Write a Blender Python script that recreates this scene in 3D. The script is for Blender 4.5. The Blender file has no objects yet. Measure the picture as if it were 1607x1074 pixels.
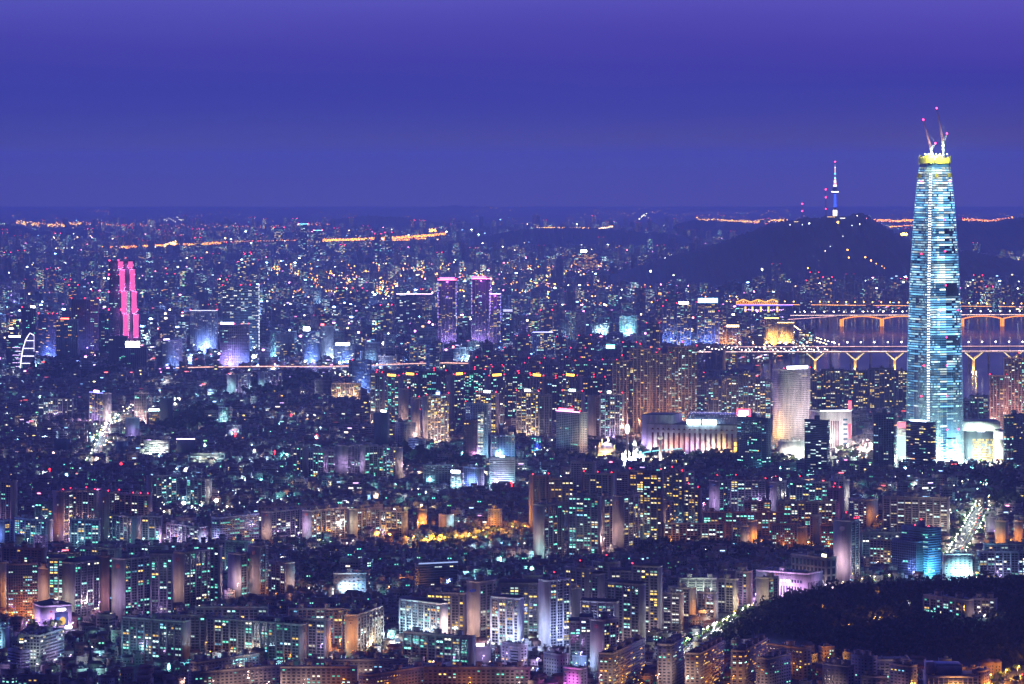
import bpy, math, random
import numpy as np
random.seed(11); rng = np.random.default_rng(11)
S = bpy.context.scene
COL = S.collection
# ---------------------------------------------------------------- camera
F, UC, VH, CH = 6170.0, 803.5, 250.0, 500.0      # focal length and principal column in photo pixels, eye-level row, eye height (m)
KC = 6.73e-8                                     # earth curvature with refraction, 1/(2R)
cam = bpy.data.cameras.new("camera"); cam_o = bpy.data.objects.new("camera", cam); COL.objects.link(cam_o)
cam.sensor_width = 36.0; cam.lens = 36.0 * F / 1607.0; cam.shift_y = -(537.0 - VH) / 1607.0
cam.clip_start = 5.0; cam.clip_end = 300000.0
cam_o.location = (0, 0, CH); cam_o.rotation_euler = (math.radians(90), 0, 0)
S.camera = cam_o
# ---------------------------------------------------------------- render and exposure
S.render.engine = 'CYCLES'
S.view_settings.view_transform = 'Standard'; S.view_settings.look = 'None'
S.view_settings.exposure = 1.1; S.view_settings.gamma = 1.0
S.cycles.max_bounces = 4; S.cycles.diffuse_bounces = 1; S.cycles.glossy_bounces = 2
S.cycles.transmission_bounces = 2; S.cycles.volume_bounces = 0; S.cycles.transparent_max_bounces = 4
S.cycles.sample_clamp_indirect = 0.6; S.cycles.caustics_reflective = False; S.cycles.caustics_refractive = False
S.cycles.use_denoising = True; S.cycles.denoiser = "OPENIMAGEDENOISE"; S.cycles.denoising_input_passes = "RGB_ALBEDO_NORMAL"
S.cycles.use_adaptive_sampling = False
S.cycles.use_light_tree = True
# ---------------------------------------------------------------- dusk sky
W = bpy.data.worlds.new("World"); S.world = W; W.use_nodes = True
nt = W.node_tree; N = nt.nodes; L = nt.links; N.clear()
out = N.new('ShaderNodeOutputWorld'); bg = N.new('ShaderNodeBackground'); L.new(bg.outputs[0], out.inputs[0])
tc = N.new('ShaderNodeTexCoord'); sep = N.new('ShaderNodeSeparateXYZ'); L.new(tc.outputs['Generated'], sep.inputs[0])
def math_node(op, a, b=None, nn=N, ll=L):
    m = nn.new('ShaderNodeMath'); m.operation = op
    for i, x in enumerate((a, b)):
        if x is None: continue
        if isinstance(x, (int, float)): m.inputs[i].default_value = x
        else: ll.new(x, m.inputs[i])
    return m.outputs[0]
mpn = N.new('ShaderNodeMapping'); mpn.inputs['Scale'].default_value = (5, 5, 46); L.new(tc.outputs['Generated'], mpn.inputs[0])
nz = N.new('ShaderNodeTexNoise'); nz.inputs['Scale'].default_value = 1.3; nz.inputs['Detail'].default_value = 3.0; L.new(mpn.outputs[0], nz.inputs['Vector'])
zz = math_node('ADD', sep.outputs[2], math_node('MULTIPLY', math_node('SUBTRACT', nz.outputs[0], 0.5), 0.012))
mr = N.new('ShaderNodeMapRange'); mr.inputs[1].default_value = -0.015; mr.inputs[2].default_value = 0.10; L.new(zz, mr.inputs[0])
ramp = N.new('ShaderNodeValToRGB'); L.new(mr.outputs[0], ramp.inputs[0])
SKY = [(0.0, (.20, .13, .08)), (0.09, (.16, .105, .12)), (0.14, (.095, .072, .20)), (0.19, (.060, .056, .30)), (0.24, (.046, .050, .37)), (0.30, (.044, .048, .385)),
       (0.356, (.060, .052, .41)), (0.42, (.080, .069, .46)), (0.483, (.100, .092, .535)), (1.0, (.12, .11, .55))]
cr = ramp.color_ramp; cr.interpolation = 'B_SPLINE'
while len(cr.elements) < len(SKY): cr.elements.new(0.5)
for e, (p, c) in zip(cr.elements, SKY): e.position = p; e.color = (*c, 1)
# slightly more violet towards the river side, bluer towards the other side
mr2 = N.new('ShaderNodeMapRange'); mr2.inputs[1].default_value = -0.13; mr2.inputs[2].default_value = 0.13; L.new(sep.outputs[0], mr2.inputs[0])
side = N.new('ShaderNodeValToRGB'); L.new(mr2.outputs[0], side.inputs[0])
side.color_ramp.elements[0].color = (1.0, 1.06, 1.0, 1); side.color_ramp.elements[1].color = (1.08, .95, .98, 1)
mx = N.new('ShaderNodeMix'); mx.data_type = 'RGBA'; mx.blend_type = 'MULTIPLY'; mx.inputs[0].default_value = 1.0
L.new(ramp.outputs[0], mx.inputs[6]); L.new(side.outputs[0], mx.inputs[7])
# higher up: the afterglow stands in the west (ahead), the eastern sky behind is already dark
def map_range(src, a, b, c=0.0, d=1.0, smooth=True):
    r_ = N.new('ShaderNodeMapRange'); r_.interpolation_type = 'SMOOTHSTEP' if smooth else 'LINEAR'
    for i_, x_ in zip((1, 2, 3, 4), (a, b, c, d)): r_.inputs[i_].default_value = x_
    L.new(src, r_.inputs[0]); return r_.outputs[0]
def mix_col(f, a, b):
    m_ = N.new('ShaderNodeMix'); m_.data_type = 'RGBA'
    for k_, s_ in ((0, f), (6, a), (7, b)):
        if isinstance(s_, tuple): m_.inputs[k_].default_value = (*s_, 1)
        else: L.new(s_, m_.inputs[k_])
    return m_.outputs[2]
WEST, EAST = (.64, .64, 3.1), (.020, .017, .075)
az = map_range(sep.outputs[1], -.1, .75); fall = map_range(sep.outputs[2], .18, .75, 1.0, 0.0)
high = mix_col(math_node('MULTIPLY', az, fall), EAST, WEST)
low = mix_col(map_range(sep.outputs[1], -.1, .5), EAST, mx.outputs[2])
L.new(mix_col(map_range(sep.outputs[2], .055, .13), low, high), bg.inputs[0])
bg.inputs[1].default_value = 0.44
HAZE_DENSITY = 3.4e-5
HAZE_COLOR = (.52, .65, 1.0)

# ---------------------------------------------------------------- projection helpers (ground point under a direction, point at a distance)
def depth(v):
    a = (v - VH) / F
    q = a * a - 4 * KC * CH
    return (a - math.sqrt(q)) / (2 * KC) if q > 0 else 86000.0
def gz(y): return -KC * y * y
def X(u, D): return (u - UC) / F * D
def Zp(v, D): return CH - (v - VH) / F * D
def ground(u, v):
    D = depth(v); return X(u, D), D, gz(D)
def px_of(x, y, z): return UC + x / y * F, VH + (CH - z) / y * F

# ---------------------------------------------------------------- materials
MAT = {}
def new_mat(name):
    m = bpy.data.materials.new(name); m.use_nodes = True
    n = m.node_tree.nodes; n.clear(); o = n.new('ShaderNodeOutputMaterial')
    m.cycles.emission_sampling = 'NONE'
    MAT[name] = m
    return m, n, m.node_tree.links, o
def tint_nodes(n, l):
    a = n.new('ShaderNodeAttribute'); a.attribute_name = 'tint'; a.attribute_type = 'GEOMETRY'
    oi = n.new('ShaderNodeObjectInfo')
    m = n.new('ShaderNodeMix'); m.data_type = 'RGBA'; m.blend_type = 'MULTIPLY'; m.inputs[0].default_value = 1
    l.new(a.outputs['Color'], m.inputs[6]); l.new(oi.outputs['Color'], m.inputs[7])
    return m.outputs[2], a, oi
def surf(name, rough, noise_scale, noise_amt, spec=.4, metal=0., bump=0., streak=False):
    m, n, l, o = new_mat(name)
    b = n.new('ShaderNodeBsdfPrincipled'); l.new(b.outputs[0], o.inputs[0])
    c, a, oi = tint_nodes(n, l)
    g = n.new('ShaderNodeNewGeometry'); mp = n.new('ShaderNodeMapping'); l.new(g.outputs['Position'], mp.inputs[0])
    mp.inputs['Scale'].default_value = (1, 1, .18 if streak else 1)
    t = n.new('ShaderNodeTexNoise'); t.inputs['Scale'].default_value = noise_scale; t.inputs['Detail'].default_value = 4; l.new(mp.outputs[0], t.inputs['Vector'])
    r = n.new('ShaderNodeMapRange'); l.new(t.outputs[0], r.inputs[0]); r.inputs[1].default_value = .25; r.inputs[2].default_value = .75
    r.inputs[3].default_value = 1 - noise_amt; r.inputs[4].default_value = 1 + noise_amt * .5
    mm = n.new('ShaderNodeVectorMath'); mm.operation = 'SCALE'; l.new(c, mm.inputs[0]); l.new(r.outputs[0], mm.inputs['Scale'])
    l.new(mm.outputs[0], b.inputs['Base Color'])
    b.inputs['Roughness'].default_value = rough; b.inputs['Specular IOR Level'].default_value = spec; b.inputs['Metallic'].default_value = metal
    if bump:
        bp = n.new('ShaderNodeBump'); bp.inputs['Strength'].default_value = bump; l.new(t.outputs[0], bp.inputs['Height']); l.new(bp.outputs[0], b.inputs['Normal'])
    return m
surf('painted_concrete', .85, .16, .48, streak=True)
surf('roofing', .9, .25, .45)
surf('dark_glass', .16, .05, .25, spec=.6)
surf('metal', .45, .4, .2, metal=.3)
surf('asphalt', .85, .03, .35)
surf('soil', .95, .012, .5)
surf('leaves', .8, .5, .55, spec=.2)
surf('bark', .9, .6, .3)
surf('forest_floor', .95, .02, .5)
m, n, l, o = new_mat('light')                 # emission: lit windows, lamps, signs, and glow put into floodlit panels and dim panes
e = n.new('ShaderNodeEmission'); l.new(e.outputs[0], o.inputs[0])
c, a, oi = tint_nodes(n, l); l.new(c, e.inputs[0])
mu = n.new('ShaderNodeMath'); mu.operation = 'MULTIPLY'; l.new(a.outputs['Alpha'], mu.inputs[0]); l.new(oi.outputs['Alpha'], mu.inputs[1]); l.new(mu.outputs[0], e.inputs[1])
m, n, l, o = new_mat('river_water')
d_ = n.new('ShaderNodeBsdfDiffuse'); d_.inputs[0].default_value = (.010, .012, .022, 1)
b = n.new('ShaderNodeBsdfGlossy'); b.inputs[0].default_value = (.62, .62, .62, 1); ms = n.new('ShaderNodeMixShader'); ms.inputs[0].default_value = .36
l.new(d_.outputs[0], ms.inputs[1]); l.new(b.outputs[0], ms.inputs[2]); l.new(ms.outputs[0], o.inputs[0])
g = n.new('ShaderNodeNewGeometry'); mp = n.new('ShaderNodeMapping'); mp.inputs['Scale'].default_value = (.012, .004, .02); l.new(g.outputs['Position'], mp.inputs[0])
t = n.new('ShaderNodeTexNoise'); t.inputs['Scale'].default_value = 1.0; t.inputs['Detail'].default_value = 7; l.new(mp.outputs[0], t.inputs['Vector'])
bp = n.new('ShaderNodeBump'); bp.inputs['Strength'].default_value = .06; bp.inputs['Distance'].default_value = 1.0; l.new(t.outputs[0], bp.inputs['Height']); l.new(bp.outputs[0], b.inputs['Normal'])
r = n.new('ShaderNodeMapRange'); r.inputs[3].default_value = .04; r.inputs[4].default_value = .17; l.new(t.outputs[0], r.inputs[0]); l.new(r.outputs[0], b.inputs['Roughness'])
MI = {k: i for i, k in enumerate(MAT)}; MK = list(MAT)
WALL, ROOF, GLASS, METAL, ASPH, SOIL, LEAF, BARK, FLOOR, LIT, WATER = range(11)

# ---------------------------------------------------------------- mesh collector
class G:
    def __init__(s): s.V = []; s.n = 0; s.Q = []; s.T = []; s.qm = []; s.tm = []; s.qc = []; s.tc = []
    def _c(s, c, k):
        c = np.asarray(c, float)
        if c.ndim == 1:
            if len(c) == 3: c = np.append(c, 1.0)
            c = np.repeat(c[None], k, 0)
        elif c.shape[1] == 3: c = np.hstack([c, np.ones((len(c), 1))])
        return c
    def quads(s, P, mat, col=(1, 1, 1)):                 # P (M,4,3)
        P = np.asarray(P, float).reshape(-1, 4, 3); k = len(P)
        if not k: return
        s.V.append(P.reshape(-1, 3)); s.Q.append(np.arange(s.n, s.n + 4 * k).reshape(-1, 4)); s.n += 4 * k
        s.qm.append(np.full(k, mat) if np.isscalar(mat) else np.asarray(mat)); s.qc.append(s._c(col, k))
    def mesh(s, V, Q, mat, col=(1, 1, 1), T=None):
        V = np.asarray(V, float); s.V.append(V); n0 = s.n; s.n += len(V)
        if Q is not None and len(Q): Q = np.asarray(Q); s.Q.append(Q + n0); s.qm.append(np.full(len(Q), mat)); s.qc.append(s._c(col, len(Q)))
        if T is not None and len(T): T = np.asarray(T); s.T.append(T + n0); s.tm.append(np.full(len(T), mat)); s.tc.append(s._c(col, len(T)))
    def box(s, x0, x1, y0, y1, z0, z1, mat, col=(1, 1, 1), topmat=None, topcol=None, rot=0, at=(0, 0)):
        V = np.array([(x0, y0, z0), (x1, y0, z0), (x1, y1, z0), (x0, y1, z0), (x0, y0, z1), (x1, y0, z1), (x1, y1, z1), (x0, y1, z1)], float)
        if rot:
            c_, s_ = math.cos(rot), math.sin(rot); V[:, :2] = V[:, :2] @ np.array([[c_, s_], [-s_, c_]])
        V[:, 0] += at[0]; V[:, 1] += at[1]
        s.mesh(V, [(0, 1, 5, 4), (1, 2, 6, 5), (2, 3, 7, 6), (3, 0, 4, 7), (3, 2, 1, 0)], mat, col)
        n0 = s.n - 8
        s.Q.append(np.array([(4, 5, 6, 7)]) + n0); s.qm.append(np.array([mat if topmat is None else topmat])); s.qc.append(s._c(col if topcol is None else topcol, 1))
    def tube(s, p0, p1, r0, r1, seg, mat, col=(1, 1, 1), caps=True):
        p0 = np.array(p0, float); p1 = np.array(p1, float); d = p1 - p0; d /= np.linalg.norm(d) + 1e-9
        a = np.array((0, 0, 1.)) if abs(d[2]) < .9 else np.array((1., 0, 0)); e1 = np.cross(d, a); e1 /= np.linalg.norm(e1); e2 = np.cross(d, e1)
        t = np.linspace(0, 2 * math.pi, seg, endpoint=False); ring = np.outer(np.cos(t), e1) + np.outer(np.sin(t), e2)
        V = np.vstack([p0 + ring * r0, p1 + ring * r1, [p0, p1]]); i = np.arange(seg); j = (i + 1) % seg
        T = None
        if caps: T = np.vstack([np.stack([i, j, np.full(seg, 2 * seg)], 1), np.stack([j + seg, i + seg, np.full(seg, 2 * seg + 1)], 1)])
        s.mesh(V, np.stack([j, i, i + seg, j + seg], 1), mat, col, T)
    def lathe(s, prof, seg, mat, col=(1, 1, 1), at=(0, 0, 0)):      # prof [(r,z)]
        t = np.linspace(0, 2 * math.pi, seg, endpoint=False); V = []
        for r_, z_ in prof: V.append(np.stack([r_ * np.cos(t), r_ * np.sin(t), np.full(seg, z_)], 1))
        V = np.vstack(V) + np.array(at); i = np.arange(seg); j = (i + 1) % seg
        Q = np.vstack([np.stack([i + k * seg, j + k * seg, j + (k + 1) * seg, i + (k + 1) * seg], 1) for k in range(len(prof) - 1)])
        s.mesh(V, Q, mat, col)
    def ball(s, c, r, mat, col=(1, 1, 1), seg=8, ring=5, sz=1.0):
        a = np.linspace(-math.pi / 2, math.pi / 2, ring + 1)
        s.lathe([(max(1e-3, r * math.cos(x)), r * sz * math.sin(x)) for x in a], seg, mat, col, c)
    def gable(s, x0, x1, y0, y1, z0, z1, mat, col, axis='x'):      # pitched prism, ridge along axis
        if axis == 'x':
            ym = (y0 + y1) / 2; V = [(x0, y0, z0), (x1, y0, z0), (x1, y1, z0), (x0, y1, z0), (x0, ym, z1), (x1, ym, z1)]
            s.mesh(V, [(0, 1, 5, 4), (2, 3, 4, 5)], mat, col, [(1, 2, 5), (3, 0, 4)])
        else:
            xm = (x0 + x1) / 2; V = [(x0, y0, z0), (x1, y0, z0), (x1, y1, z0), (x0, y1, z0), (xm, y0, z1), (xm, y1, z1)]
            s.mesh(V, [(1, 2, 5, 4), (3, 0, 4, 5)], mat, col, [(0, 1, 4), (2, 3, 5)])
    def pyramid(s, x0, x1, y0, y1, z0, z1, mat, col, at=(0, 0)):
        V = np.array([(x0, y0, z0), (x1, y0, z0), (x1, y1, z0), (x0, y1, z0), ((x0 + x1) / 2, (y0 + y1) / 2, z1)]); V[:, 0] += at[0]; V[:, 1] += at[1]
        s.mesh(V, None, mat, col, [(0, 1, 4), (1, 2, 4), (2, 3, 4), (3, 0, 4)])
    def arrays(s):
        V = np.vstack(s.V); Q = np.vstack(s.Q) if s.Q else np.zeros((0, 4), int); T = np.vstack(s.T) if s.T else np.zeros((0, 3), int)
        cat = lambda a, z: np.concatenate(a) if a else z
        return V, Q, T, cat(s.qm, np.zeros(0, int)), cat(s.tm, np.zeros(0, int)), cat(s.qc, np.zeros((0, 4))), cat(s.tc, np.zeros((0, 4)))
    def me(s, name):
        V, Q, T, qm, tm, qc, tc_ = s.arrays()
        me = bpy.data.meshes.new(name); me.vertices.add(len(V)); me.vertices.foreach_set('co', V.astype(np.float32).ravel())
        nq, ntr = len(Q), len(T); me.loops.add(4 * nq + 3 * ntr)
        me.loops.foreach_set('vertex_index', np.concatenate([Q.ravel(), T.ravel()]).astype(np.int32))
        me.polygons.add(nq + ntr); me.polygons.foreach_set('loop_start', np.concatenate([np.arange(nq) * 4, 4 * nq + np.arange(ntr) * 3]).astype(np.int32))
        mats = np.concatenate([qm, tm]).astype(int); used = sorted(set(mats.tolist())); rm = {k: i for i, k in enumerate(used)}
        for k in used: me.materials.append(MAT[MK[MID[k]]])
        me.polygons.foreach_set('material_index', np.array([rm[k] for k in mats], np.int32))
        at = me.attributes.new('tint', 'FLOAT_COLOR', 'FACE'); at.data.foreach_set('color', np.vstack([qc, tc_]).astype(np.float32).ravel())
        me.update(calc_edges=True)
        return me
MID = [MI['painted_concrete'], MI['roofing'], MI['dark_glass'], MI['metal'], MI['asphalt'], MI['soil'], MI['leaves'], MI['bark'], MI['forest_floor'], MI['light'], MI['river_water']]

def obj(name, me, parent=None, loc=(0, 0, 0), rz=0.0, color=None):
    if isinstance(me, G): me = me.me(name)
    o = bpy.data.objects.new(name, me); COL.objects.link(o); o.location = loc; o.rotation_euler = (0, 0, rz)
    if parent is not None: o.parent = parent
    if color is not None: o.color = color
    return o
def tag(o, label=None, cat=None, group=None, kind=None):
    if label: o['label'] = label
    if cat: o['category'] = cat
    if group: o['group'] = group
    if kind: o['kind'] = kind
    return o
def empty(name, loc, rz=0.0):
    o = bpy.data.objects.new(name, None); COL.objects.link(o); o.location = loc; o.rotation_euler = (0, 0, rz); return o
def copy_tree(o, loc, rz, color=None):
    r_ = o.copy(); COL.objects.link(r_); r_.location = loc; r_.rotation_euler = (0, 0, rz)
    if color: r_.color = color
    for ch in o.children:
        c_ = ch.copy(); COL.objects.link(c_); c_.parent = r_
    return r_
def point(parent, loc, col, power, radius=.5):
    ld = bpy.data.lights.new('lamp_or_fill_light', 'POINT'); ld.color = col; ld.energy = power; ld.shadow_soft_size = radius
    o = bpy.data.objects.new('lamp_or_fill_light', ld); COL.objects.link(o); o.location = loc
    if parent is not None: o.parent = parent
    return o
# ---------------------------------------------------------------- occupied ground cells (8 m)
OCC = set(); CELL = 8.0
def occ_rect(cx, cy, w, d, a, pad=2.0):
    c_, s_ = math.cos(a), math.sin(a); hx, hy = w / 2 + pad, d / 2 + pad
    for i in np.arange(-hx, hx + .1, CELL * .7):
        for j in np.arange(-hy, hy + .1, CELL * .7):
            OCC.add((int((cx + i * c_ - j * s_) // CELL), int((cy + i * s_ + j * c_) // CELL)))
def is_free(cx, cy, r_):
    k = int(max(1, r_ // CELL + 1)) if r_ > 6 else 0
    i0, j0 = int(cx // CELL), int(cy // CELL)
    for i in range(i0 - k, i0 + k + 1):
        for j in range(j0 - k, j0 + k + 1):
            if (i, j) in OCC: return False
    return True
PROT = []                                                  # (u0,u1,v_top,v_base,distance) of the named buildings
# ---------------------------------------------------------------- setting: ground, river, hills
def ridge_interp(pts, u):
    us = [p[0] for p in pts]; vs = [p[1] for p in pts]; return np.interp(u, us, vs)
def noise1(x, seed): r_ = np.random.default_rng(seed); ph = r_.uniform(0, 6.28, 7); return sum(math.sin(x * (1.7 ** i) + ph[i]) / (1.5 ** i) for i in range(7)) / 2.4
FOREST_HILL = [(1090, 1010, 0), (1130, 1006, .4), (1200, 975, 1), (1300, 985, 1), (1450, 1010, .8), (1607, 1010, .9), (1660, 1000, .9)]
def near_hill(x, y):                                        # the low wooded hill by the camera
    u, v = px_of(x, y, gz(y))
    if u < 1080 or v < 895 or v > 1075: return 0.0
    a = min(1, max(0, (u - 1090) / 150.0)); top = np.interp(u, [1090, 1200, 1300, 1400, 1607, 1700], [1000, 952, 932, 922, 912, 905])
    b = min(1, max(0, (v - top) / 22.0)); c_ = min(1, max(0, (1068 - v) / 40.0))
    s_ = lambda t: t * t * (3 - 2 * t)
    return 12.0 * s_(a) * s_(b) * s_(c_) * (1 + .25 * math.sin(x * .02) * math.cos(y * .013))
g = G()
ys = np.concatenate([np.linspace(1500, 3500, 6), np.linspace(3600, 5200, 70), np.linspace(5300, 9000, 30), np.geomspace(9300, 65500, 60)])
xs = np.linspace(-1, 1, 90)
V = []
for y in ys:
    for t in xs:
        x = t * (500 + .17 * y); V.append((x, y, gz(y) + (near_hill(x, y) if 3500 < y < 5300 else 0)))
nx = len(xs); i, j = np.meshgrid(np.arange(len(ys) - 1), np.arange(nx - 1), indexing='ij'); k = (i * nx + j).ravel()
g.mesh(V, np.stack([k, k + 1, k + nx + 1, k + nx], 1), SOIL, (.045, .042, .045))
tag(obj('ground', g), kind='structure')
def ground_h(x, y): return gz(y) + near_hill(x, y)
RIVER = [(1182, 640), (1186, 600), (1200, 566), (1262, 556), (1302, 545), (1268, 530), (1238, 512), (1228, 499), (1300, 495), (1700, 497), (1760, 520), (1700, 640)]
def in_poly(u, v, P):
    c_ = False; n_ = len(P)
    for a in range(n_):
        (x1, y1), (x2, y2) = P[a], P[(a + 1) % n_]
        if (y1 > v) != (y2 > v) and u < (x2 - x1) * (v - y1) / (y2 - y1) + x1: c_ = not c_
    return c_
def sheet(name, poly_uv, dz, mat, col, sub=6):
    # flat sheet laid on the ground, rows follow the earth's curve
    vs = np.linspace(min(p[1] for p in poly_uv), max(p[1] for p in poly_uv), sub + 1); gq = G()
    rows = []
    for v in vs:
        vv = min(max(v, vs[0] + 1e-3), vs[-1] - 1e-3); xs_ = []
        for a in range(len(poly_uv)):
            (x1, y1), (x2, y2) = poly_uv[a], poly_uv[(a + 1) % len(poly_uv)]
            if (y1 > vv) != (y2 > vv): xs_.append((x2 - x1) * (vv - y1) / (y2 - y1) + x1)
        rows.append((min(xs_), max(xs_), v))
    Q = []
    for (a0, a1, v0), (b0, b1, v1) in zip(rows[:-1], rows[1:]):
        P = []
        for u, v in ((b0, v1), (b1, v1), (a1, v0), (a0, v0)):
            x, y, z = ground(u, v); P.append((x, y, z + dz))
        Q.append(P)
    gq.quads(Q, mat, col); return tag(obj(name, gq), kind='structure')
sheet('river', RIVER, .25, WATER, (1, 1, 1), 44)
HILLS = []
def hill(name, pts, D, half, col, seed, peaks=.06, label=None):
    # ridge profile as seen from the viewpoint, at distance D, sloping to the ground in front and behind
    us = np.linspace(pts[0][0], pts[-1][0], 320); rows = 27; rh = np.random.default_rng(seed + 40); g = G(); V = []
    for u in us:
        vr = ridge_interp(pts, u); z = Zp(vr, D) - gz(D)
        z *= 1 + peaks * noise1(u * .05, seed) * .35
        for k in range(rows):
            t = k / (rows - 1) * 2 - 1; y = D + t * half; x = X(u, D) * (1 + .0 * t)
            sh = (1 - abs(t)) ** 1.15; sh = sh * (1 + .10 * noise1(u * .09 + k * 1.3, seed + 1) * (1 - sh))
            V.append((x, y, gz(y) - 2 + max(0, z) * sh + (rh.normal(0, 3.2 * D / 16500) if sh > .03 else 0)))
    i, j = np.meshgrid(np.arange(len(us) - 1), np.arange(rows - 1), indexing='ij'); k = (i * rows + j).ravel()
    g.mesh(V, np.stack([k, k + rows, k + rows + 1, k + 1], 1), FLOOR, col)
    o = tag(obj(name, g), kind='structure'); HILLS.append((pts, D, half)); return o
NAMSAN = [(940, 438), (985, 424), (1025, 408), (1080, 394), (1130, 380), (1165, 366), (1200, 354), (1232, 346), (1262, 342), (1290, 340), (1318, 339), (1342, 336), (1356, 337), (1376, 347), (1400, 360), (1425, 375), (1450, 386), (1480, 392), (1520, 392), (1560, 402), (1640, 414)]
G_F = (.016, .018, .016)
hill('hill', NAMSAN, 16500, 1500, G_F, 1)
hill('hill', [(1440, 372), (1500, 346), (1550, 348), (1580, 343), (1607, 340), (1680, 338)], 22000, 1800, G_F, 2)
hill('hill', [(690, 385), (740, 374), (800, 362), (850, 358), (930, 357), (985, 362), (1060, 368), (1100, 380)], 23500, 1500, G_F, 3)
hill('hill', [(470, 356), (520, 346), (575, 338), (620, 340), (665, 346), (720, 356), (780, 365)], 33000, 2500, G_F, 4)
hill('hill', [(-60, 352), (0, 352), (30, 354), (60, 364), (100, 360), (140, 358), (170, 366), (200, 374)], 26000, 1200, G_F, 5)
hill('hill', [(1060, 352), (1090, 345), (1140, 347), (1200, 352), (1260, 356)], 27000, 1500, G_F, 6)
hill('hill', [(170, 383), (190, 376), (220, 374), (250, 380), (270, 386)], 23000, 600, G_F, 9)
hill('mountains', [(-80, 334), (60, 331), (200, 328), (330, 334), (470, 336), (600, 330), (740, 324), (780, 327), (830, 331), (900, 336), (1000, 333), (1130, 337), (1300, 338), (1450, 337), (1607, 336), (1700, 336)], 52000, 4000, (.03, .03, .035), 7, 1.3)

# ---------------------------------------------------------------- lamps and light palettes
PAL = {'cool': ([(.20, 1, .72), (.34, 1, .84), (.66, 1, .95), (1, .98, .75), (1, .62, .16), (.25, .68, 1)], [.34, .2, .16, .12, .12, .06]),
       'warm': ([(1, .66, .14), (1, .82, .38), (1, .98, .78), (.5, 1, .82), (1, .5, .12)], [.42, .2, .16, .15, .07]),
       'mix': ([(.35, 1, .82), (.7, 1, .95), (1, .98, .8), (1, .72, .2), (.4, .7, 1), (1, .5, .2)], [.25, .18, .2, .25, .07, .05]),
       'white': ([(1, 1, .92), (.75, .95, 1), (.6, 1, .95), (1, .85, .5)], [.35, .3, .2, .15]),
       'orange': ([(1, .42, .06), (1, .55, .12), (1, .7, .25), (.5, 1, .85)], [.45, .3, .15, .1])}
def pick(pal, n):
    c, w = PAL[pal]; c = np.array(c); k = rng.choice(len(c), n, p=np.array(w) / sum(w)); return c[k]
def strength(n): return np.clip(rng.lognormal(-.38, .6, n), .12, 1.7)
def lamp_post(u, v, col, power, label, group, size=.9, height=9.0, em=14.0, name='street_lamp', at=None, pole=True, cat='street lamp'):
    x, y, z = ground(u, v) if at is None else at
    if at is None: z = ground_h(x, y)
    g = G()
    g.tube((0, 0, 0), (0, 0, height), .16, .1, 6, METAL, (.2, .2, .22)); g.tube((0, 0, height - .1), (1.3, -.6, height + .3), .08, .07, 5, METAL, (.2, .2, .22))
    o = obj(name, g, None, (x, y, z)); tag(o, label, cat, group)
    h = G(); h.ball((1.3, -.6, height + .1), size * .55, LIT, (*col, em), 8, 5, .7); obj('lamp_head', h, o)
    if power: point(o, (1.3, -.6, height - .8), col, power, .6)
    return o
CUBEWIN = None
def window_mesh():
    global CUBEWIN
    if CUBEWIN is None:
        g = G()
        g.quads([[(-.5, 0, -.5), (-.03, 0, -.5), (-.03, 0, .5), (-.5, 0, .5)], [(.03, 0, -.5), (.5, 0, -.5), (.5, 0, .42), (.03, 0, .42)]], LIT, (1, 1, 1, 1))
        CUBEWIN = g.me('window')
    return CUBEWIN
def face_defs(Wd, d):
    return {'front': (np.array((-Wd / 2, -d / 2)), np.array((1., 0)), np.array((0, -1.)), Wd, 0.0),
            'right': (np.array((Wd / 2, -d / 2)), np.array((0, 1.)), np.array((1., 0)), d, math.pi / 2),
            'left': (np.array((-Wd / 2, d / 2)), np.array((0, -1.)), np.array((-1., 0)), d, -math.pi / 2),
            'back': (np.array((Wd / 2, d / 2)), np.array((-1., 0)), np.array((0, 1.)), Wd, math.pi)}
def win_quads(fd, cx, cz, ww, wh, off=.06):
    o_, e_, n_, L_, rz = fd; cx = np.asarray(cx)[:, None]; cz = np.asarray(cz); ww = np.broadcast_to(ww, cz.shape)[:, None]; wh = np.broadcast_to(wh, cz.shape)
    a = o_ + n_ * off + e_ * (cx - ww / 2); b = o_ + n_ * off + e_ * (cx + ww / 2); z0 = (cz - wh / 2)[:, None]; z1 = (cz + wh / 2)[:, None]
    return np.stack([np.hstack([a, z0]), np.hstack([b, z0]), np.hstack([b, z1]), np.hstack([a, z1])], 1)
def facade_grid(L_, h, fh, bay, wfrac, hfrac, margin=.8, z0=1.2, core=0):
    nb = max(1, int(round((L_ - 2 * margin) / bay))); bw = (L_ - 2 * margin) / nb; nf = max(1, int((h - z0) / fh))
    b, f = np.meshgrid(np.arange(nb), np.arange(nf)); b = b.ravel(); f = f.ravel()
    cx = margin + (b + .5) * bw; cz = z0 + f * fh + fh * .52
    return nb, nf, b, f, cx, cz, bw * wfrac, fh * hfrac
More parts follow.
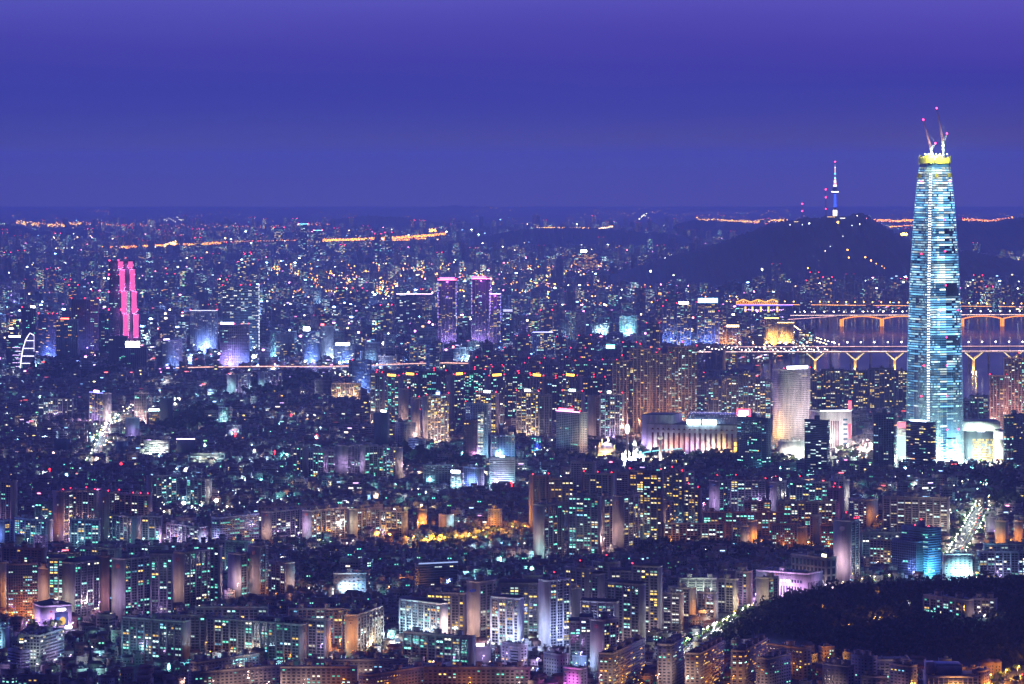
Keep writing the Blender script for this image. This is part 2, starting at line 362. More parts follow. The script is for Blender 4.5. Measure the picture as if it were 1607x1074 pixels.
def shell(g, style, Wd, d, h, wall, roofc, fh, bay, roof, nh, hip, fins, core=3):
    """the body of a block in its own coordinates; returns roof hut boxes"""
    wallc = np.array(wall)
    g.box(-Wd / 2, Wd / 2, -d / 2, d / 2, -3, h, WALL, wallc, ROOF, roofc)
    # parapet
    for (x0, x1, y0, y1) in ((-Wd / 2, Wd / 2, -d / 2 - .25, -d / 2 + .2), (-Wd / 2 - .25, -Wd / 2 + .2, -d / 2 + .2, d / 2), (Wd / 2 - .2, Wd / 2 + .25, -d / 2 + .2, d / 2)):
        g.box(x0, x1, y0, y1, h - .9, h + 1.0, WALL, wallc * 1.05)
    rr = random.Random(int(Wd * 100 + h * 37))              # tanks, vents and aerials on the roof
    for _ in range(int(3 + Wd / 9)):
        rx, ry = rr.uniform(-.45, .45) * Wd, rr.uniform(-.1, .42) * d; t_ = rr.random()
        if t_ < .4: g.tube((rx, ry, h), (rx, ry, h + rr.uniform(1.6, 2.8)), rr.uniform(.8, 1.4), 1.0, 8, METAL, rr.choice([(.45, .33, .08), (.2, .25, .45), (.4, .4, .42)]))
        elif t_ < .75: s_ = rr.uniform(.6, 1.6); g.box(rx - s_, rx + s_, ry - .8, ry + .8, h + .02, h + rr.uniform(1, 2.4), METAL, (.35, .35, .37))
        else: g.tube((rx, ry, h), (rx, ry, h + rr.uniform(4, 7)), .12, .06, 4, METAL, (.3, .3, .3))
    if style == 'apt':
        nb = max(1, int(round((Wd - 1.6) / bay))); bw = (Wd - 1.6) / nb
        for k in range(0, nb + 1, 1):
            x = -Wd / 2 + .8 + k * bw; big = (k % core == 0)
            g.box(x - (1.0 if big else .12), x + (1.0 if big else .12), -d / 2 - (.9 if big else .35), -d / 2, 0, h - .95, WALL, wallc * (1.12 if big else 1.0))
        for f in range(1, int((h - 1.2) / fh) + 1):
            z = 1.2 + f * fh - .1; g.box(-Wd / 2 + .3, Wd / 2 - .3, -d / 2 - .3, -d / 2, z - .16, z + .16, WALL, wallc * .8)
    elif style == 'grid':
        nb = max(1, int(round((Wd - 1.6) / bay))); bw = (Wd - 1.6) / nb
        for k in range(nb + 1):
            x = -Wd / 2 + .8 + k * bw; g.box(x - .3, x + .3, -d / 2 - .35, -d / 2, 0, h - .95, WALL, wallc * 1.05)
    elif style == 'band':
        for f in range(0, int((h - 1.2) / fh) + 1):
            z = 1.2 + f * fh
            g.box(-Wd / 2 - .3, Wd / 2 + .3, -d / 2 - .3, -d / 2 + .1, z - .9, z + .7, WALL, wallc * 1.1)
            g.box(Wd / 2 - .1, Wd / 2 + .3, -d / 2 + .1, d / 2, z - .9, z + .7, WALL, wallc * 1.1); g.box(-Wd / 2 - .3, -Wd / 2 + .1, -d / 2 + .1, d / 2, z - .9, z + .7, WALL, wallc * 1.1)
    elif style == 'glass':
        nb = max(2, int(Wd / 3)); 
        for k in range(nb + 1):
            x = -Wd / 2 + k * Wd / nb; g.box(x - .1, x + .1, -d / 2 - .25, -d / 2, 0, h, METAL, (.25, .3, .36))
        for f in range(0, int(h / fh)): g.box(-Wd / 2, Wd / 2, -d / 2 - .15, -d / 2, f * fh - .2, f * fh + .2, METAL, (.18, .22, .28))
NB = [0]
def building(label, u0, u1, vt, vb, g=0, style='apt', wall=(.34, .31, .33), lp=.2, pal='cool', name='apartment_building', cat='apartment building', fh=2.9, bay=4.7,
             roof='hut', nh=None, red=0, emblem=None, sign=None, hip=False, d=None, a0=0.0, group=None, wf=None, hf=None, D=None, roofc=None, side=None, lamps=None, gwin=0, st=1.0, core=2, vD=None, crown=None, vstrip=None):
    lp *= .78 if lp < .9 else 1
    D = D or depth(vD or vb); s = D / F; gw = abs(g) * s; p = (u1 - u0 - abs(g)) * s
    if g:
        dd = d or min(24., max(11., gw / .78)); sa = min(.96, gw / dd); a = math.asin(sa); Wd = min(120., p / max(.2, math.cos(a))); a = -a if g > 0 else a
        uc = u1 - abs(g) if g > 0 else u0 + abs(g); corner = (Wd / 2 if g > 0 else -Wd / 2, -dd / 2)
    else:
        a = a0; dd = d or 13.; Wd = p / max(.3, math.cos(a)); uc = (u0 + u1) / 2; corner = (0, -dd / 2)
    base = Zp(vb, D) if D else 0
    h = (vb - vt) * s
    ca, sa_ = math.cos(a), math.sin(a)
    cx = X(uc, D) - (corner[0] * ca - corner[1] * sa_); cy = D - (corner[0] * sa_ + corner[1] * ca)
    zb = ground_h(cx, cy) if abs(Zp(vb, D) - gz(D)) < 25 else Zp(vb, D)
    h = max(6., Zp(vt, D) - zb)
    occ_rect(cx, cy, Wd, dd, a); PROT.append((u0, u1, vt, vb, D))
    wall = np.array(wall); roofc = roofc or random.choice([(.05, .06, .055), (.07, .06, .06), (.05, .05, .07)])
    m = G(); near = D < 5600
    shell(m, style, Wd, dd, h, wall, roofc, fh, bay, roof, nh, hip, 1, core)
    root = None
    fd = face_defs(Wd, dd); wf_, hf_ = {'apt': (.84, .68), 'grid': (.72, .55), 'band': (1.0, .50), 'glass': (.96, .82), 'punch': (.42, .42), 'blank': (.5, .5)}[style]
    wf_ = wf or wf_; hf_ = hf or hf_
    faces = ['front'] + ([] if not g else ['right' if g > 0 else 'left']) + (['right', 'left'] if not g and side else [])
    glass = G(); lits = []; units = []
    for fn in faces:
        f_ = fd[fn]; isgable = fn != 'front' and style == 'apt' and not side
        if isgable:
            if gwin:                                       # a column or two of small windows on the gable end
                nf = int((h - 3) / fh); 
                for q in range(gwin):
                    cx_ = np.full(nf, f_[3] * (q + 1) / (gwin + 1)); cz_ = 1.2 + np.arange(nf) * fh + fh * .5
                    on = rng.random(nf) < lp * .7
                    if (~on).any(): glass.quads(win_quads(f_, cx_[~on], cz_[~on], 1.3, 1.2), GLASS, (.03, .035, .045))
                    for x_, z_ in zip(cx_[on], cz_[on]): lits.append((f_, x_, z_, 1.3, 1.2)); units.append(int(z_ * 10))
            continue
        if style == 'blank': continue
        bay_ = bay if style != 'band' else max(bay, 4.5)
        nb, nf, b_, fl, cx_, cz_, ww, wh = facade_grid(f_[3], h - .8, fh, bay_, wf_, hf_, margin=.8 if style != 'glass' else .1, z0=1.2 if style != 'glass' else .3)
        pr = np.full(len(cx_), lp); unit = (b_ // 2) * 131 + fl; ur = np.random.default_rng(NB[0] + 5).random(unit.max() + 2)[unit]
        on = (rng.random(len(cx_)) < .72) & (ur < lp * 1.4)
        glass.quads(win_quads(f_, cx_, cz_, ww, wh), GLASS, (.03, .035, .045))
        for x_, z_, un in zip(cx_[on], cz_[on], unit[on]): lits.append((f_, x_, z_ - wh * .04, ww * .86, wh * .82)); units.append(int(un))
    NB[0] += 1
    pc_, ps_ = pick(pal, 997), strength(997)              # rooms of one flat share their light
    cols = pc_[np.array(units, int) % 997] if lits else pc_; sts = ps_[np.array(units, int) % 997] * st * rng.uniform(.7, 1.15, len(units)) if lits else ps_
    if len(lits) > 100: k = rng.permutation(len(lits)); lits = [lits[i] for i in k]; cols = cols[k]; sts = sts[k]
    if not near:
        for k, (f_, x_, z_, ww, wh) in enumerate(lits): m.quads(win_quads(f_, [x_], [z_], ww, wh, .14), LIT, (*cols[k], sts[k]))
        V, Q, T, qm, tm, qc, tc_ = glass.arrays() if glass.V else (None,) * 7
        if V is not None: m.mesh(V, Q, GLASS, (.03, .035, .045))
    root = obj(name, m, None, (cx, cy, zb), a)
    tag(root, label, cat, group)
    if near:
        if glass.V: tag(obj('window_glazing', glass, root), kind='stuff')
        extra = G()
        for k, (f_, x_, z_, ww, wh) in enumerate(lits):
            if k < 100:
                pos = f_[0] + f_[1] * x_ + f_[2] * .14
                w_ = obj('window', window_mesh(), root, (pos[0], pos[1], z_), f_[4], (*cols[k], sts[k])); w_.scale = (ww, 1, wh)
            else: extra.quads(win_quads(f_, [x_], [z_], ww, wh, .14), LIT, (*cols[k], sts[k]))
        if extra.V: tag(obj('lit_windows', extra, root), kind='stuff')
    # roof huts, hipped caps, warning lights, emblem, sign
    hut_tops = []
    if roof in ('hut', 'peak', 'core'):
        n_ = nh if nh is not None else max(1, int(Wd / 24))
        for k in range(n_):
            x = -Wd / 2 + Wd * (k + .5) / n_; hw, hh = (2.6, 4.6) if roof != 'core' else (3.4, 6.5)
            hg = G(); hg.box(-hw, hw, -3.2, 3.2, .02, hh, WALL, wall * 1.0, ROOF, roofc)
            hg.box(-hw - .4, hw + .4, -3.6, 3.6, hh, hh + .5, WALL, wall * .9, ROOF, roofc)
            if roof == 'peak' or hip: hg.gable(-hw - .4, hw + .4, -3.6, 3.6, hh + .5, hh + 2.6, ROOF, (.06, .055, .055), 'x')
            hy = -dd / 2 + 3.9 if roof == 'hut' else 0
            hg.box(-.5, .5, -3.28, -3.2, 1.4, 2.6, GLASS, (.03, .03, .04))
            if near: obj('roof_hut', hg, root, (x, hy, h))
            else: obj('roof_hut', hg, root, (x, hy, h))
            hut_tops.append((x, hy, h + hh + .5))
    if roof == 'cap' or hip:
        cg = G(); cg.gable(-Wd / 2 - .6, Wd / 2 + .6, -dd / 2 - .9, dd / 2 + .6, h + 1.0, h + 1.0 + min(4., dd * .22), ROOF, (.035, .033, .045), 'x'); obj('roof', cg, root)
    if crown:                                              # lit line along the roof edge
        cg = G(); cg.box(-Wd / 2, Wd / 2, -dd / 2 - .6, -dd / 2 - .3, h + .1, h + 1.6, LIT, (*crown[:3], crown[3])); obj('roof_edge_light', cg, root)
    if vstrip:                                             # neon tubes up the front corners
        for sx in (vstrip[5] if len(vstrip) > 5 else (-1, 1)):
            cg = G(); x_ = sx * (Wd / 2 - .6); 
            for z_ in np.arange(h * vstrip[4], h - 3, 9): cg.box(x_ - .7, x_ + .7, -dd / 2 - 1.0, -dd / 2 - .5, z_, z_ + 6.2, LIT, (*vstrip[:3], vstrip[3] * rng.uniform(.4, 1.1)))
            obj('neon_tube', cg, root)
    if vstrip and len(vstrip) < 6:
        point(root, (0, -dd / 2 - 22, h * .97), (.8, .15, .9), 30000, 2); point(root, (0, -dd / 2 - 22, h * .75), (.40, .22, 1), 9000, 2)  # unseen lights added in mid-air to tint the upper front violet
    if emblem and g:
        kind_, col_ = emblem; f_ = fd['right' if g > 0 else 'left']; eg = G(); L_ = f_[3]
        P = lambda x_, z_: tuple(f_[0] + f_[1] * x_ + f_[2] * .1) + (z_,)
        if kind_ == 'oval':
            t = np.linspace(0, 2 * math.pi, 20, endpoint=False); cx_, cz_ = L_ * .5, h * .86
            Vv = [P(cx_ + 4.6 * math.cos(q) * .97 - 1.5 * math.sin(q) * .2, cz_ + 1.6 * math.sin(q) + 1.0 * math.cos(q)) for q in t]
            Vv.append(P(cx_, cz_)); eg.mesh(Vv, None, WALL, col_, [(i, (i + 1) % 20, 20) for i in range(20)])
        elif kind_ == 'patch':
            Q = [[P(L_ * .36, h * .84), P(L_ * .64, h * .84), P(L_ * .64, h * .91), P(L_ * .36, h * .91)]]; eg.quads(Q, WALL, col_)
        elif kind_ == 'mark':
            Q = [[P(L_ * .3 + q * 1.0, h * .86), P(L_ * .3 + q * 1.0 + .7, h * .86), P(L_ * .3 + q * 1.0 + .7, h * .895), P(L_ * .3 + q * 1.0, h * .895)] for q in range(max(2, int(L_ * .4)))]
            Q.append([P(L_ * .45, h * .79), P(L_ * .55, h * .79), P(L_ * .55, h * .835), P(L_ * .45, h * .835)]); eg.quads(Q, WALL, col_)
        obj('emblem', eg, root)
    for k in range(red):
        rg = G(); 
        tx = [(-Wd / 2 + .5, -dd / 2 + .5, h + 1.0), (Wd / 2 - .5, -dd / 2 + .5, h + 1.0), (0, -dd / 2 + .5, h + 1.0), (Wd / 4, -dd / 2 + .5, h + 1)][k % 4]
        if hut_tops and k == 0: tx = hut_tops[0]
        rg.tube((0, 0, 0), (0, 0, 1.6), .12, .1, 5, METAL, (.2, .2, .2)); rg.ball((0, 0, 2.0), .62 * max(1, D / 6000), LIT, (1, .02, .04, 9), 8, 5); obj('warning_light', rg, root, tx)
    if sign:                                               # (colour, strength, width share, height m, centre share) glowing sign board on the roof edge
        col_, st_, ws, hs, cs = sign; sg = G(); x0 = -Wd / 2 + Wd * (cs - ws / 2); x1 = x0 + Wd * ws
        sg.box(x0, x1, -dd / 2 - .1, -dd / 2 + .5, h + 1.2, h + 1.2 + hs, LIT, (*col_, st_)); 
        for q in np.linspace(x0 + .4, x1 - .4, 4): sg.box(q - .15, q + .15, -dd / 2 + .5, -dd / 2 + 1.5, h, h + 1.2 + hs * .8, METAL, (.2, .2, .22))
        obj('roof_sign', sg, root)
    if lamps:
        for (col_, pw, dist, hgt) in lamps:
            pass
    return root, (cx, cy, zb, a, Wd, dd, h)
# ---------------------------------------------------------------- named buildings
OR = (1, .36, .05); PK = (1, .70, .60); WH = (1, .92, .78); CY = (.45, .92, 1); PU = (.70, .48, 1); GN = (.75, 1, .75); YL = (1, .72, .15); BL = (.25, .4, 1)
pale = (.42, .39, .40); grey = (.30, .28, .30); dark = (.13, .12, .14); pinkw = (.43, .36, .33); beige = (.45, .38, .30); white = (.62, .60, .62); brick = (.26, .15, .12); bluew = (.40, .44, .56); navy = (.08, .10, .16)
APG = 'apartment buildings of the city'
def fill_flood(info, col, power, face='front', along=.5, dist=11., hgt=9., group='added floodlights at the feet of the buildings', label='added floodlight on a post at the foot of a building, put in to light its wall', post=True):  # added lamps, put in front of walls to give them their lit tone
    cx, cy, zb, a, Wd, dd, h = info; D_ = cy
    o_, e_, n_, L_, rz = face_defs(Wd, dd)[face]; p = o_ + e_ * L_ * along + n_ * dist
    if face != 'front' and h > 38 and hgt < 12 and col[0] > .6 and D_ < 7000: dist, hgt, power = dist * 1.5, 22., power * 2.0
    if col is OR: power *= .5
    k_ = 1.7 if dist < 15 else (1.4 if dist < 25 else 1.15); p = o_ + e_ * L_ * along + n_ * dist * k_; power *= k_ * (1.9 if D_ < 8500 else 4.2) * (.38 if D_ < 3960 else 1)
    x = cx + p[0] * math.cos(a) - p[1] * math.sin(a); y = cy + p[0] * math.sin(a) + p[1] * math.cos(a)
    OCC.add((int(x // CELL), int(y // CELL)))
    return lamp_post(0, 0, col, power, label, group, at=(x, y, ground_h(x, y)), height=hgt, em=8, size=.7, name='floodlight', cat='floodlight')
def A(label, u0, u1, vt, vb, g=0, fl=None, **k):
    if vb >= 1068 and 'style' not in k: k.update(style='punch', bay=4.6, wf=.55, hf=.45)
    o, info = building(label, u0, u1, vt, vb, g, **k)
    if not fl and info[1] < 5600 and k.get('style', 'apt') in ('apt', 'grid'): fl = [(random.choice([PU, CY, CY, GN, WH, BL]), 2600, 'front', random.uniform(.3, .7), 14)]  # blocks without lamps get an added fill lamp of random tint
    for f in (fl or []): fill_flood(info, *f)
    return o, info
# --- rows at the bottom, seen over their roofs
A('low slab with pale walls at the bottom edge beside the church spire', 294, 442, 1056, 1090, -10, wall=pinkw, lp=.2, nh=4, fl=[(PK, 5000, 'front', .3), (PK, 4000, 'front', .7)])
A('low slab with small roof boxes behind the bottom edge slab', 296, 400, 1040, 1078, -14, wall=pinkw, lp=.14, nh=3, fl=[(PK, 2500, 'left', .5, 8)])
A('salmon low slab with three roof boxes facing the small dark yard', 440, 560, 1047, 1085, 0, wall=pinkw, lp=.16, nh=4, fl=[(PK, 5000, 'front', .3), (OR, 4000, 'front', .8)])
A('salmon low slab behind the lane with teal windows', 478, 640, 1036, 1070, 0, wall=pinkw, lp=.12, nh=5, fl=[(PK, 4000, 'front', .5)])
A('orange tinted low slab at the bottom edge with yellow windows', 562, 760, 1060, 1096, -18, wall=pinkw, lp=.2, pal='mix', nh=4, fl=[(OR, 6000, 'front', .4), (OR, 4000, 'left', .5, 8)])
A('orange tinted low slab with stepped roof boxes behind another', 640, 832, 1048, 1082, 0, wall=pinkw, lp=.14, nh=6, fl=[(OR, 5000, 'front', .5), (PK, 3000, 'front', .9)])
A('brown low slab with few lit windows at the frame corner', 0, 34, 1053, 1090, -16, wall=beige, lp=.35, nh=1, fl=[(YL, 2500, 'front', .6)])
A('low slab beside the corner block with white windows', 26, 92, 1060, 1092, 0, wall=grey, lp=.2, nh=2)
A('stepped slab seen end on with amber stair windows and domed roof box', 928, 1023, 1026, 1092, -34, wall=beige, lp=.30, pal='orange', nh=4, d=14, fl=[(OR, 9000, 'front', .25), (OR, 9000, 'front', .7), (PK, 2500, 'left', .5, 9)], emblem=('patch', (.2, .09, .05)))
A('pale slab seen end on with blue marks on its gable beside the avenue', 1026, 1076, 1012, 1090, -28, wall=pale, lp=.16, nh=4, d=14, fl=[(PK, 5500, 'left', .5, 12), (WH, 3000, 'front', .5)], emblem=('patch', (.12, .12, .3)))
A('long stepped slab running away from view with orange lit stair towers', 1057, 1145, 1026, 1094, -42, wall=beige, lp=.28, pal='orange', nh=5, d=15, fl=[(OR, 9000, 'front', .3), (OR, 9000, 'front', .75), (PK, 3000, 'left', .5, 9)], emblem=('patch', (.2, .09, .05)))
A('stepped slab with bright amber flank and numbered pale gable', 1142, 1215, 1022, 1094, -26, wall=beige, lp=.3, pal='orange', nh=4, d=13, fl=[(OR, 12000, 'front', .3), (OR, 9000, 'front', .7), (OR, 3000, 'left', .5, 10)], emblem=('mark', (.1, .08, .08)))
A('amber block behind the stepped slabs with lit gallery floors', 1172, 1274, 1018, 1068, 14, wall=beige, lp=.32, pal='orange', nh=2, fl=[(OR, 9000, 'front', .3), (OR, 9000, 'front', .7)])
A('grey stepped slab with blank gable below the wooded hill', 1187, 1246, 1034, 1096, -20, wall=pale, lp=.12, nh=3, d=14, fl=[(PK, 2500, 'left', .5)])
A('grey slab with rooftop boxes at the foot of the dark wood', 1293, 1342, 1046, 1098, 12, wall=pale, lp=.08, nh=3, fl=[(PK, 3000, 'front', .5)])
A('taller grey slab among the roofs below the dark wood', 1338, 1378, 1032, 1096, 16, wall=pale, lp=.10, nh=2, fl=[(PK, 3000, 'front', .5), (PU, 2000, 'right', .5)])
A('white hall with a row of dark windows and a round roof dome below the wood', 1372, 1428, 1036, 1076, 0, style='grid', wall=white, lp=.05, roof='none', name='public_hall', cat='hall', d=26, fl=[(PK, 2500, 'front', .5)])
A('brownish stepped slab beside the white hall', 1399, 1441, 1046, 1098, 14, wall=beige, lp=.10, nh=2, fl=[(OR, 2500, 'front', .5)])
A('small grey block between the white hall and the hospital', 1352, 1392, 1062, 1098, 0, wall=grey, lp=.1, nh=2)
# --- low left corner
A('white slim block with lit balcony grid and blank gable', 29, 90, 998, 1047, -34, style='punch', wall=white, lp=.30, pal='white', fh=3.2, bay=3.2, wf=.7, hf=.6, nh=1, d=18, fl=[(PU, 6000, 'front', .5), (GN, 3500, 'left', .5, 12)], emblem=('mark', (.2, .2, .3)))
A('green lit block tucked behind the white slim block', 28, 48, 996, 1030, 0, wall=grey, lp=.3, nh=0, fl=[(GN, 2500, 'front', .5)])
A('blue violet office with ribbon windows at the dark corner', 8, 46, 1022, 1054, 14, style='band', wall=bluew, lp=.12, pal='white', roof='none', name='office_building', cat='office building', fl=[(PU, 3000, 'right', .5)])
A('cyan lit block cut by the frame beside the trees', -12, 13, 986, 1020, 8, wall=bluew, lp=.3, nh=1, fl=[(CY, 5000, 'front', .5)])
A('white shop with lit shelves at the low corner', 0, 24, 1044, 1064, 0, style='band', wall=white, lp=.5, pal='white', roof='none', name='shop_building', cat='shop building', fl=[(PU, 2000, 'front', .5)])
A('long slab with teal lights beside the shop hall', 185, 297, 976, 1042, 10, wall=grey, lp=.30, nh=1, d=12, fl=[(PU, 1200, 'front', .5), (OR, 2500, 'right', .5, 9)])
A('long slab behind the teal slab, one roof box', 252, 345, 966, 1030, 0, wall=grey, lp=.22, nh=1, d=12)
A('long rear slab with pale roof edge and teal lights', 306, 420, 953, 1012, 0, wall=pale, lp=.24, nh=2, d=12, fl=[(PU, 2000, 'front', .8)])
A('long slab with amber lit piers and pale violet gable', 316, 481, 981, 1044, 10, wall=grey, lp=.28, nh=2, d=12, fl=[(OR, 2500, 'front', .15), (OR, 2500, 'front', .55), (PU, 2600, 'right', .5, 10)], emblem=('mark', (.12, .12, .15)))
A('slab with a strongly amber lit gable behind the violet gable slab', 400, 519, 973, 1042, 8, wall=grey, lp=.22, nh=1, d=12, fl=[(OR, 2500, 'front', .6), (OR, 12000, 'right', .5, 8)])
A('tall rear slab with pale cornice and a row of roof boxes', 452, 574, 956, 1022, 0, wall=pale, lp=.22, nh=3, d=12)
A('amber gable slab with black marks and louvred flank', 533, 597, 966, 1032, -27, wall=beige, lp=.30, nh=2, d=13, pal='white', fl=[(OR, 11000, 'left', .4, 14), (WH, 2500, 'front', .7)], emblem=('mark', (.12, .08, .06)))
A('white framed block with yellow and teal windows and dark roof', 625, 703, 948, 1016, 12, wall=white, lp=.42, pal='mix', nh=1, roof='cap', fl=[((.6, .9, 1), 9000, 'front', .25, 22, 14), ((.6, .9, 1), 9000, 'front', .7, 22, 14)])
A('dark roofed tower behind the white framed block with yellow rooms', 669, 734, 932, 1008, 6, wall=grey, lp=.30, pal='warm', nh=2, roof='peak', fl=[(PK, 1500, 'front', .7)])
A('tower with a blue oval on its blank mauve gable', 732, 778, 914, 1014, -20, wall=pinkw, lp=.25, pal='mix', nh=1, roof='peak', fl=[(PK, 5500, 'left', .5, 14)], emblem=('oval', (.03, .05, .35)))
A('white gridded tower with yellow rooms beside the oval marked tower', 770, 822, 940, 1026, 9, wall=white, lp=.36, pal='mix', roof='cap', nh=1, fl=[((.75, .65, 1), 9000, 'front', .5, 22, 16), (CY, 2500, 'front', .9)])
A('dark rear tower with yellow windows and flat black roof', 784, 845, 916, 1006, 0, wall=grey, lp=.34, pal='mix', roof='cap', nh=1)
A('wide slab with teal windows and three dark roof boxes', 631, 746, 1000, 1052, 10, wall=grey, lp=.36, nh=3, d=12, fl=[(PU, 1500, 'front', .6), (PK, 1500, 'right', .5)])
A('violet corner shop with bright white sign beside the slab', 745, 770, 1016, 1040, 0, style='blank', wall=white, roof='none', name='shop_building', cat='shop building', sign=((.75, .8, 1), 6, .5, 2.5, .35), fl=[(PU, 3000, 'front', .5)])
A('white shop building with glowing sign strip near the gridded tower', 786, 828, 1012, 1046, 12, style='punch', wall=white, lp=.1, roof='none', name='shop_building', cat='shop building', fl=[(PU, 3500, 'right', .5), (BL, 2000, 'front', .4)])
A('white block with lit violet flank in front of the blue tower', 800, 826, 1016, 1046, 12, style='band', wall=white, lp=.12, roof='none', name='office_building', cat='office building', fl=[(PU, 4000, 'right', .5)])
# --- blue white tower cluster
A('tall blue white tower with a smooth bright core', 845, 895, 912, 1028, -17, style='apt', wall=white, lp=.25, pal='warm', roof='peak', nh=1, red=1, d=16, fl=[((.42, .55, 1), 16000, 'front', .3, 26, 18), ((.5, .6, 1), 14000, 'left', .5, 26, 18), ((.42, .55, 1), 16000, 'front', .9, 26, 18)])
A('dark gable tower behind the blue white tower', 884, 912, 924, 1006, 14, wall=grey, lp=.2, pal='warm', nh=1, roof='peak')
A('narrow rear tower with a red roof light and yellow stair windows', 888, 934, 893, 985, 16, wall=grey, lp=.28, pal='warm', nh=1, roof='peak', red=1, gwin=1)
A('rear tower with a pale gridded front near the red roof light', 918, 950, 902, 985, 10, wall=pale, lp=.10, pal='mix', nh=1, roof='cap')
A('rear tower with yellow stair windows beside the pale gridded tower', 931, 974, 884, 970, 18, wall=grey, lp=.28, pal='warm', nh=1, roof='peak', red=1, gwin=2)
A('squat tower with one row of yellow windows behind the grid tower', 958, 996, 897, 985, 0, wall=grey, lp=.26, pal='warm', roof='cap', nh=0)
A('white topped block with bright rooms behind the mauve gable tower', 912, 972, 946, 1030, 6, wall=white, lp=.34, pal='mix', roof='cap', nh=0, fl=[(PU, 3500, 'front', .4)])
A('mauve tower with a peaked blank gable and red mark', 926, 972, 974, 1056, -20, wall=pinkw, lp=.26, pal='mix', roof='peak', nh=1, fl=[(PU, 4500, 'left', .5, 12), (PK, 2500, 'front', .5)], emblem=('patch', (.4, .1, .12)))
A('narrow tower with a lit room stack beside the mauve tower', 893, 914, 976, 1044, 0, wall=pale, lp=.30, pal='cool', roof='cap', nh=0)
A('narrow tower with red and teal windows behind the mauve gable', 910, 930, 970, 1050, 0, wall=grey, lp=.4, pal='mix', roof='cap', nh=1)
A('broad grid tower with scattered yellow and teal rooms', 953, 1014, 918, 1026, 10, wall=grey, lp=.24, pal='mix', roof='cap', nh=1, fl=[(PK, 2200, 'front', .7)])
A('tall dark tower with a black cap and yellow living rooms', 992, 1040, 890, 1002, 6, wall=grey, lp=.30, pal='warm', roof='cap', nh=1, red=1, fl=[(PK, 1500, 'front', .8)])
A('low rear block with yellow windows beside the blue white tower', 820, 852, 904, 960, 0, wall=grey, lp=.34, pal='mix', nh=1)
A('block with ribbon balconies and orange flank above the avenue', 1040, 1074, 932, 990, 6, wall=beige, lp=.34, pal='white', nh=1, hf=.5, wf=.95, fl=[(OR, 2600, 'right', .5)])
A('block with a bright amber gable above the avenue', 1050, 1093, 924, 974, 10, wall=beige, lp=.34, pal='white', nh=1, fl=[(OR, 6500, 'right', .5, 9)])
A('dark slab with teal rooms beside the avenue trees', 1094, 1128, 931, 972, 6, wall=grey, lp=.34, pal='white', nh=1, fl=[(OR, 1500, 'right', .5)])
A('greenish lit slab with two yellow roof boxes', 1066, 1130, 908, 940, 0, wall=pale, lp=.22, pal='mix', nh=2, hf=.5, wf=.95, fl=[(GN, 5000, 'front', .25), (GN, 5000, 'front', .75)])
A('slab with yellow and teal windows next to the greenish slab', 1126, 1160, 910, 962, 8, wall=beige, lp=.34, pal='mix', nh=1, fl=[(OR, 1500, 'right', .5)])
A('mauve corner block near the violet lit hall', 1156, 1182, 898, 952, 10, wall=pinkw, lp=.12, nh=1, fl=[(PU, 2500, 'front', .5), (OR, 1500, 'right', .5)])
A('white five storey office with square windows below the blue tower', 853, 892, 1028, 1064, 14, style='punch', wall=white, lp=.03, roof='hut', nh=1, fh=3.4, bay=3.6, name='office_building', cat='office building', fl=[(BL, 2500, 'front', .5), (WH, 1000, 'front', .2)])
A('violet lit shop house with magenta lamp at the bottom edge', 884, 922, 1050, 1086, 12, style='punch', wall=white, lp=.06, roof='none', name='shop_building', cat='shop building', fl=[((1, .2, .9), 9000, 'front', .6, 8), (PU, 3000, 'right', .5)])
A('cyan rooftop shop between the tower and the magenta lamp', 898, 924, 1030, 1052, 4, style='blank', wall=bluew, roof='hut', nh=1, name='shop_building', cat='shop building', fl=[(CY, 4500, 'front', .5)])
# --- dark apartment row on the other side
A('rust lit block with dark red windows below an orange roof lamp', 8, 58, 886, 978, -4, style='grid', wall=brick, lp=.30, pal='mix', roof='peak', nh=2, fh=2.9, bay=2.6, fl=[(OR, 9000, 'front', .2, 10), (OR, 9000, 'front', .75, 10)])
A('amber gable cut by the frame edge beside the rust block', -20, 12, 884, 966, 10, wall=beige, lp=.3, nh=1, fl=[(OR, 7000, 'right', .5, 9)])
A('house shaped blank gable behind the shop hall', 54, 82, 893, 962, -24, wall=pinkw, lp=.1, nh=1, roof='peak', fl=[(PK, 2500, 'left', .5, 12)], emblem=('patch', (.15, .1, .1)))
A('block with one bright stack of teal rooms beside the house shaped gable', 76, 100, 877, 974, 0, wall=grey, lp=.45, roof='cap', nh=1)
A('tall dark block with teal rooms and wide grey gable', 95, 152, 884, 976, -21, wall=grey, lp=.28, nh=1, roof='cap', fl=[(PK, 1500, 'left', .5, 12)])
A('dark brown gable block between two teal lit blocks', 149, 176, 874, 972, -21, wall=brick, lp=.2, nh=1, roof='peak', fl=[(PK, 1500, 'left', .5, 12)])
A('lighter grey blank gable with peaked top and teal flank', 173, 240, 878, 974, -22, wall=pale, lp=.32, nh=2, roof='peak', fl=[(PU, 3000, 'left', .5, 14)], emblem=('patch', (.36, .12, .1)))
A('stepped block with teal stack beside the peaked gable', 236, 270, 870, 972, 0, wall=grey, lp=.30, roof='cap', nh=1)
A('blank mauve gable with two dark marks and narrow flank', 268, 326, 868, 958, -20, wall=pinkw, lp=.30, nh=1, roof='peak', fl=[(PK, 2200, 'left', .5, 13)], emblem=('patch', (.22, .1, .1)))
A('tall block with teal windows between two grey stair towers', 288, 348, 858, 950, 5, wall=grey, lp=.32, nh=2, roof='peak')
A('grey gable block with teal stair lights behind the hipped hall', 356, 392, 870, 944, -21, wall=pale, lp=.35, nh=1, roof='peak', fl=[(PU, 1800, 'left', .5, 13)])
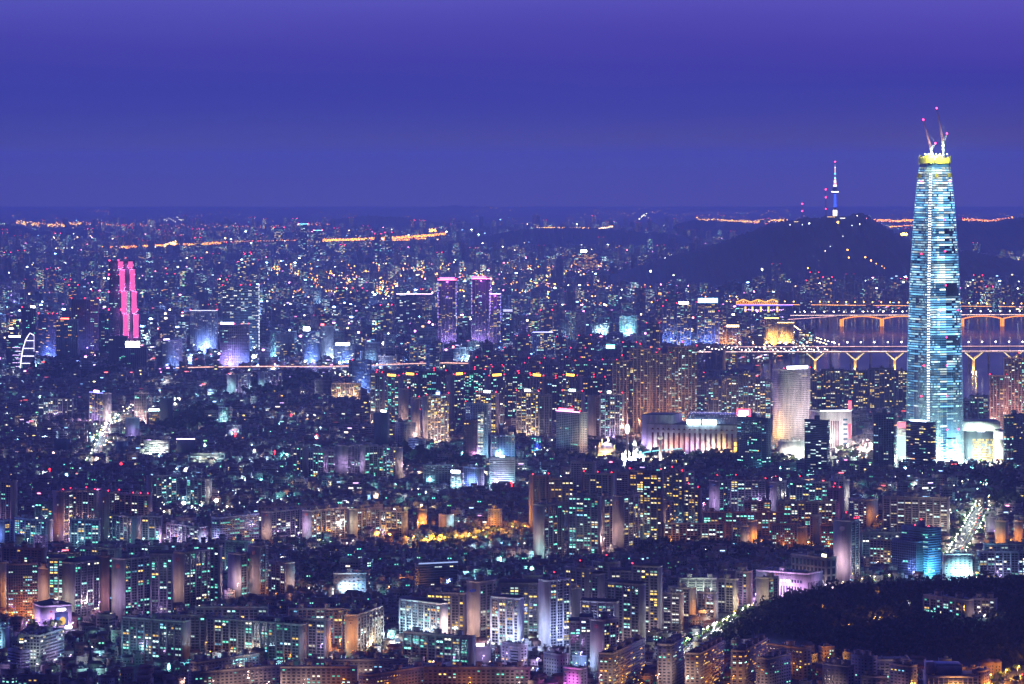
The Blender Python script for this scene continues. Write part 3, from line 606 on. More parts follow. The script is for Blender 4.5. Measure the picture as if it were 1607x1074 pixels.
A('pinkish gable block with an amber edge under an orange lamp', 388, 420, 858, 944, -19, wall=pinkw, lp=.3, nh=1, roof='peak', fl=[(OR, 3500, 'front', .6, 9), (PK, 2200, 'left', .5, 13)], emblem=('patch', (.3, .14, .12)))
A('rear dark block with teal rooms above the peaked gable', 196, 262, 858, 905, 6, wall=grey, lp=.22, nh=2, roof='peak')
A('rear dark block with hipped caps above the mauve gable', 120, 190, 862, 905, 8, wall=grey, lp=.18, nh=3, roof='peak')
A('rear dark block with an orange roof lamp beside it', 70, 125, 868, 905, 0, wall=brick, lp=.18, nh=2, roof='peak')
A('rear dark block over the tall teal block', 262, 330, 853, 895, 0, wall=grey, lp=.16, nh=3, roof='peak')
A('dark block with stepped caps near the long slab row', 330, 392, 850, 900, 6, wall=grey, lp=.2, nh=2, roof='peak')
A('rear rust roofed block above the rust lit block', 0, 72, 862, 920, 6, wall=brick, lp=.14, nh=3, roof='peak', fl=[(OR, 4000, 'front', .5, 9)])
A('gable block with pink blank end and a few bright rooms', 416, 462, 884, 934, 14, wall=pinkw, lp=.40, pal='white', nh=0, fl=[(PK, 3800, 'right', .5, 10)])
A('tall mauve gable with a teal stair beside the small wood', 398, 418, 856, 940, -11, wall=pinkw, lp=.4, nh=1, fl=[(PK, 2500, 'left', .5, 12)])
A('mauve four storey hall with a red cross sign and stair tower', 523, 574, 900, 934, 0, style='punch', wall=pale, lp=.02, roof='hut', nh=1, fh=4.2, bay=5.2, name='church_hall', cat='church', fl=[(PK, 3800, 'front', .5, 12)])
A('wide glass office with blue ribbon and amber end wall', 651, 718, 886, 922, -6, style='band', wall=navy, lp=.10, pal='white', roof='hut', nh=1, name='office_building', cat='office building', crown=(.4, .55, 1, .5), fl=[(OR, 9000, 'left', .5, 8), (BL, 2500, 'front', .6)])
# --- second line: towers with red roof lights
A('pink gabled tower with a dotted stair column and red roof lights', 81, 132, 772, 852, -18, wall=pinkw, lp=.22, pal='mix', roof='none', red=2, gwin=1, fl=[(PK, 5500, 'left', .5, 14), (OR, 2500, 'left', .5, 9)], emblem=('patch', (.10, .12, .25)))
A('twin of the pink tower with teal upper rooms', 108, 154, 771, 852, 5, wall=pinkw, lp=.18, pal='mix', roof='none', red=2)
A('pink tower with an orange emblem on its dotted gable', 154, 186, 774, 850, -16, wall=pinkw, lp=.18, pal='mix', roof='none', red=2, gwin=1, fl=[(PK, 5500, 'left', .5, 14)], emblem=('patch', (.5, .16, .05)))
A('broad pink tower with a yellow room stack and red roof lights', 183, 238, 778, 850, 6, wall=pinkw, lp=.26, pal='mix', roof='none', red=4, fl=[(PK, 3500, 'right', .5, 12), (PK, 2000, 'front', .3)])
A('slab with cyan windows in front of the pink towers', 110, 156, 815, 858, 0, wall=bluew, lp=.36, nh=1)
A('slab with cyan windows and a wide grey gable', 165, 222, 812, 854, 15, wall=bluew, lp=.34, nh=1, fl=[(CY, 800, 'front', .5)])
A('dark slab with yellow and cyan windows beside the grey gable', 221, 254, 811, 856, 4, wall=grey, lp=.34, nh=1)
A('tall grey block cut by the frame with a stepped top', -10, 26, 756, 834, 8, wall=pinkw, lp=.16, nh=1)
A('blue lit gable at the frame edge beside cyan rooms', -8, 18, 818, 852, -14, wall=bluew, lp=.3, nh=0, fl=[(BL, 4500, 'left', .5, 12)])
A('block with bright cyan and yellow rooms near the frame edge', 17, 82, 817, 856, 8, wall=bluew, lp=.42, pal='cool', nh=2, fl=[(CY, 1800, 'front', .7)])
A('small white block with punched windows in front of the cyan rooms', 52, 73, 842, 874, 5, style='punch', wall=white, lp=.05, nh=0, fl=[(PU, 2600, 'front', .5)])
A('block with a glowing green room stack between the towers', 54, 82, 788, 826, 0, wall=dark, lp=.45, pal='cool', nh=0)
A('pale apartment block with cyan lit stairs behind the parking lights', 229, 278, 748, 793, -8, wall=pale, lp=.30, nh=2, roof='peak', fl=[(CY, 1500, 'front', .7)])
A('pale block with a bright white gable behind the parking lights', 290, 332, 753, 795, 9, wall=pale, lp=.32, nh=1, roof='peak', fl=[(WH, 2200, 'right', .5, 10), (CY, 1200, 'left', .5)])
A('white violet five storey block with a red and blue gable emblem', 255, 326, 828, 860, 14, wall=white, lp=.40, pal='white', nh=3, fl=[(PU, 5500, 'front', .3), (PU, 4500, 'right', .5, 10)], emblem=('patch', (.4, .12, .12)))
A('blue grey apartment with blank gable and many small windows', 331, 402, 813, 860, -14, style='grid', wall=bluew, lp=.22, pal='cool', nh=2, fl=[(CY, 1500, 'left', .5)])
A('mauve slab with a pale emblem gable and white windows', 409, 475, 804, 848, -16, wall=pinkw, lp=.32, pal='white', nh=3, fl=[(PK, 3000, 'left', .5, 10), (PU, 1800, 'front', .5)], emblem=('patch', (.45, .16, .12)))
A('mauve slab with a lit violet gable and red emblem', 473, 542, 802, 852, -15, wall=pinkw, lp=.34, pal='white', nh=3, fl=[(PU, 3800, 'left', .5, 10), (PK, 1500, 'front', .5)], emblem=('patch', (.5, .14, .1)))
A('beige gabled slab with white windows beside the orange lit block', 541, 598, 800, 846, -19, wall=beige, lp=.30, pal='white', nh=2, fl=[(WH, 2200, 'left', .5, 10), (PU, 1500, 'front', .4)])
A('brightly orange lit slab front above the tree lane', 596, 640, 804, 848, 8, wall=beige, lp=.42, pal='warm', nh=2, fl=[(OR, 9000, 'front', .2, 10), (OR, 9000, 'front', .7, 10)])
A('rear mauve slab with a long row of roof boxes', 404, 520, 795, 836, 0, wall=pinkw, lp=.24, pal='white', nh=7, fl=[(PU, 1500, 'front', .5)])
A('rear mauve slab with roof boxes continuing the row', 516, 600, 793, 834, 0, wall=pinkw, lp=.24, pal='white', nh=5)
A('narrow orange block below the starry floodlamp', 655, 670, 800, 828, 0, style='blank', wall=beige, roof='none', fl=[(OR, 14000, 'front', .5, 7)])
A('orange block with square windows standing above the lit trees', 765, 788, 800, 832, 8, style='punch', wall=beige, lp=.3, pal='orange', nh=1, fl=[(OR, 9000, 'front', .5, 9), (OR, 4000, 'right', .5, 8)])
A('white blue wall block beside the narrow orange block', 688, 712, 809, 828, 9, style='blank', wall=white, roof='none', name='shop_building', cat='shop building', fl=[(CY, 4000, 'right', .5, 8)])
# --- mid towers with yellow rooftop lights
CR = (1, .5, .03)
for k, (u0, u1, vt, vb, g, wl, lp_, sg, txt) in enumerate([
    (581, 604, 587, 668, 4, pinkw, .30, None, 'dim tower with red tip beside the big gridded tower'),
    (602, 632, 592, 664, 6, pale, .36, CR, 'gridded tower crowned by an orange yellow lamp beside the banded office'),
    (632, 660, 590, 660, 6, grey, .24, CR, 'second tower with orange yellow crown lamp behind mauve gables'),
    (700, 730, 590, 668, -12, grey, .22, CR, 'tower with orange yellow crown lamp near the green gantry light'),
    (760, 792, 592, 672, -8, grey, .22, CR, 'tower with orange yellow crown lamp behind the white lit stair tower'),
    (832, 860, 592, 668, 7, pinkw, .20, CR, 'tower with orange yellow crown lamp behind the bluish trio tower'),
    (884, 914, 592, 672, 8, pinkw, .20, CR, 'tower with orange yellow crown lamp behind the pink crowned slab'),
    (662, 700, 584, 660, 0, dark, .34, None, 'dark tower with white room clusters behind the lit yellow tower'),
    (728, 762, 582, 660, 0, dark, .34, None, 'dark wide tower with white rooms beside the green gantry light'),
    (796, 832, 588, 664, 0, dark, .26, None, 'dark tower with yellowish rooms between two crowned towers'),
    (858, 886, 596, 668, 0, dark, .22, None, 'dark slim tower between crowned towers on the park side'),
    (914, 950, 594, 664, 0, dark, .22, None, 'dark tower behind the park side gridded tower')]):
    A(txt, u0, u1, vt, vb, g, wall=wl, lp=lp_, pal='cool' if lp_ > .3 else 'mix', roof='none' if sg else 'hut', nh=1, red=3, sign=(sg, 5, .55, 3.6, .5) if sg else None, fl=[(PK, 4000, 'front', .5)] if k in (0, 4, 5) else None, st=1.1)
A('bluntly blank mauve gable tower with a red tip', 625, 648, 611, 668, -15, wall=pinkw, lp=.1, roof='none', red=1, fl=[(PK, 4500, 'left', .5, 14)])
A('pink gable tower with red tips behind the low white block', 644, 664, 625, 690, -14, wall=pinkw, lp=.1, roof='none', red=2, fl=[(PK, 6000, 'left', .5, 14)])
A('lower pink gable tower with red tips in front of the pink gable tower', 651, 667, 645, 690, -8, wall=pinkw, lp=.1, roof='none', red=2, fl=[(PK, 6000, 'left', .5, 12)])
A('brightly lit tower with many yellow rooms and a blue roof light', 662, 704, 622, 700, -8, wall=(.55, .46, .42), lp=.50, pal='warm', roof='none', red=3, sign=(BL, 4, .16, 5, .5), fl=[(PK, 5000, 'front', .2), (PK, 5000, 'front', .75), (PK, 3000, 'left', .5)], st=1.25)
A('yellow room tower with white roof lamps behind a white stair tower', 746, 783, 618, 690, 4, wall=(.50, .40, .36), lp=.46, pal='warm', roof='none', red=3, sign=((.8, .9, 1), 6, .3, 4, .55), fl=[(PK, 4500, 'front', .7)], st=1.2)
A('yellow room tower with blue corner lights and pale edge', 810, 848, 616, 690, 3, wall=(.52, .44, .38), lp=.48, pal='warm', roof='none', red=2, sign=((.8, .9, 1), 6, .25, 4, .5), fl=[(PK, 4500, 'front', .5), (WH, 3500, 'front', .85)], st=1.2)
A('dim slab attached to the blue cornered tower', 846, 866, 620, 690, 0, wall=grey, lp=.1, roof='none')
A('yellow room tower with red tips behind the pink crowned slab', 882, 918, 616, 690, 4, wall=(.46, .38, .36), lp=.45, pal='warm', roof='none', red=3, sign=((.7, 1, .95), 5, .3, 4, .5), st=1.1)
A('gridded bluish tower with a white starry roof lamp', 942, 980, 619, 694, 3, wall=(.45, .45, .50), lp=.40, pal='mix', roof='none', red=2, sign=((.8, 1, .9), 8, .15, 4, .4), fl=[(PU, 4000, 'front', .4), (WH, 2500, 'front', .85)])
A('mauve slab with a blank flank between the two gridded towers', 922, 946, 622, 692, -12, wall=pinkw, lp=.14, roof='none', fl=[(PK, 3000, 'left', .5)])
A('tower with a pink and white glowing crown', 873, 922, 648, 720, 12, style='grid', wall=pinkw, lp=.06, pal='cool', roof='core', nh=1, red=2, crown=(1, .35, .85, 3), sign=((1, .06, .12), 7, .62, 4, .42), fl=[(PK, 5000, 'right', .5, 14), (PK, 2000, 'front', .5)])
A('white stair tower with a column of lit landings', 730, 770, 634, 722, 5, style='punch', wall=bluew, lp=.10, pal='white', roof='none', red=1, fl=[(CY, 5000, 'right', .5, 9), (PU, 5000, 'front', .6, 8)])
A('slim white lit stair slab beside the dark red tower', 749, 759, 647, 722, 0, style='band', wall=white, lp=.95, pal='white', roof='none', name='office_building', cat='office building', st=1.3, fl=[(CY, 3000, 'front', .5)])
A('dark red gridded tower beside the white stair slab', 727, 749, 661, 722, 0, style='grid', wall=(.16, .05, .06), lp=.06, roof='none', name='office_building', cat='office building')
A('navy dark tower with one bright white roof sign', 586, 611, 648, 706, 5, style='blank', wall=navy, roof='none', name='office_building', cat='office building', sign=((.85, .95, 1), 9, .4, 3, .8))
A('banded white office with curved floor slabs and a violet base', 768, 808, 719, 764, 0, style='band', wall=white, lp=.12, pal='white', roof='none', name='office_building', cat='office building', fl=[(PU, 6000, 'front', .3, 8), (CY, 4000, 'front', .8, 8)], sign=((.8, .9, 1), 5, .18, 2.2, .5))
A('blue lit commercial block beside a glaring white sign wall', 726, 760, 735, 768, 8, style='punch', wall=bluew, lp=.04, roof='hut', nh=1, name='shop_building', cat='shop building', fl=[(BL, 14000, 'front', .5, 9), (PU, 3000, 'right', .5)])
A('shop with a glaring white and blue sign wall', 707, 728, 744, 770, 4, style='grid', wall=white, lp=.8, pal='white', roof='none', name='shop_building', cat='shop building', sign=((.75, .8, 1), 11, .8, 4, .45), fl=[(CY, 6000, 'front', .5, 8)], st=1.8)
A('grey colonnaded office beside the blue lit block', 664, 708, 730, 762, 0, style='grid', wall=grey, lp=.02, roof='hut', nh=2, name='office_building', cat='office building')
A('white low clinic with ribbon windows below the mauve gables', 640, 668, 690, 714, 8, style='band', wall=white, lp=.1, pal='white', roof='none', name='office_building', cat='office building', fl=[(BL, 3500, 'front', .5)])
A('castellated grey hotel beside a pale blank wall', 620, 652, 664, 702, 14, style='punch', wall=pale, lp=.04, roof='hut', nh=2, name='office_building', cat='hotel', fl=[(PK, 2500, 'right', .5)])
A('blue lit glass office near the navy tower', 770, 808, 684, 722, 0, style='punch', wall=bluew, lp=.18, roof='none', name='office_building', cat='office building', fl=[(BL, 4000, 'front', .7)])
A('small tower wrapped in a glowing blue video screen', 833, 850, 686, 712, 0, style='grid', wall=navy, lp=.75, pal='cool', roof='none', name='office_building', cat='office building', fl=[((.1, .15, 1), 6000, 'front', .5, 6)])
# --- low apartments in the middle
for k, (u0, u1, vt, vb, g, txt) in enumerate([
    (459, 484, 702, 748, 9, 'low dark block with teal stairs at the end of the middle row'), (482, 514, 708, 750, 6, 'middle row block with teal room stacks'),
    (514, 530, 706, 748, 0, 'dim middle row block with a single lit stair'), (525, 568, 700, 750, -20, 'middle row block with a broad bare gable'),
    (564, 592, 700, 750, -8, 'middle row block with a bright edge strip'), (588, 622, 704, 750, 8, 'middle row block with many teal rooms'), (606, 632, 703, 752, 11, 'middle row block ending in a pale lit gable')]):
    A(txt, u0, u1, vt, vb, g, wall=pale if k > 3 else grey, lp=.34 if k != 3 else .15, pal='cool', roof='peak', nh=1, fl=[(PU if k < 6 else PK, 2200, 'right' if g > 0 else ('left' if g < 0 else 'front'), .5, 10)] if k > 2 else None)
# --- tall dark estate with red roof lights
A('blank mauve gable with a peaked parapet and grey flank of small windows', 837, 886, 793, 878, -16, style='apt', wall=pinkw, lp=.16, pal='cool', roof='peak', nh=2, fl=[(PK, 2500, 'left', .5, 14)], emblem=('patch', (.2, .1, .1)))
A('broad dark block with teal and yellow room stacks', 892, 944, 781, 874, 4, wall=grey, lp=.34, pal='cool', roof='peak', nh=3, fl=[(PK, 900, 'front', .5)])
A('narrow mauve gable beside the teal and yellow block', 938, 962, 781, 868, -9, wall=pinkw, lp=.4, pal='cool', roof='peak', nh=1, fl=[(PK, 2200, 'left', .5, 14)])
A('wide blank mauve gable with a faint emblem near the yellow stacks', 961, 1006, 779, 870, -17, wall=pinkw, lp=.26, pal='mix', roof='peak', nh=2, fl=[(PK, 2500, 'left', .5, 14)], emblem=('patch', (.2, .11, .11)))
A('dark tower with stacks of bright yellow rooms and a bare roof', 988, 1042, 740, 856, 4, wall=dark, lp=.36, pal='warm', roof='none', red=2)
A('stone faced gable beside the bright yellow stacks', 1029, 1058, 788, 846, -15, wall=pinkw, lp=.3, pal='warm', roof='none', fl=[(PK, 2600, 'left', .5, 12)], emblem=('patch', (.08, .08, .12)))
A('dark tower with yellow stairs under a starry red light', 1036, 1076, 742, 836, 5, wall=dark, lp=.34, pal='warm', roof='hut', nh=1, red=2)
A('dark stepped tower with yellow rooms under the second starry red light', 1062, 1102, 768, 836, 6, wall=brick, lp=.34, pal='warm', roof='hut', nh=1, red=2)
A('rear dark tower with a string of amber stair lights', 830, 862, 748, 846, -6, wall=brick, lp=.16, pal='warm', roof='none', red=2)
A('rear dark tower with yellow rooms beside the string of stair lights', 858, 900, 752, 840, 0, wall=dark, lp=.2, pal='warm', roof='none', red=1)
A('rear dark tower with blind balcony bands and red tips', 916, 966, 745, 836, 6, wall=grey, lp=.05, pal='warm', roof='none', red=3)
# --- beige and grey estate towards the river side
A('grey apartment with a pale blue gable and white rooms', 1113, 1150, 755, 812, -15, wall=pale, lp=.24, pal='cool', roof='peak', nh=2, red=1, fl=[(PU, 3800, 'left', .5, 12)], emblem=('patch', (.08, .2, .3)))
A('grey apartment with yellow and teal rooms beside the oval marked gable', 1146, 1202, 754, 812, 0, wall=grey, lp=.30, pal='mix', roof='peak', nh=3, red=2)
A('grey gable with a dark blue oval mark', 1201, 1236, 757, 812, -17, wall=pale, lp=.24, pal='cool', roof='peak', nh=1, red=1, fl=[(PU, 2800, 'left', .5, 12)], emblem=('oval', (.04, .06, .3)))
A('greenish grey apartment front with wide lit rooms', 1240, 1305, 757, 806, 4, wall=pale, lp=.34, pal='cool', roof='hut', nh=2, red=1, fl=[(CY, 1800, 'front', .4)])
A('white edged apartment seen end on with stepped roof', 1303, 1334, 754, 806, 9, wall=white, lp=.06, roof='hut', nh=2, fl=[(WH, 3500, 'right', .5, 10)])
A('red lit mauve block with three red roof lights', 1299, 1326, 768, 822, 8, wall=(.35, .16, .17), lp=.1, pal='cool', roof='hut', nh=1, red=3)
A('beige long slab with yellow and white rooms and three roof boxes', 1219, 1312, 787, 836, 0, wall=beige, lp=.36, pal='mix', roof='hut', nh=3, fl=[(OR, 2200, 'front', .2), (OR, 2200, 'front', .8)])
A('beige short slab with yellow rooms before the oval marked gable', 1167, 1210, 787, 816, 0, wall=beige, lp=.36, pal='mix', roof='hut', nh=2, fl=[(OR, 1200, 'front', .5)])
A('long dark slab with orange piers and teal rooms', 1103, 1242, 804, 848, 0, wall=brick, lp=.36, pal='cool', roof='hut', nh=5, fl=[(OR, 3200, 'front', .2), (OR, 3200, 'front', .85)])
A('dark slab with teal rooms over the park trees', 1042, 1136, 822, 856, 0, wall=beige, lp=.34, pal='white', roof='none', fl=[(OR, 2600, 'front', .1), (PK, 900, 'front', .6)])
A('pale gable with dark writing like marks among dark slabs', 1150, 1177, 826, 862, 14, wall=beige, lp=.3, roof='hut', nh=1, fl=[(PK, 2600, 'right', .5, 10)], emblem=('mark', (.1, .08, .1)))
A('tall glowing orange gable slab beside the park trees', 1172, 1189, 818, 858, 12, wall=beige, lp=.3, roof='none', fl=[(OR, 16000, 'right', .5, 8)])
A('rust slab with dense small balconies and teal rooms', 1211, 1248, 822, 866, 0, style='grid', wall=brick, lp=.3, pal='cool', bay=2.7, roof='hut', nh=2, fl=[(OR, 4500, 'front', .5, 9)])
A('pale orange gable with marks beside the rust slab', 1244, 1268, 828, 866, 16, wall=beige, lp=.2, roof='hut', nh=1, fl=[(OR, 4500, 'right', .5, 11)], emblem=('mark', (.1, .08, .1)))
A('tall dull orange gable beside the grey violet tower', 1272, 1290, 810, 862, 14, wall=beige, lp=.2, roof='none', fl=[(OR, 6500, 'right', .5, 11)], emblem=('mark', (.2, .12, .1)))
A('rust slab beside the foot of the grey violet tower', 1288, 1312, 824, 864, 0, style='grid', wall=brick, lp=.3, pal='cool', bay=2.7, roof='none', fl=[(OR, 3500, 'front', .5, 9)])
A('tall grey violet tower with a stone panelled end', 1309, 1350, 818, 916, -26, style='apt', wall=pale, lp=.10, pal='mix', roof='core', nh=1, red=4, fl=[(PU, 3500, 'left', .5, 14), (PK, 3500, 'left', .3, 10), (WH, 1500, 'front', .6)], emblem=('patch', (.22, .2, .28)))
A('brown office with tall dark bays behind the violet hall', 1246, 1314, 876, 930, 18, style='grid', wall=beige, lp=.01, roof='hut', nh=1, fh=9.0, bay=6.5, hf=.75, wf=.62, name='office_building', cat='office building', side=True, sign=((1, .9, .6), 5, .12, 3, .95), fl=[(PK, 3500, 'front', .5, 11)])
A('grey slab with teal rooms in front of the violet hall', 1187, 1223, 908, 958, -18, wall=beige, lp=.34, pal='cool', nh=1, roof='hut', fl=[(PK, 900, 'left', .5)])
A('pale tower with balcony shelves and a bright room stack', 1335, 1379, 785, 834, 19, wall=pale, lp=.42, pal='white', hf=.5, wf=.95, roof='none', fl=[(YL, 2600, 'front', .5), (OR, 2500, 'right', .2, 6)])
A('long beige slab with white rooms before the bright avenue', 1388, 1492, 782, 846, 4, wall=pinkw, lp=.34, pal='white', hf=.5, wf=.95, roof='hut', nh=3, fl=[(PK, 2500, 'front', .3), (PK, 2500, 'front', .8)])
A('low dark slab with teal rooms beside the blue glass office', 1352, 1412, 836, 878, 0, wall=grey, lp=.3, pal='white', roof='hut', nh=3)
A('brown block with a bright yellow and teal stair', 1366, 1410, 848, 892, 6, style='grid', wall=beige, lp=.16, pal='mix', roof='none', fl=[(PK, 1200, 'front', .5)])
A('tall blue glass office with violet floor bands', 1419, 1479, 830, 904, 22, style='band', wall=(.10, .17, .30), lp=.26, pal='cool', roof='core', nh=1, red=3, name='office_building', cat='office building', side=True, fl=[((.15, .65, 1), 16000, 'right', .5, 12), ((.3, .4, 1), 5000, 'front', .7, 12)])
A('lower glass office with a cyan lit glass flank', 1404, 1452, 851, 904, 14, style='glass', wall=(.12, .14, .24), lp=.05, pal='cool', roof='none', name='office_building', cat='office building', side=True, fl=[((.2, .85, 1), 12000, 'right', .5, 9)])
A('cyan floodlit apartment beside a glaring white lamp', 1481, 1526, 870, 920, 0, style='punch', wall=white, lp=.12, pal='white', nh=1, bay=5, fl=[((.35, .9, 1), 12000, 'front', .3, 9, 16), ((.35, .9, 1), 12000, 'front', .8, 9, 16)])
A('teal lit stair block attached to the cyan floodlit apartment', 1522, 1538, 876, 918, 0, wall=dark, lp=.4, roof='none')
A('long slab with yellow and teal rooms along the wooded edge', 1536, 1612, 866, 912, 0, wall=bluew, lp=.36, pal='mix', roof='none', fl=[(PU, 1500, 'front', .4)])
A('rear slab with roof boxes behind the long yellow and teal slab', 1545, 1620, 854, 905, 0, wall=grey, lp=.2, pal='mix', roof='hut', nh=3)
A('orange gable tower with square marks beside the avenue', 1562, 1584, 818, 862, 6, wall=beige, lp=.1, roof='hut', nh=1, fl=[(OR, 9000, 'front', .5, 10)], style='blank')
A('orange gable tower at the frame edge above the avenue', 1592, 1616, 818, 856, -12, wall=beige, lp=.1, roof='hut', nh=1, fl=[(OR, 9000, 'left', .5, 10)])
A('grey small block with a green lit niche beside the avenue', 1548, 1564, 812, 842, 0, style='blank', wall=pale, roof='hut', nh=1, name='office_building', cat='office building', fl=[(PU, 1500, 'front', .5)])
A('apartment on the wooded rise with teal rooms and a mauve gable', 1457, 1530, 942, 996, 14, wall=grey, lp=.26, pal='cool', roof='peak', nh=2, fl=[(PK, 2600, 'right', .5, 12)], emblem=('patch', (.25, .14, .14)))
A('apartment on the wooded rise with white rooms beside the mauve gable', 1527, 1567, 941, 990, 6, wall=grey, lp=.38, pal='white', roof='peak', nh=2, fl=[(PK, 900, 'front', .5)])
A('small villa block below the apartments on the wooded rise', 1500, 1552, 972, 1000, 0, wall=pinkw, lp=.3, pal='mix', nh=2)
# --- river side: dark blocks before the water, tower neighbours
for k, (u0, u1, vt, vb, txt) in enumerate([(1288, 1326, 580, 645, 'dark riverside tower with yellow rooms beside the white hotel'), (1324, 1366, 582, 646, 'dark riverside tower with yellow rooms, second from the white hotel'),
        (1364, 1404, 578, 648, 'dark riverside tower with a red glowing patch of rooms'), (1402, 1428, 582, 648, 'dark riverside tower beside the glass skyscraper'), (1266, 1290, 584, 645, 'dark riverside tower half hidden by the white hotel')]):
    A(txt, u0, u1, vt, vb, 0, wall=dark, lp=.30, pal='warm', roof='hut', nh=1, st=.8)
for k, (u0, u1, vt, vb, lp_, txt) in enumerate([(1111, 1132, 594, 662, .24, 'slim grey tower at the end of the riverside estate'), (1132, 1160, 591, 664, .3, 'gridded riverside estate tower with white rooms'), (1158, 1186, 586, 664, .34, 'gridded riverside estate tower with a magenta roof light'), (1184, 1214, 596, 664, .42, 'riverside estate tower with yellow and green rooms beside the hotel')]):
    A(txt, u0, u1, vt, vb, 0, wall=pale if k else grey, lp=lp_, pal='mix', roof='hut', nh=1, fl=[(PK, 5000, 'front', .5)] if k in (0, 2) else None)
GAL = (.40, .28, .20)
for k, (u0, u1, vt, vb, txt) in enumerate([(961, 992, 566, 690, 'brown residential skyscraper with amber rooms, lowest of its trio'), (988, 1022, 548, 690, 'brown residential skyscraper with amber rooms behind the white spire'),
        (1018, 1052, 556, 690, 'brown residential skyscraper with amber rooms beside the sparkling one'), (1048, 1094, 545, 690, 'brown residential skyscraper sparkling with white upper rooms')]):
    A(txt, u0, u1, vt, vb, 0, wall=GAL, lp=.17 if k < 3 else .30, pal='warm' if k < 3 else 'mix', roof='core', nh=1, red=2, fh=3.2, bay=3.0, fl=[((1, .5, .28), 17000, 'front', .5, 60, 30)], st=.8)
A('dark glass tower in front of the mall with blue dots', 1159, 1211, 657, 742, 16, style='grid', wall=navy, lp=.14, pal='cool', roof='core', nh=1, name='apartment_tower', sign=((.9, 1, .8), 4, .3, 2.5, .2))
A('dark glass tower with a white glaring base beside the store', 1264, 1303, 660, 744, 5, style='band', wall=navy, lp=.18, pal='white', roof='core', nh=1, name='apartment_tower')
A('dark twin tower with few rooms beside the red signed store', 1372, 1409, 650, 738, 6, style='grid', wall=navy, lp=.10, pal='mix', roof='core', nh=1, name='apartment_tower')
A('dark tower with a blue white roof line before the skyscraper', 1426, 1470, 664, 742, 10, style='band', wall=navy, lp=.20, pal='mix', roof='none', name='apartment_tower', sign=((.6, .75, 1), 7, .66, 2.2, .5), side=True)
A('dark tower at the frame edge with a brown flank', 1575, 1612, 652, 740, -10, style='grid', wall=navy, lp=.12, pal='mix', roof='core', nh=1, name='apartment_tower', fl=[(OR, 3000, 'left', .5)])
A('stepped pinkish residential skyscraper beside the river', 1553, 1580, 590, 690, 0, wall=(.42, .27, .25), lp=.24, pal='mix', roof='none', red=2, fh=3.2, bay=3.0, fl=[((1, .55, .42), 60000, 'front', .5, 70, 30)])
A('tallest step of the pinkish residential skyscraper beside the river', 1576, 1625, 562, 690, 0, wall=(.42, .27, .25), lp=.24, pal='mix', roof='core', nh=1, red=2, fh=3.2, bay=3.0, fl=[((1, .55, .42), 65000, 'front', .4, 70, 30)])
# --- business district beyond the elevated road
BIZ = dict(name='office_building', cat='office building')
A('wide glass office with a white beaded edge', 349, 407, 449, 562, 0, style='band', wall=(.16, .22, .34), lp=.22, pal='white', roof='none', red=4, fh=4.2, fl=[((.4, .6, 1), 60000, 'front', .5, 25)], vstrip=(.8, .85, 1, 1.6, .1, (1,)), side=True, **BIZ)
A('violet grey office twin with red roof lights', 345, 391, 510, 578, 0, style='grid', wall=(.32, .30, .46), lp=.06, roof='none', red=4, fh=3.8, sign=((.5, .6, 1), 5, .45, 5, .25), fl=[(PU, 30000, 'front', .3, 20), (BL, 20000, 'front', .8, 20)], **BIZ)
A('white gridded hotel with an amber stair strip', 298, 341, 488, 556, 0, style='punch', wall=(.55, .55, .66), lp=.30, pal='white', roof='none', red=2, fl=[(BL, 30000, 'front', .6, 18)], crown=(.6, .6, 1, 1.6), **BIZ)
A('striped office with a dark glass end beside the highway', 243, 283, 535, 580, -12, style='band', wall=(.36, .38, .46), lp=.08, pal='white', roof='none', sign=((.5, .4, 1), 5, .3, 3, .2), fl=[(BL, 9000, 'front', .6, 14)], **BIZ)
A('dark office under a huge glaring white billboard', 186, 230, 546, 580, 0, style='grid', wall=(.2, .22, .28), lp=.06, roof='none', sign=((1, .98, .9), 14, .5, 14, .5), **BIZ)
A('teal shadowed office in front of the pink lit tower', 171, 200, 528, 580, 0, style='glass', wall=(.1, .18, .22), lp=.05, roof='none', **BIZ)
A('dark office with a column of green white stair lights', 152, 180, 492, 560, 0, style='grid', wall=(.14, .16, .24), lp=.14, roof='none', red=2, pal='cool', **BIZ)
A('blue violet office slab with red roof lights', 60, 90, 494, 566, 0, style='band', wall=(.22, .22, .42), lp=.10, pal='orange', roof='none', red=4, fl=[(BL, 26000, 'front', .6, 18)], **BIZ)
A('grey green office with a red sign and amber floor lights', 88, 122, 502, 572, 0, style='grid', wall=(.2, .24, .27), lp=.10, pal='orange', roof='none', sign=((1, .1, .05), 6, .38, 3, .4), **BIZ)
A('unfinished dark office with scattered pink lights', 112, 154, 470, 566, 0, style='grid', wall=(.11, .11, .2), lp=.05, pal='mix', roof='none', red=3, **BIZ)
A('office with green white lit floors beside a bright roof lamp', 34, 56, 484, 556, 0, style='grid', wall=(.15, .18, .26), lp=.10, pal='cool', roof='none', red=1, sign=((.9, .95, 1), 9, .3, 5, .8), **BIZ)
A('office with white roof signs beside the sail shaped facade', 10, 36, 530, 584, 0, style='band', wall=(.12, .14, .24), lp=.14, pal='cool', roof='none', sign=((.85, .85, 1), 9, .7, 3, .5), **BIZ)
A('office with a beaming white floodlight on its roof', 476, 502, 520, 572, 0, style='band', wall=(.3, .36, .48), lp=.28, pal='white', roof='none', sign=((.9, .97, 1), 14, .38, 9, .2), fl=[(BL, 20000, 'front', .5, 14)], **BIZ)
A('slender office with a white light strip and red sign', 503, 523, 512, 566, 0, style='band', wall=(.34, .36, .45), lp=.10, pal='white', roof='none', sign=((1, .1, .1), 5, .25, 5, .15), **BIZ)
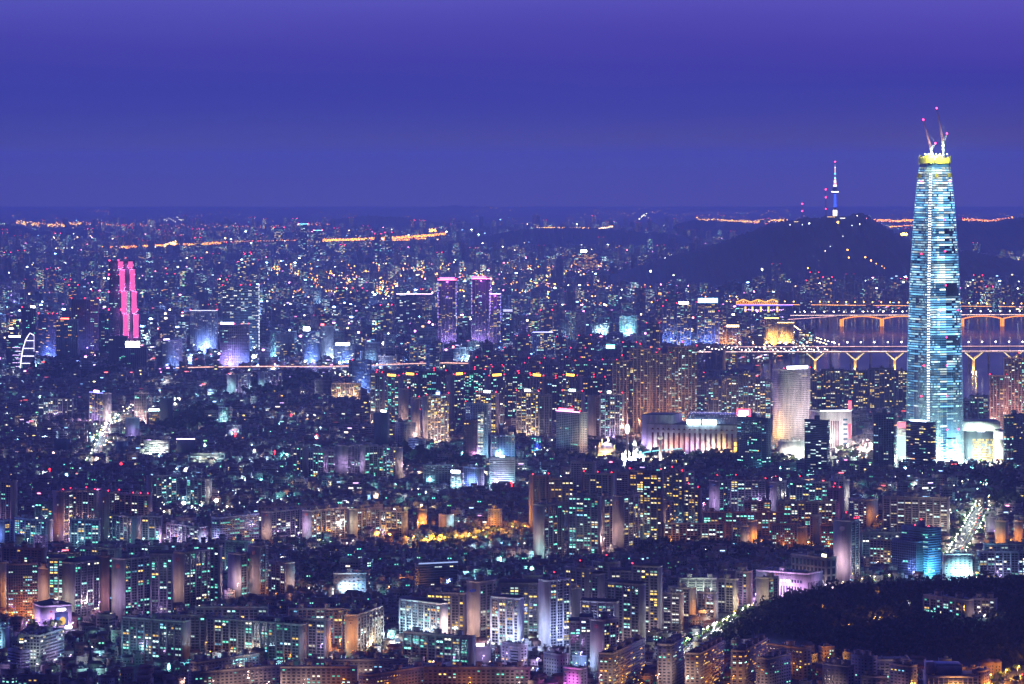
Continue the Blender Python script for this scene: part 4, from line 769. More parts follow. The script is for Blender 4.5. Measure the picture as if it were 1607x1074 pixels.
A('office topped by a wide blue white sign beside the highway', 523, 556, 543, 574, 0, style='band', wall=(.30, .36, .46), lp=.14, pal='white', roof='none', sign=((.7, .8, 1), 9, .66, 6, .45), fl=[(BL, 12000, 'front', .5, 12)], **BIZ)
A('dark tilted roof office with yellow floors', 433, 462, 524, 566, 0, style='band', wall=(.16, .19, .28), lp=.14, pal='warm', roof='none', **BIZ)
A('office with cyan lit edges near the park trees', 424, 440, 520, 564, 0, style='band', wall=(.2, .26, .34), lp=.2, pal='cool', roof='none', fl=[(CY, 16000, 'front', .5, 12)], **BIZ)
A('grey banded tower with a white lift shaft and a red tip', 547, 582, 567, 616, -6, style='band', wall=(.30, .36, .46), lp=.10, pal='white', roof='none', red=1, fl=[(BL, 16000, 'front', .5, 14)], **BIZ)
A('glowing pinkish apartment slab near the car park lights', 520, 566, 602, 626, 0, wall=beige, lp=.30, pal='warm', roof='none', fl=[((1, .6, .35), 12000, 'front', .25, 14), ((1, .6, .35), 12000, 'front', .75, 14)])
A('grey long office beside the glowing pinkish slab', 494, 522, 597, 622, 0, style='band', wall=pale, lp=.06, roof='none', **BIZ)
A('white slab with blank gable by the green starry lamp', 355, 392, 588, 620, -14, wall=white, lp=.22, pal='white', roof='none', fl=[(CY, 7000, 'left', .5, 14), (PU, 4000, 'front', .5)])
A('white slab with blank gable beyond the green starry lamp', 404, 442, 585, 618, -10, wall=white, lp=.16, pal='white', roof='none', fl=[(CY, 5000, 'left', .5, 14), (PU, 4000, 'front', .5)])
A('cyan lit small tower standing among dark houses', 342, 364, 640, 666, 6, style='grid', wall=white, lp=.3, pal='cool', roof='none', fl=[(CY, 7000, 'front', .5, 10)])
A('pale lilac tower with a blue roof line beside the busy street', 137, 174, 618, 668, 12, wall=(.5, .44, .5), lp=.30, pal='warm', roof='none', crown=(.2, .2, 1, 2.2), sign=((1, .5, .75), 8, .36, 4, .5), fl=[(PU, 9000, 'front', .4, 12), (PK, 9000, 'right', .5, 12)])
A('pale pink tower with dark windows beside the busy street', 210, 233, 617, 668, 3, style='grid', wall=(.52, .42, .44), lp=.12, pal='cool', roof='hut', nh=1, fl=[(PK, 9000, 'front', .4, 12), (PK, 5000, 'front', .8, 12)])
A('dark blue tower beside the pale pink tower', 250, 270, 626, 672, 0, style='blank', wall=navy, roof='none', **BIZ)
A('lit shop with a glowing white roof strip beside the pale pink tower', 231, 252, 646, 664, 0, style='grid', wall=beige, lp=.5, pal='orange', roof='none', sign=((.6, .95, 1), 9, 1.0, 3.5, .5), name='shop_building', cat='shop building')
A('grey blank cube beside the busy street', 196, 218, 656, 690, 0, style='blank', wall=bluew, roof='none', fl=[(PU, 2500, 'front', .5)], **BIZ)
A('white office with green and white lit floors among houses', 225, 265, 692, 714, 0, style='band', wall=white, lp=.3, pal='white', roof='none', fl=[(GN, 6000, 'front', .3, 9), (WH, 5000, 'front', .7, 9)], **BIZ)
A('navy shop house with violet neon roof lines', 277, 306, 690, 716, 0, style='blank', wall=navy, roof='none', name='shop_building', cat='shop building', crown=(.45, .3, 1, 5))
A('navy cube office in front of the busy street', 180, 200, 694, 714, 0, style='blank', wall=(.06, .1, .3), roof='none', **BIZ)
A('dark blue low hall beside the bright crossing', 84, 110, 690, 710, 0, style='blank', wall=(.06, .1, .26), roof='none', **BIZ)
A('row of shops with green white lit windows', 298, 352, 712, 728, 0, style='band', wall=pale, lp=.45, pal='white', roof='none', name='shop_building', cat='shop building', fl=[(GN, 3000, 'front', .3), (WH, 3000, 'front', .7)])
A('apartment with white rooms and a red sign on its roof edge', 60, 114, 626, 656, 0, wall=pale, lp=.34, pal='white', roof='none', fl=[(PU, 2500, 'front', .5)])
A('tower with violet edges and red white crown', 687, 716, 440, 548, 0, wall=(.07, .055, .11), lp=.16, pal='warm', roof='none', red=2, crown=(1, .12, .2, 6), sign=((.85, .10, 1), 4, .8, 6, .5), vstrip=(.45, .30, 1, 1.5, .45), **dict(name='apartment_tower', cat='apartment tower'), fl=[(PU, 60000, 'front', .5, 20)], st=.8)
A('stepped tower with violet edge lights beside the hill', 740, 770, 438, 548, 0, wall=(.07, .055, .11), lp=.16, pal='warm', roof='none', red=2, crown=(.9, .15, .5, 6), sign=((1, .08, .5), 4, .7, 6, .4), vstrip=(.5, .28, 1, 1.5, .5), name='apartment_tower', cat='apartment tower', fl=[(PU, 60000, 'front', .3, 20)], st=.8)
A('lower step of the violet edged tower', 768, 786, 462, 548, 0, wall=(.07, .055, .11), lp=.16, pal='warm', roof='none', red=1, crown=(.45, .3, 1, 6), vstrip=(.35, .3, 1, 1.4, .5), name='apartment_tower', cat='apartment tower', st=.8)
A('pale slab tower with a dim name board beside the violet tower', 788, 806, 490, 545, 0, wall=(.34, .32, .42), lp=.14, pal='mix', roof='none', sign=((.6, .6, .9), .8, .8, 6, .5))
A('glass office with violet white roof lights near the park', 622, 652, 462, 512, 0, style='glass', wall=(.2, .2, .34), lp=.12, pal='white', roof='none', crown=(.8, .6, 1, 4), **BIZ)
A('office with a diamond lattice of amber lights', 652, 678, 462, 512, 0, style='punch', wall=(.2, .18, .3), lp=.3, pal='warm', roof='none', crown=(.9, .5, 1, 4), **BIZ)
A('wide hotel glowing amber all over on the far slope', 898, 938, 397, 424, 0, style='grid', wall=(.3, .2, .14), lp=.72, pal='orange', roof='none', fh=5, bay=7, sign=((.9, 1, 1), 7, .25, 12, .45), name='hotel_building', cat='hotel', st=1.2)
A('gold lit stepped building on the river spit', 1200, 1222, 500, 545, 0, style='grid', wall=(.5, .38, .22), lp=.12, pal='orange', roof='none', crown=(1, .7, .15, 5), **BIZ, fl=[((1, .6, .15), 40000, 'front', .5, 18)])
A('lower gold lit building on the river spit', 1220, 1246, 507, 545, 0, style='grid', wall=(.5, .38, .22), lp=.12, pal='orange', roof='none', crown=(1, .7, .15, 5), **BIZ, fl=[((1, .6, .15), 40000, 'front', .5, 18)])
for k, (u0, u1, vt, vb, txt, sg) in enumerate([(1040, 1058, 482, 545, 'blue edged tower with amber rooms north of the elevated road', None), (1062, 1084, 478, 548, 'tower with a white roof sign and blue edges', ((.9, .95, 1), 8, .7, 6, .5)), (1094, 1128, 476, 546, 'tower with a slanted cyan blue roof screen', ((.2, .65, 1), 5, .9, 12, .5)),
        (1128, 1140, 490, 545, 'slim tower with amber rooms beside the cyan roof screen', None), (1138, 1162, 514, 545, 'low amber lit block beside the slim tower', ((1, .7, .3), 6, .8, 5, .5))]):
    A(txt, u0, u1, vt, vb, 0, wall=(.2, .2, .32), lp=.34, pal='warm', roof='none', sign=sg, red=1, st=.9, fl=[(BL, 30000, 'front', .5, 20)] if k < 3 else [(OR, 26000, 'front', .5, 14)])
A('cyan lit office with a white vertical light', 972, 1000, 496, 526, 0, style='band', wall=(.34, .42, .5), lp=.3, pal='cool', roof='none', fl=[(CY, 26000, 'front', .5, 14)], **BIZ)
A('white gridded office beside the green sign', 930, 956, 508, 526, 0, style='grid', wall=white, lp=.3, pal='white', roof='none', fl=[(CY, 20000, 'front', .5, 14)], **BIZ)
A('apartment with violet roof lights among dark trees', 836, 868, 522, 562, 0, wall=(.4, .36, .42), lp=.30, pal='warm', roof='hut', nh=1, crown=(.3, .3, 1, 4))
A('dark block with one glowing cyan billboard', 946, 970, 548, 568, 0, style='blank', wall=dark, roof='none', name='shop_building', cat='shop building', sign=((.2, 1, .9), 5, .55, 9, .5))
for (u0, u1, vt, vb, txt) in [(588, 598, 368, 420, 'slim far tower with red tip, shorter of a pair'), (604, 615, 366, 420, 'slim far tower with red tip, taller of a pair'), (468, 484, 352, 408, 'far tower with a cyan roof line'), (492, 506, 362, 408, 'shorter far tower with a cyan roof line'), (430, 446, 358, 402, 'far white striped tower')]:
    A(txt, u0, u1, vt, vb, 0, wall=(.25, .25, .34), lp=.24, pal='mix', roof='none', red=2, crown=(.2, .8, 1, 5) if 'cyan' in txt else None, fh=4.5, bay=6, name='apartment_tower', cat='apartment tower')
# ---------------------------------------------------------------- the glass skyscraper under construction
def superellipse(n_, seg, rot):
    t = np.linspace(0, 2 * math.pi, seg, endpoint=False); c, s = np.cos(t), np.sin(t)
    x = np.sign(c) * np.abs(c) ** (2 / n_); y = np.sign(s) * np.abs(s) ** (2 / n_)
    return np.stack([x * math.cos(rot) - y * math.sin(rot), x * math.sin(rot) + y * math.cos(rot)], 1)
SKD = depth(731); SKX = X(1471.5, SKD); SKY_ = SKD + 45; SKZ = gz(SKY_)
SC = SKY_ / F
VHW = [(243, 23.5), (262, 24.5), (300, 29), (350, 33.2), (400, 36.2), (450, 38.8), (500, 40.6), (560, 42.2), (620, 43.3), (680, 43.8), (732, 44)]
def half_w(v): return np.interp(v, [p[0] for p in VHW], [p[1] for p in VHW]) * SC
SEG = 72; PL = superellipse(4.2, SEG, math.radians(24)); PL = PL / np.abs(PL[:, 0]).max()
H0 = Zp(243, SKY_) - SKZ
sk = empty('skyscraper', (SKX, SKY_, SKZ)); tag(sk, 'tall tapering glass skyscraper under construction, lit cyan and white floor by floor', 'skyscraper')
def sk_v(z): return VH + (CH - (z + SKZ)) / SKY_ * F
def ring(z, grow=0.0): r_ = half_w(sk_v(z)) + grow; return np.hstack([PL * r_, np.full((SEG, 1), z)])
g = G(); zs = np.linspace(0, H0 - 9, 110)
V = np.vstack([ring(z, -.9) for z in zs]); i = np.arange(SEG); j = (i + 1) % SEG
Q = np.vstack([np.stack([i + k * SEG, j + k * SEG, j + (k + 1) * SEG, i + (k + 1) * SEG], 1) for k in range(len(zs) - 1)])
g.mesh(V, Q, GLASS, (.04, .10, .19)); obj('glass_facade', g, sk)
g = G(); g.box(-11, 11, -11, 11, 0, H0 - 2, WALL, (.4, .4, .42), rot=math.radians(24)); g.box(-16, 16, -16, 16, H0 - 16, H0 - 9.2, WALL, (.3, .3, .3), rot=math.radians(24)); obj('concrete_core', g, sk)
# metal fins running the full height
g = G(); zz_ = np.linspace(0, H0 - 22, 40)
PLf = superellipse(4.2, 132, math.radians(24)); PLf /= np.abs(PLf[:, 0]).max(); nf_ = len(PLf)
for k in range(nf_):
    if PLf[k, 1] > .55: continue
    nrm = PLf[k] / np.linalg.norm(PLf[k]); tg = np.array((-nrm[1], nrm[0])); wv = .16
    P = []
    for z in zz_:
        r_ = half_w(sk_v(z)); c_ = PLf[k] * r_; P.append((c_ - tg * wv, c_ + tg * wv, z))
    Q = [[(*a[1], a[2]), (*a[0], a[2]), (*b[0], b[2]), (*b[1], b[2])] for a, b in zip(P[:-1], P[1:])]
    g.quads(Q, METAL, (.6, .72, .78))
tag(obj('metal_fins', g, sk), kind='stuff')
NFL = 118; fz = np.linspace(9, H0 - 24, NFL)
DARK = [(360, 372, .5), (386, 398, .5), (446, 464, .75), (526, 541, .8)]
front_x = PL[:, 0]
extra = G()
for fi, z in enumerate(fz):
    v = sk_v(z); g = G(); dz = (fz[1] - fz[0])
    z0, z1 = z + dz * .22, z + dz * .80
    r0, r1 = ring(z0, -.45), ring(z1, -.45)
    fl_on = rng.random(); dim = rng.uniform(.35, 1.0) * (.35 if rng.random() < .10 else 1); ph = rng.uniform(0, 6.28, 3); fcol = rng.random()
    fmat = [GLASS] * SEG; fcl = [(.04, .10, .19, 1)] * SEG; fmat = [LIT if (k // 6) % 3 else GLASS for k in range(SEG)]; fcl = [(.10, .38, .75, .30 * rng.uniform(.5, 1.2)) if m_ == LIT else c_ for m_, c_ in zip(fmat, fcl)]  # most unlit panes get a faint blue glow for sheen and dim rooms
    for k in range(SEG):
        kk = (k + 1) % SEG
        if PL[k, 1] > .5: continue
        xx = (PL[k, 0] + PL[kk, 0]) / 2
        left = xx < -.30                                     # narrower side, separated by the hoist shaft
        mid = -.02 < xx < .30
        p = .97 if not left else .88
        if v > 560: p = .62 if not left else .45
        if v > 640: p = .28
        if v > 690: p = .3
        for a, b, c_ in DARK:
            if a < v < b and not left: p *= 1 - c_
        if xx > .55 and rng.random() < .35: p *= .55
        if -.36 < xx < -.28: continue
        if rng.random() > p: continue
        br = dim * (.55 + .45 * math.sin(k * .55 + ph[0]) * math.sin(k * .23 + ph[1])) * rng.uniform(.8, 1.2) * (1.5 if mid else 1.0) * (.62 if left else 1.0) * (1.25 if v < 330 else 1.0) * (.62 if v > 560 else 1.0)
        col = (.20, .60, 1.0) if (fcol + .35 * math.sin(k * .3 + ph[2])) < .62 else ((.48, .84, 1.0) if rng.random() < .75 else (.85, 1, 1))
        if mid and rng.random() < .45: col = (.8, 1, .9)
        if v < 300 and rng.random() < .4: col = (.9, 1, .85)
        if v > 600 and rng.random() < .3: col = (.4, .9, .8)
        fmat[k] = LIT; fcl[k] = (*col, br * 2.2)
    ks = [k for k in range(SEG) if PL[k, 1] <= .5]
    G_ = g if fi >= NFL - 100 else extra
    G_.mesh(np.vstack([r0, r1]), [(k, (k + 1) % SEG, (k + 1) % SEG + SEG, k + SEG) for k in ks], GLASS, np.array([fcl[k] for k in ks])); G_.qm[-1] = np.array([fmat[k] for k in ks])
    if g.V: obj('lit_floor', g, sk)
if extra.V: tag(obj('lit_floors', extra, sk), kind='stuff')
# construction hoist: bright white lattice up the seam between the two sides
g = G(); hz = np.arange(SKZ + 62, H0 - 30, 4.3)
kseam = int(np.argmin(np.where(PL[:, 1] < 0, np.abs(PL[:, 0] + .34), 9)))
for q, z in enumerate(hz):
    c_ = PL[kseam] * (half_w(sk_v(z)) + 2.0)
    g.box(-2.5, 2.5, -1.2, 1.2, z, z + .4, METAL, (.5, .5, .52), at=c_)
    for s_ in (-1.6, 1.6): g.box(s_ - .15, s_ + .15, -1.1, -.8, z, z + 4.2, METAL, (.5, .5, .52), at=c_)
    for s_ in (-1.25, 1.25):
        g.box(s_ - .85, s_ + .85, -1.6, -1.3, z + 1.3, z + 2.9, LIT, (.95, .96, 1, rng.uniform(1.2, 2.6)), at=c_)
obj('construction_hoist', g, sk)
# yellow safety screens round the top
for za, zb_, cover in ((H0 - 15, H0 - 1, 1.0), (H0 - 38, H0 - 30, .35)):
    g = G()
    ra, rb = ring(za, .8), ring(zb_, .8)
    for k in range(SEG):
        kk = (k + 1) % SEG
        if cover < 1 and not (PL[k, 0] < -.72 or PL[k, 0] > .62 or abs(PL[k, 0] - .0) < .1): continue
        hh_ = rng.uniform(.62, 1.08); lo_ = rng.uniform(0, .12); A0, A1 = ra[k] + (rb[k] - ra[k]) * lo_, ra[kk] + (rb[kk] - ra[kk]) * lo_; B0, B1 = ra[k] + (rb[k] - ra[k]) * hh_, ra[kk] + (rb[kk] - ra[kk]) * hh_
        if rng.random() < .9: g.quads([[A0, A1, B1, B0]], WALL, (.75 * rng.uniform(.6, 1), .62 * rng.uniform(.6, 1), .03))
    for s_ in (-1, 1): g.box(s_ * half_w(sk_v(za)) - 3, s_ * half_w(sk_v(za)) + 3, -1, 1, za - .6, za, METAL, (.6, .5, .05))
    tag(obj('safety_screen', g, sk), kind='stuff')
for px, vz, c_ in ((.30, 345, 0), (.36, 394, 0), (.42, 447, 0), (.32, 528, 0), (-.62, 398, 0), (-.78, 285, 0), (.80, 285, 0), (-.5, 572, 0), (.35, 572, 0), (.35, 620, 0), (-.55, 620, 0), (.45, 672, 0), (.78, 672, 0), (.1, 486, 0), (.8, 486, 0)):
    z = Zp(vz, SKY_) - SKZ; k = int(np.argmin(np.where(PL[:, 1] < 0, np.abs(PL[:, 0] - px), 9))); p = PL[k] * (half_w(vz) + 1.2)
    g = G(); g.ball((0, 0, 0), 1.15, LIT, (1, .02, .10, 7)); obj('warning_light', g, sk, (p[0], p[1], z))
g = G(); 
for q in range(7):
    x_ = -18 + q * 6; g.box(x_ - .8, x_ + .8, 0, .5, 0, .9, LIT, (.75, 1, .85, 26))
obj('roof_floodlights', g, sk, (0, -half_w(243) * .9, H0 + .3))
point(sk, (-12, -half_w(243) - 9, H0 + 5), (.8, 1, .7), 120000, 2)
point(sk, (14, -half_w(243) - 9, H0 + 5), (.8, 1, .7), 100000, 2)
g = G()
for q in range(9):
    x_ = -52 + q * 14; g.tube((x_, -2 * (q % 2), 0), (x_, -2 * (q % 2), 7), .25, .2, 6, METAL, (.3, .3, .3)); g.ball((x_, -2 * (q % 2), 7.4), 1.5, LIT, (.8, 1, .75, 22))
obj('base_floodlights', g, sk, (0, -62, 0))
for q in range(6): point(sk, (-48 + q * 20, -58, 5), (.72, 1, .78), 480000, 2)
PROT.append((1427, 1516, 240, 728, SKD)); occ_rect(SKX, SKY_, 110, 110, 0)
# the two luffing cranes on top
def crane(label, mast, mtop, jib, counter, lamp):
    def P(u, v): return np.array((X(u, SKY_ - 8), SKY_ - 8, Zp(v, SKY_ - 8)))
    m0, m1, j1, c1 = P(*mast), P(*mtop), P(*jib), P(*counter)
    o = empty('tower_crane', tuple(m0)); tag(o, label, 'crane')
    def lattice(a, b, w0, w1, n_, col):
        g = G(); a = a - m0; b = b - m0; d = b - a; L_ = np.linalg.norm(d); d = d / L_; e1 = np.cross(d, (0, 1, 0)); e1 /= np.linalg.norm(e1); e2 = np.cross(d, e1)
        for s1 in (-1, 1):
            for s2 in (-1, 1): g.tube(a + e1 * s1 * w0 + e2 * s2 * w0, b + e1 * s1 * w1 + e2 * s2 * w1, .28, .22, 5, METAL, col)
        for k in range(n_):
            t0, t1 = k / n_, (k + 1) / n_; wa, wb = w0 + (w1 - w0) * t0, w0 + (w1 - w0) * t1; p, q = a + d * L_ * t0, a + d * L_ * t1; s1 = 1 if k % 2 else -1
            for s2 in (-1, 1): g.tube(p + e1 * s1 * wa + e2 * s2 * wa, q - e1 * s1 * wb + e2 * s2 * wb, .2, .2, 4, METAL, col)
        return g
    obj('mast', lattice(m0, m1, 1.2, 1.2, 6, (.6, .6, .58)), o); obj('jib', lattice(m1, j1, 1.3, .45, 14, (.30, .12, .12)), o); obj('counter_jib', lattice(m1, c1, 1.2, .9, 5, (.3, .3, .32)), o)
    g = G(); g.tube(c1 - m0, (m1 + (j1 - m1) * .72) - m0, .16, .16, 4, METAL, (.15, .15, .16)); obj('stay_rope', g, o)
    g = G(); q = m1 - m0; g.box(q[0] - 2, q[0] + 2, q[1] - 2, q[1] + 2, q[2] - 1.5, q[2] + 2.2, METAL, (.4, .42, .4)); obj('cab', g, o)
    for t in (j1, c1):
        g = G(); g.ball((0, 0, 0), 1.35, LIT, (1, .03, .18, 10)); obj('warning_light', g, o, tuple(t - m0))
    g = G(); g.ball((0, 0, 0), 1.6, LIT, (.9, 1, .8, 22)); obj('work_lamp', g, o, tuple(P(*lamp) - m0))
crane('shorter luffing crane with a red tipped jib beside the yellow screens', (1462, 246), (1461, 234), (1449, 188), (1468, 225), (1462, 240))
crane('taller luffing crane standing on a white lit mast atop the skyscraper', (1480, 246), (1480, 224), (1470, 170), (1486, 210), (1480, 229))

# ---------------------------------------------------------------- broadcast tower on the hill
HD = 16500.0
tz = Zp(340, HD); tx = X(1310.5, HD)
t = empty('broadcast_tower', (tx, HD, tz)); tag(t, 'slim broadcast tower on the dark hill, blue shaft and white lit base', 'tower')
s = HD / F
hh = lambda v: Zp(v, HD) - tz
g = G(); g.lathe([(8.5, 0), (8.5, hh(331)), (7.5, hh(327)), (7.5, hh(325.5))], 16, WALL, (.7, .68, .6)); obj('base_building', g, t)
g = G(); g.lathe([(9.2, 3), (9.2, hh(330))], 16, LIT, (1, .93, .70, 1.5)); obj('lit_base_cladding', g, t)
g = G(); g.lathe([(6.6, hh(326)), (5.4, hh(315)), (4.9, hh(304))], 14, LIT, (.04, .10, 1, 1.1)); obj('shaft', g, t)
g = G(); g.lathe([(5, hh(304.5)), (13, hh(302.5)), (15, hh(300.5)), (13, hh(298.5)), (9, hh(296)), (6, hh(293))], 20, WALL, (.25, .35, .45)); obj('observation_pod', g, t)
g = G(); g.lathe([(15.3, hh(302)), (15.3, hh(300.6))], 20, LIT, (.95, 1, 1, 3)); g.lathe([(12.5, hh(298.4)), (10, hh(297.2))], 20, LIT, (.1, .7, 1, 2.2)); obj('pod_lights', g, t)
g = G(); seq = [(293, 290, 7.5, (1, .85, .8), 1.6), (290, 287, 6, (1, .3, .35), 1.2), (287, 283, 4.6, (1, .95, .8), 1.8), (283, 281, 4, (1, .4, .3), 1.2), (281, 278.5, 3.6, (.3, .8, 1), 2.0), (278.5, 274, 2.6, (.45, .4, .6), .35), (274, 271.5, 3.6, (.1, .6, 1), 2.2), (271.5, 264, 2.4, (1, .6, .5), .9), (264, 262, 2.2, (1, .95, .9), 1.6), (262, 258, 1.8, (.5, .4, .6), .4)]
for a, b, r_, c_, e_ in seq: g.tube((0, 0, hh(a)), (0, 0, hh(b) - .3), r_, r_ * .92, 8, LIT, (*c_, e_))
obj('antenna', g, t); g = G(); g.tube((0, 0, hh(258)), (0, 0, hh(254.5)), 1.0, .6, 6, METAL, (.3, .3, .3)); g.ball((0, 0, hh(254)), 3.0, LIT, (1, .05, .15, 6)); obj('warning_light', g, t)
for (u, vb, vt, reds, lab) in [(1296, 340, 297.5, (297.5, 310, 328), 'lattice mast with three red lamps beside the broadcast tower'), (1259, 345, 320, (320, 331), 'shorter lattice mast with one bright red lamp on the ridge')]:
    o = empty('radio_mast', (X(u, HD), HD, Zp(vb, HD))); tag(o, lab, 'mast'); g = G(); z1 = Zp(vt, HD) - Zp(vb, HD)
    for sx, sy in ((-1, -1), (1, -1), (1, 1), (-1, 1)): g.tube((3 * sx, 3 * sy, 0), (.6 * sx, .6 * sy, z1), .5, .35, 4, METAL, (.5, .2, .2))
    for k in range(10):
        w0 = 3 - 2.4 * k / 10; w1 = 3 - 2.4 * (k + 1) / 10; g.tube((-w0, -w0, z1 * k / 10), (w1, -w1, z1 * (k + 1) / 10), .35, .35, 4, METAL, (.5, .2, .2))
    obj('lattice', g, o)
    for v in reds: g = G(); g.ball((0, 0, 0), 3.4, LIT, (1, .03, .12, 6)); obj('warning_light', g, o, (0, 0, Zp(v, HD) - Zp(vb, HD)))
# summit pavilions and ridge lamps
for (u, v, w_, c_, e_, lab) in [(1304, 339.5, 12, (1, .6, .2), 1.6, 'amber lit summit pavilion at the foot of the broadcast tower'), (1322, 341.5, 8, (1, .95, .8), 1.6, 'white lit summit kiosk beside the broadcast tower'), (1252, 347, 12, (1, .75, .35), 1.5, 'yellow lit station below the ridge mast')]:
    o = empty('pavilion', (X(u, HD - 40), HD - 40, Zp(v + 1.5, HD - 40))); tag(o, lab, 'pavilion'); g = G(); ww = w_ * s / 2; g.box(-ww, ww, -5, 5, -6, 4, WALL, (.5, .45, .4)); g.box(-ww - 1, ww + 1, -6, 6, 4, 5, ROOF, (.1, .1, .1)); obj('walls', g, o)
    g = G(); 
    for q in np.linspace(-ww * .85, ww * .85, 6): g.box(q - 1.6, q + 1.6, -5.3, -5.05, -.5, 2.5, LIT, (*c_, e_))
    obj('lit_windows', g, o)
HG = 'lamps on the dark hill'
for (u, v, c_, r_, e_) in [(1315, 349, (1, .40, .04), 5.0, 14), (1330, 392.5, (1, .4, .05), 3.4, 9), (1332, 404.5, (1, .4, .05), 3, 8), (1358, 404, (1, .42, .06), 3.4, 9), (1367, 409, (1, .42, .06), 3.2, 9), (1375, 414, (1, .35, .05), 2.4, 5), (1384, 418, (1, .5, .1), 2.2, 4), (1295, 394, (1, .8, .5), 2.2, 5), (1270, 351, (.9, 1, 1), 2.8, 8), (1259, 353, (.7, .8, 1), 2, 5), (1240, 353, (.8, .8, 1), 2, 5), (1349, 352, (1, .95, .8), 2.4, 6), (1337, 354, (.8, .95, 1), 2, 4), (1323, 371, (.9, 1, .95), 1.6, 4), (1345, 339, (1, .95, .7), 2.2, 5), (1360, 343, (1, .3, .3), 1.8, 4), (1021, 426, (.85, 1, .7), 4.2, 10), (1057, 432, (1, 1, .7), 2.6, 7), (1196, 423, (.95, 1, .95), 4.2, 12), (1303, 387, (.8, .9, 1), 1.6, 3), (1388, 421, (1, .4, .1), 2, 4), (1268, 421, (1, .4, .05), 3.2, 6), (1217, 446, (1, .45, .08), 3, 7)]:
    Dh = HD - 500 if v < 380 else (HD - 900 if v < 412 else HD - 1350)
    o = empty('street_lamp', (X(u, Dh), Dh, Zp(v, Dh) - 7)); tag(o, 'small street lamp glowing on the dark wooded hillside', 'street lamp', HG)
    g = G(); g.tube((0, 0, -40), (0, 0, 6.5), .3, .2, 5, METAL, (.2, .2, .2)); obj('pole', g, o); g = G(); g.ball((0, 0, 7), r_ * .8, LIT, (*c_, e_)); obj('lamp_head', g, o)

# ---------------------------------------------------------------- pink lit twin column tower of the business district
D = depth(566); s = D / F; PKE = (1, .16, .52)
x0 = X(189, D); o = empty('office_tower', (x0, D, gz(D))); tag(o, 'dark stepped tower with two columns of pink floodlit panels, their light put in as glow', 'office tower')
zz = lambda v: Zp(v, D) - gz(D)
PROT.append((166, 224, 404, 552, D)); occ_rect(X(195, D), D + 25, 60, 60, 0)
g = G(); bx = lambda u: X(u, D) - x0
g.box(bx(171), bx(188), 0, 42, 0, zz(410), WALL, (.03, .035, .06))
TI = [(560, 492, 193, 219), (492, 456, 190, 216), (456, 422, 188, 213), (422, 409, 186, 210)]
for a, b, ua, ub in TI: g.box(bx(188) + .02, bx(ub) - .6, 2, 40, zz(a), zz(b) - .05, WALL, (.05, .06, .10))
obj('tower_body', g, o)
g = G()
for k in range(int((zz(410) - 10) / 4.2)):
    z = 8 + k * 4.2; on = rng.random() < .10
    g.quads([[(bx(172), -.3, z), (bx(187), -.3, z), (bx(187), -.3, z + 1.8), (bx(172), -.3, z + 1.8)]], GLASS, (.03, .05, .09))
    for q in range(10):
        if on and rng.random() < .5 or rng.random() < .04: xa = bx(172.3) + q * 2.4; g.quads([[(xa, -.5, z), (xa + 2, -.5, z), (xa + 2, -.5, z + 1.5), (xa, -.5, z + 1.5)]], LIT, (.6, 1, .9, .9))
    if 458 < (VH + (CH - gz(D) - z) / D * F) < 520:
        for q in (0, 1, 2): xa = bx(199.5) + q * 2.3; g.quads([[(xa, 1.6, z), (xa + 1.8, 1.6, z), (xa + 1.8, 1.6, z + 2), (xa, 1.6, z + 2)]], LIT, (.6, 1, .85, .8 * rng.uniform(.3, 1.3)))
obj('window_bands', g, o)
for a, b, ua, ub in [(530, 493, 193.2, 201.8), (530, 493, 209.4, 218), (492, 457.2, 190.2, 198.8), (492, 457.2, 206.4, 215), (456.2, 423, 187.6, 196.2), (456.2, 423, 203.6, 212.2), (421.6, 410, 185, 193.6), (421.6, 410, 201, 209)]:
    pz = empty('pink_column', (bx((ua + ub) / 2), -2.2, zz(a)), 0); pz.parent = o; ww = (ub - ua) * s / 2; hz_ = zz(b) - zz(a)
    g = G(); g.box(-ww, ww, 0, 5, 0, hz_, WALL, (.75, .6, .68)); obj('column_wall', g, pz)
    g = G(); g.quads([[(-ww * .9, -.15, 1.2), (ww * .9, -.15, 1.2), (ww * .9, -.15, hz_ - 1), (-ww * .9, -.15, hz_ - 1)]], LIT, (1, .13, .46, .62)); obj('floodlit_glow_panel', g, pz)  # floodlit wall, its pink light put in as an even glow
    g = G(); 
    for q in (-.6, 0, .6): g.box(q * ww - .9, q * ww + .9, -2.0, -1.2, -.8, .3, LIT, (1, .2, .5, .8))
    obj('uplights', g, pz)
    for q in (-.5, .5): point(pz, (q * ww, -5.5, 3.0), (1, .2, .55), 12000, 1.0)
for (u, v) in [(172, 409), (186, 408.5), (171, 431), (188, 431), (211, 431), (171, 458), (171, 486), (191, 459), (214, 459), (190, 486), (216, 486)]:
    g = G(); g.ball((0, 0, 0), 1.6, LIT, (1, .03, .1, 8)); obj('warning_light', g, o, (bx(u), -2.5, zz(v)))
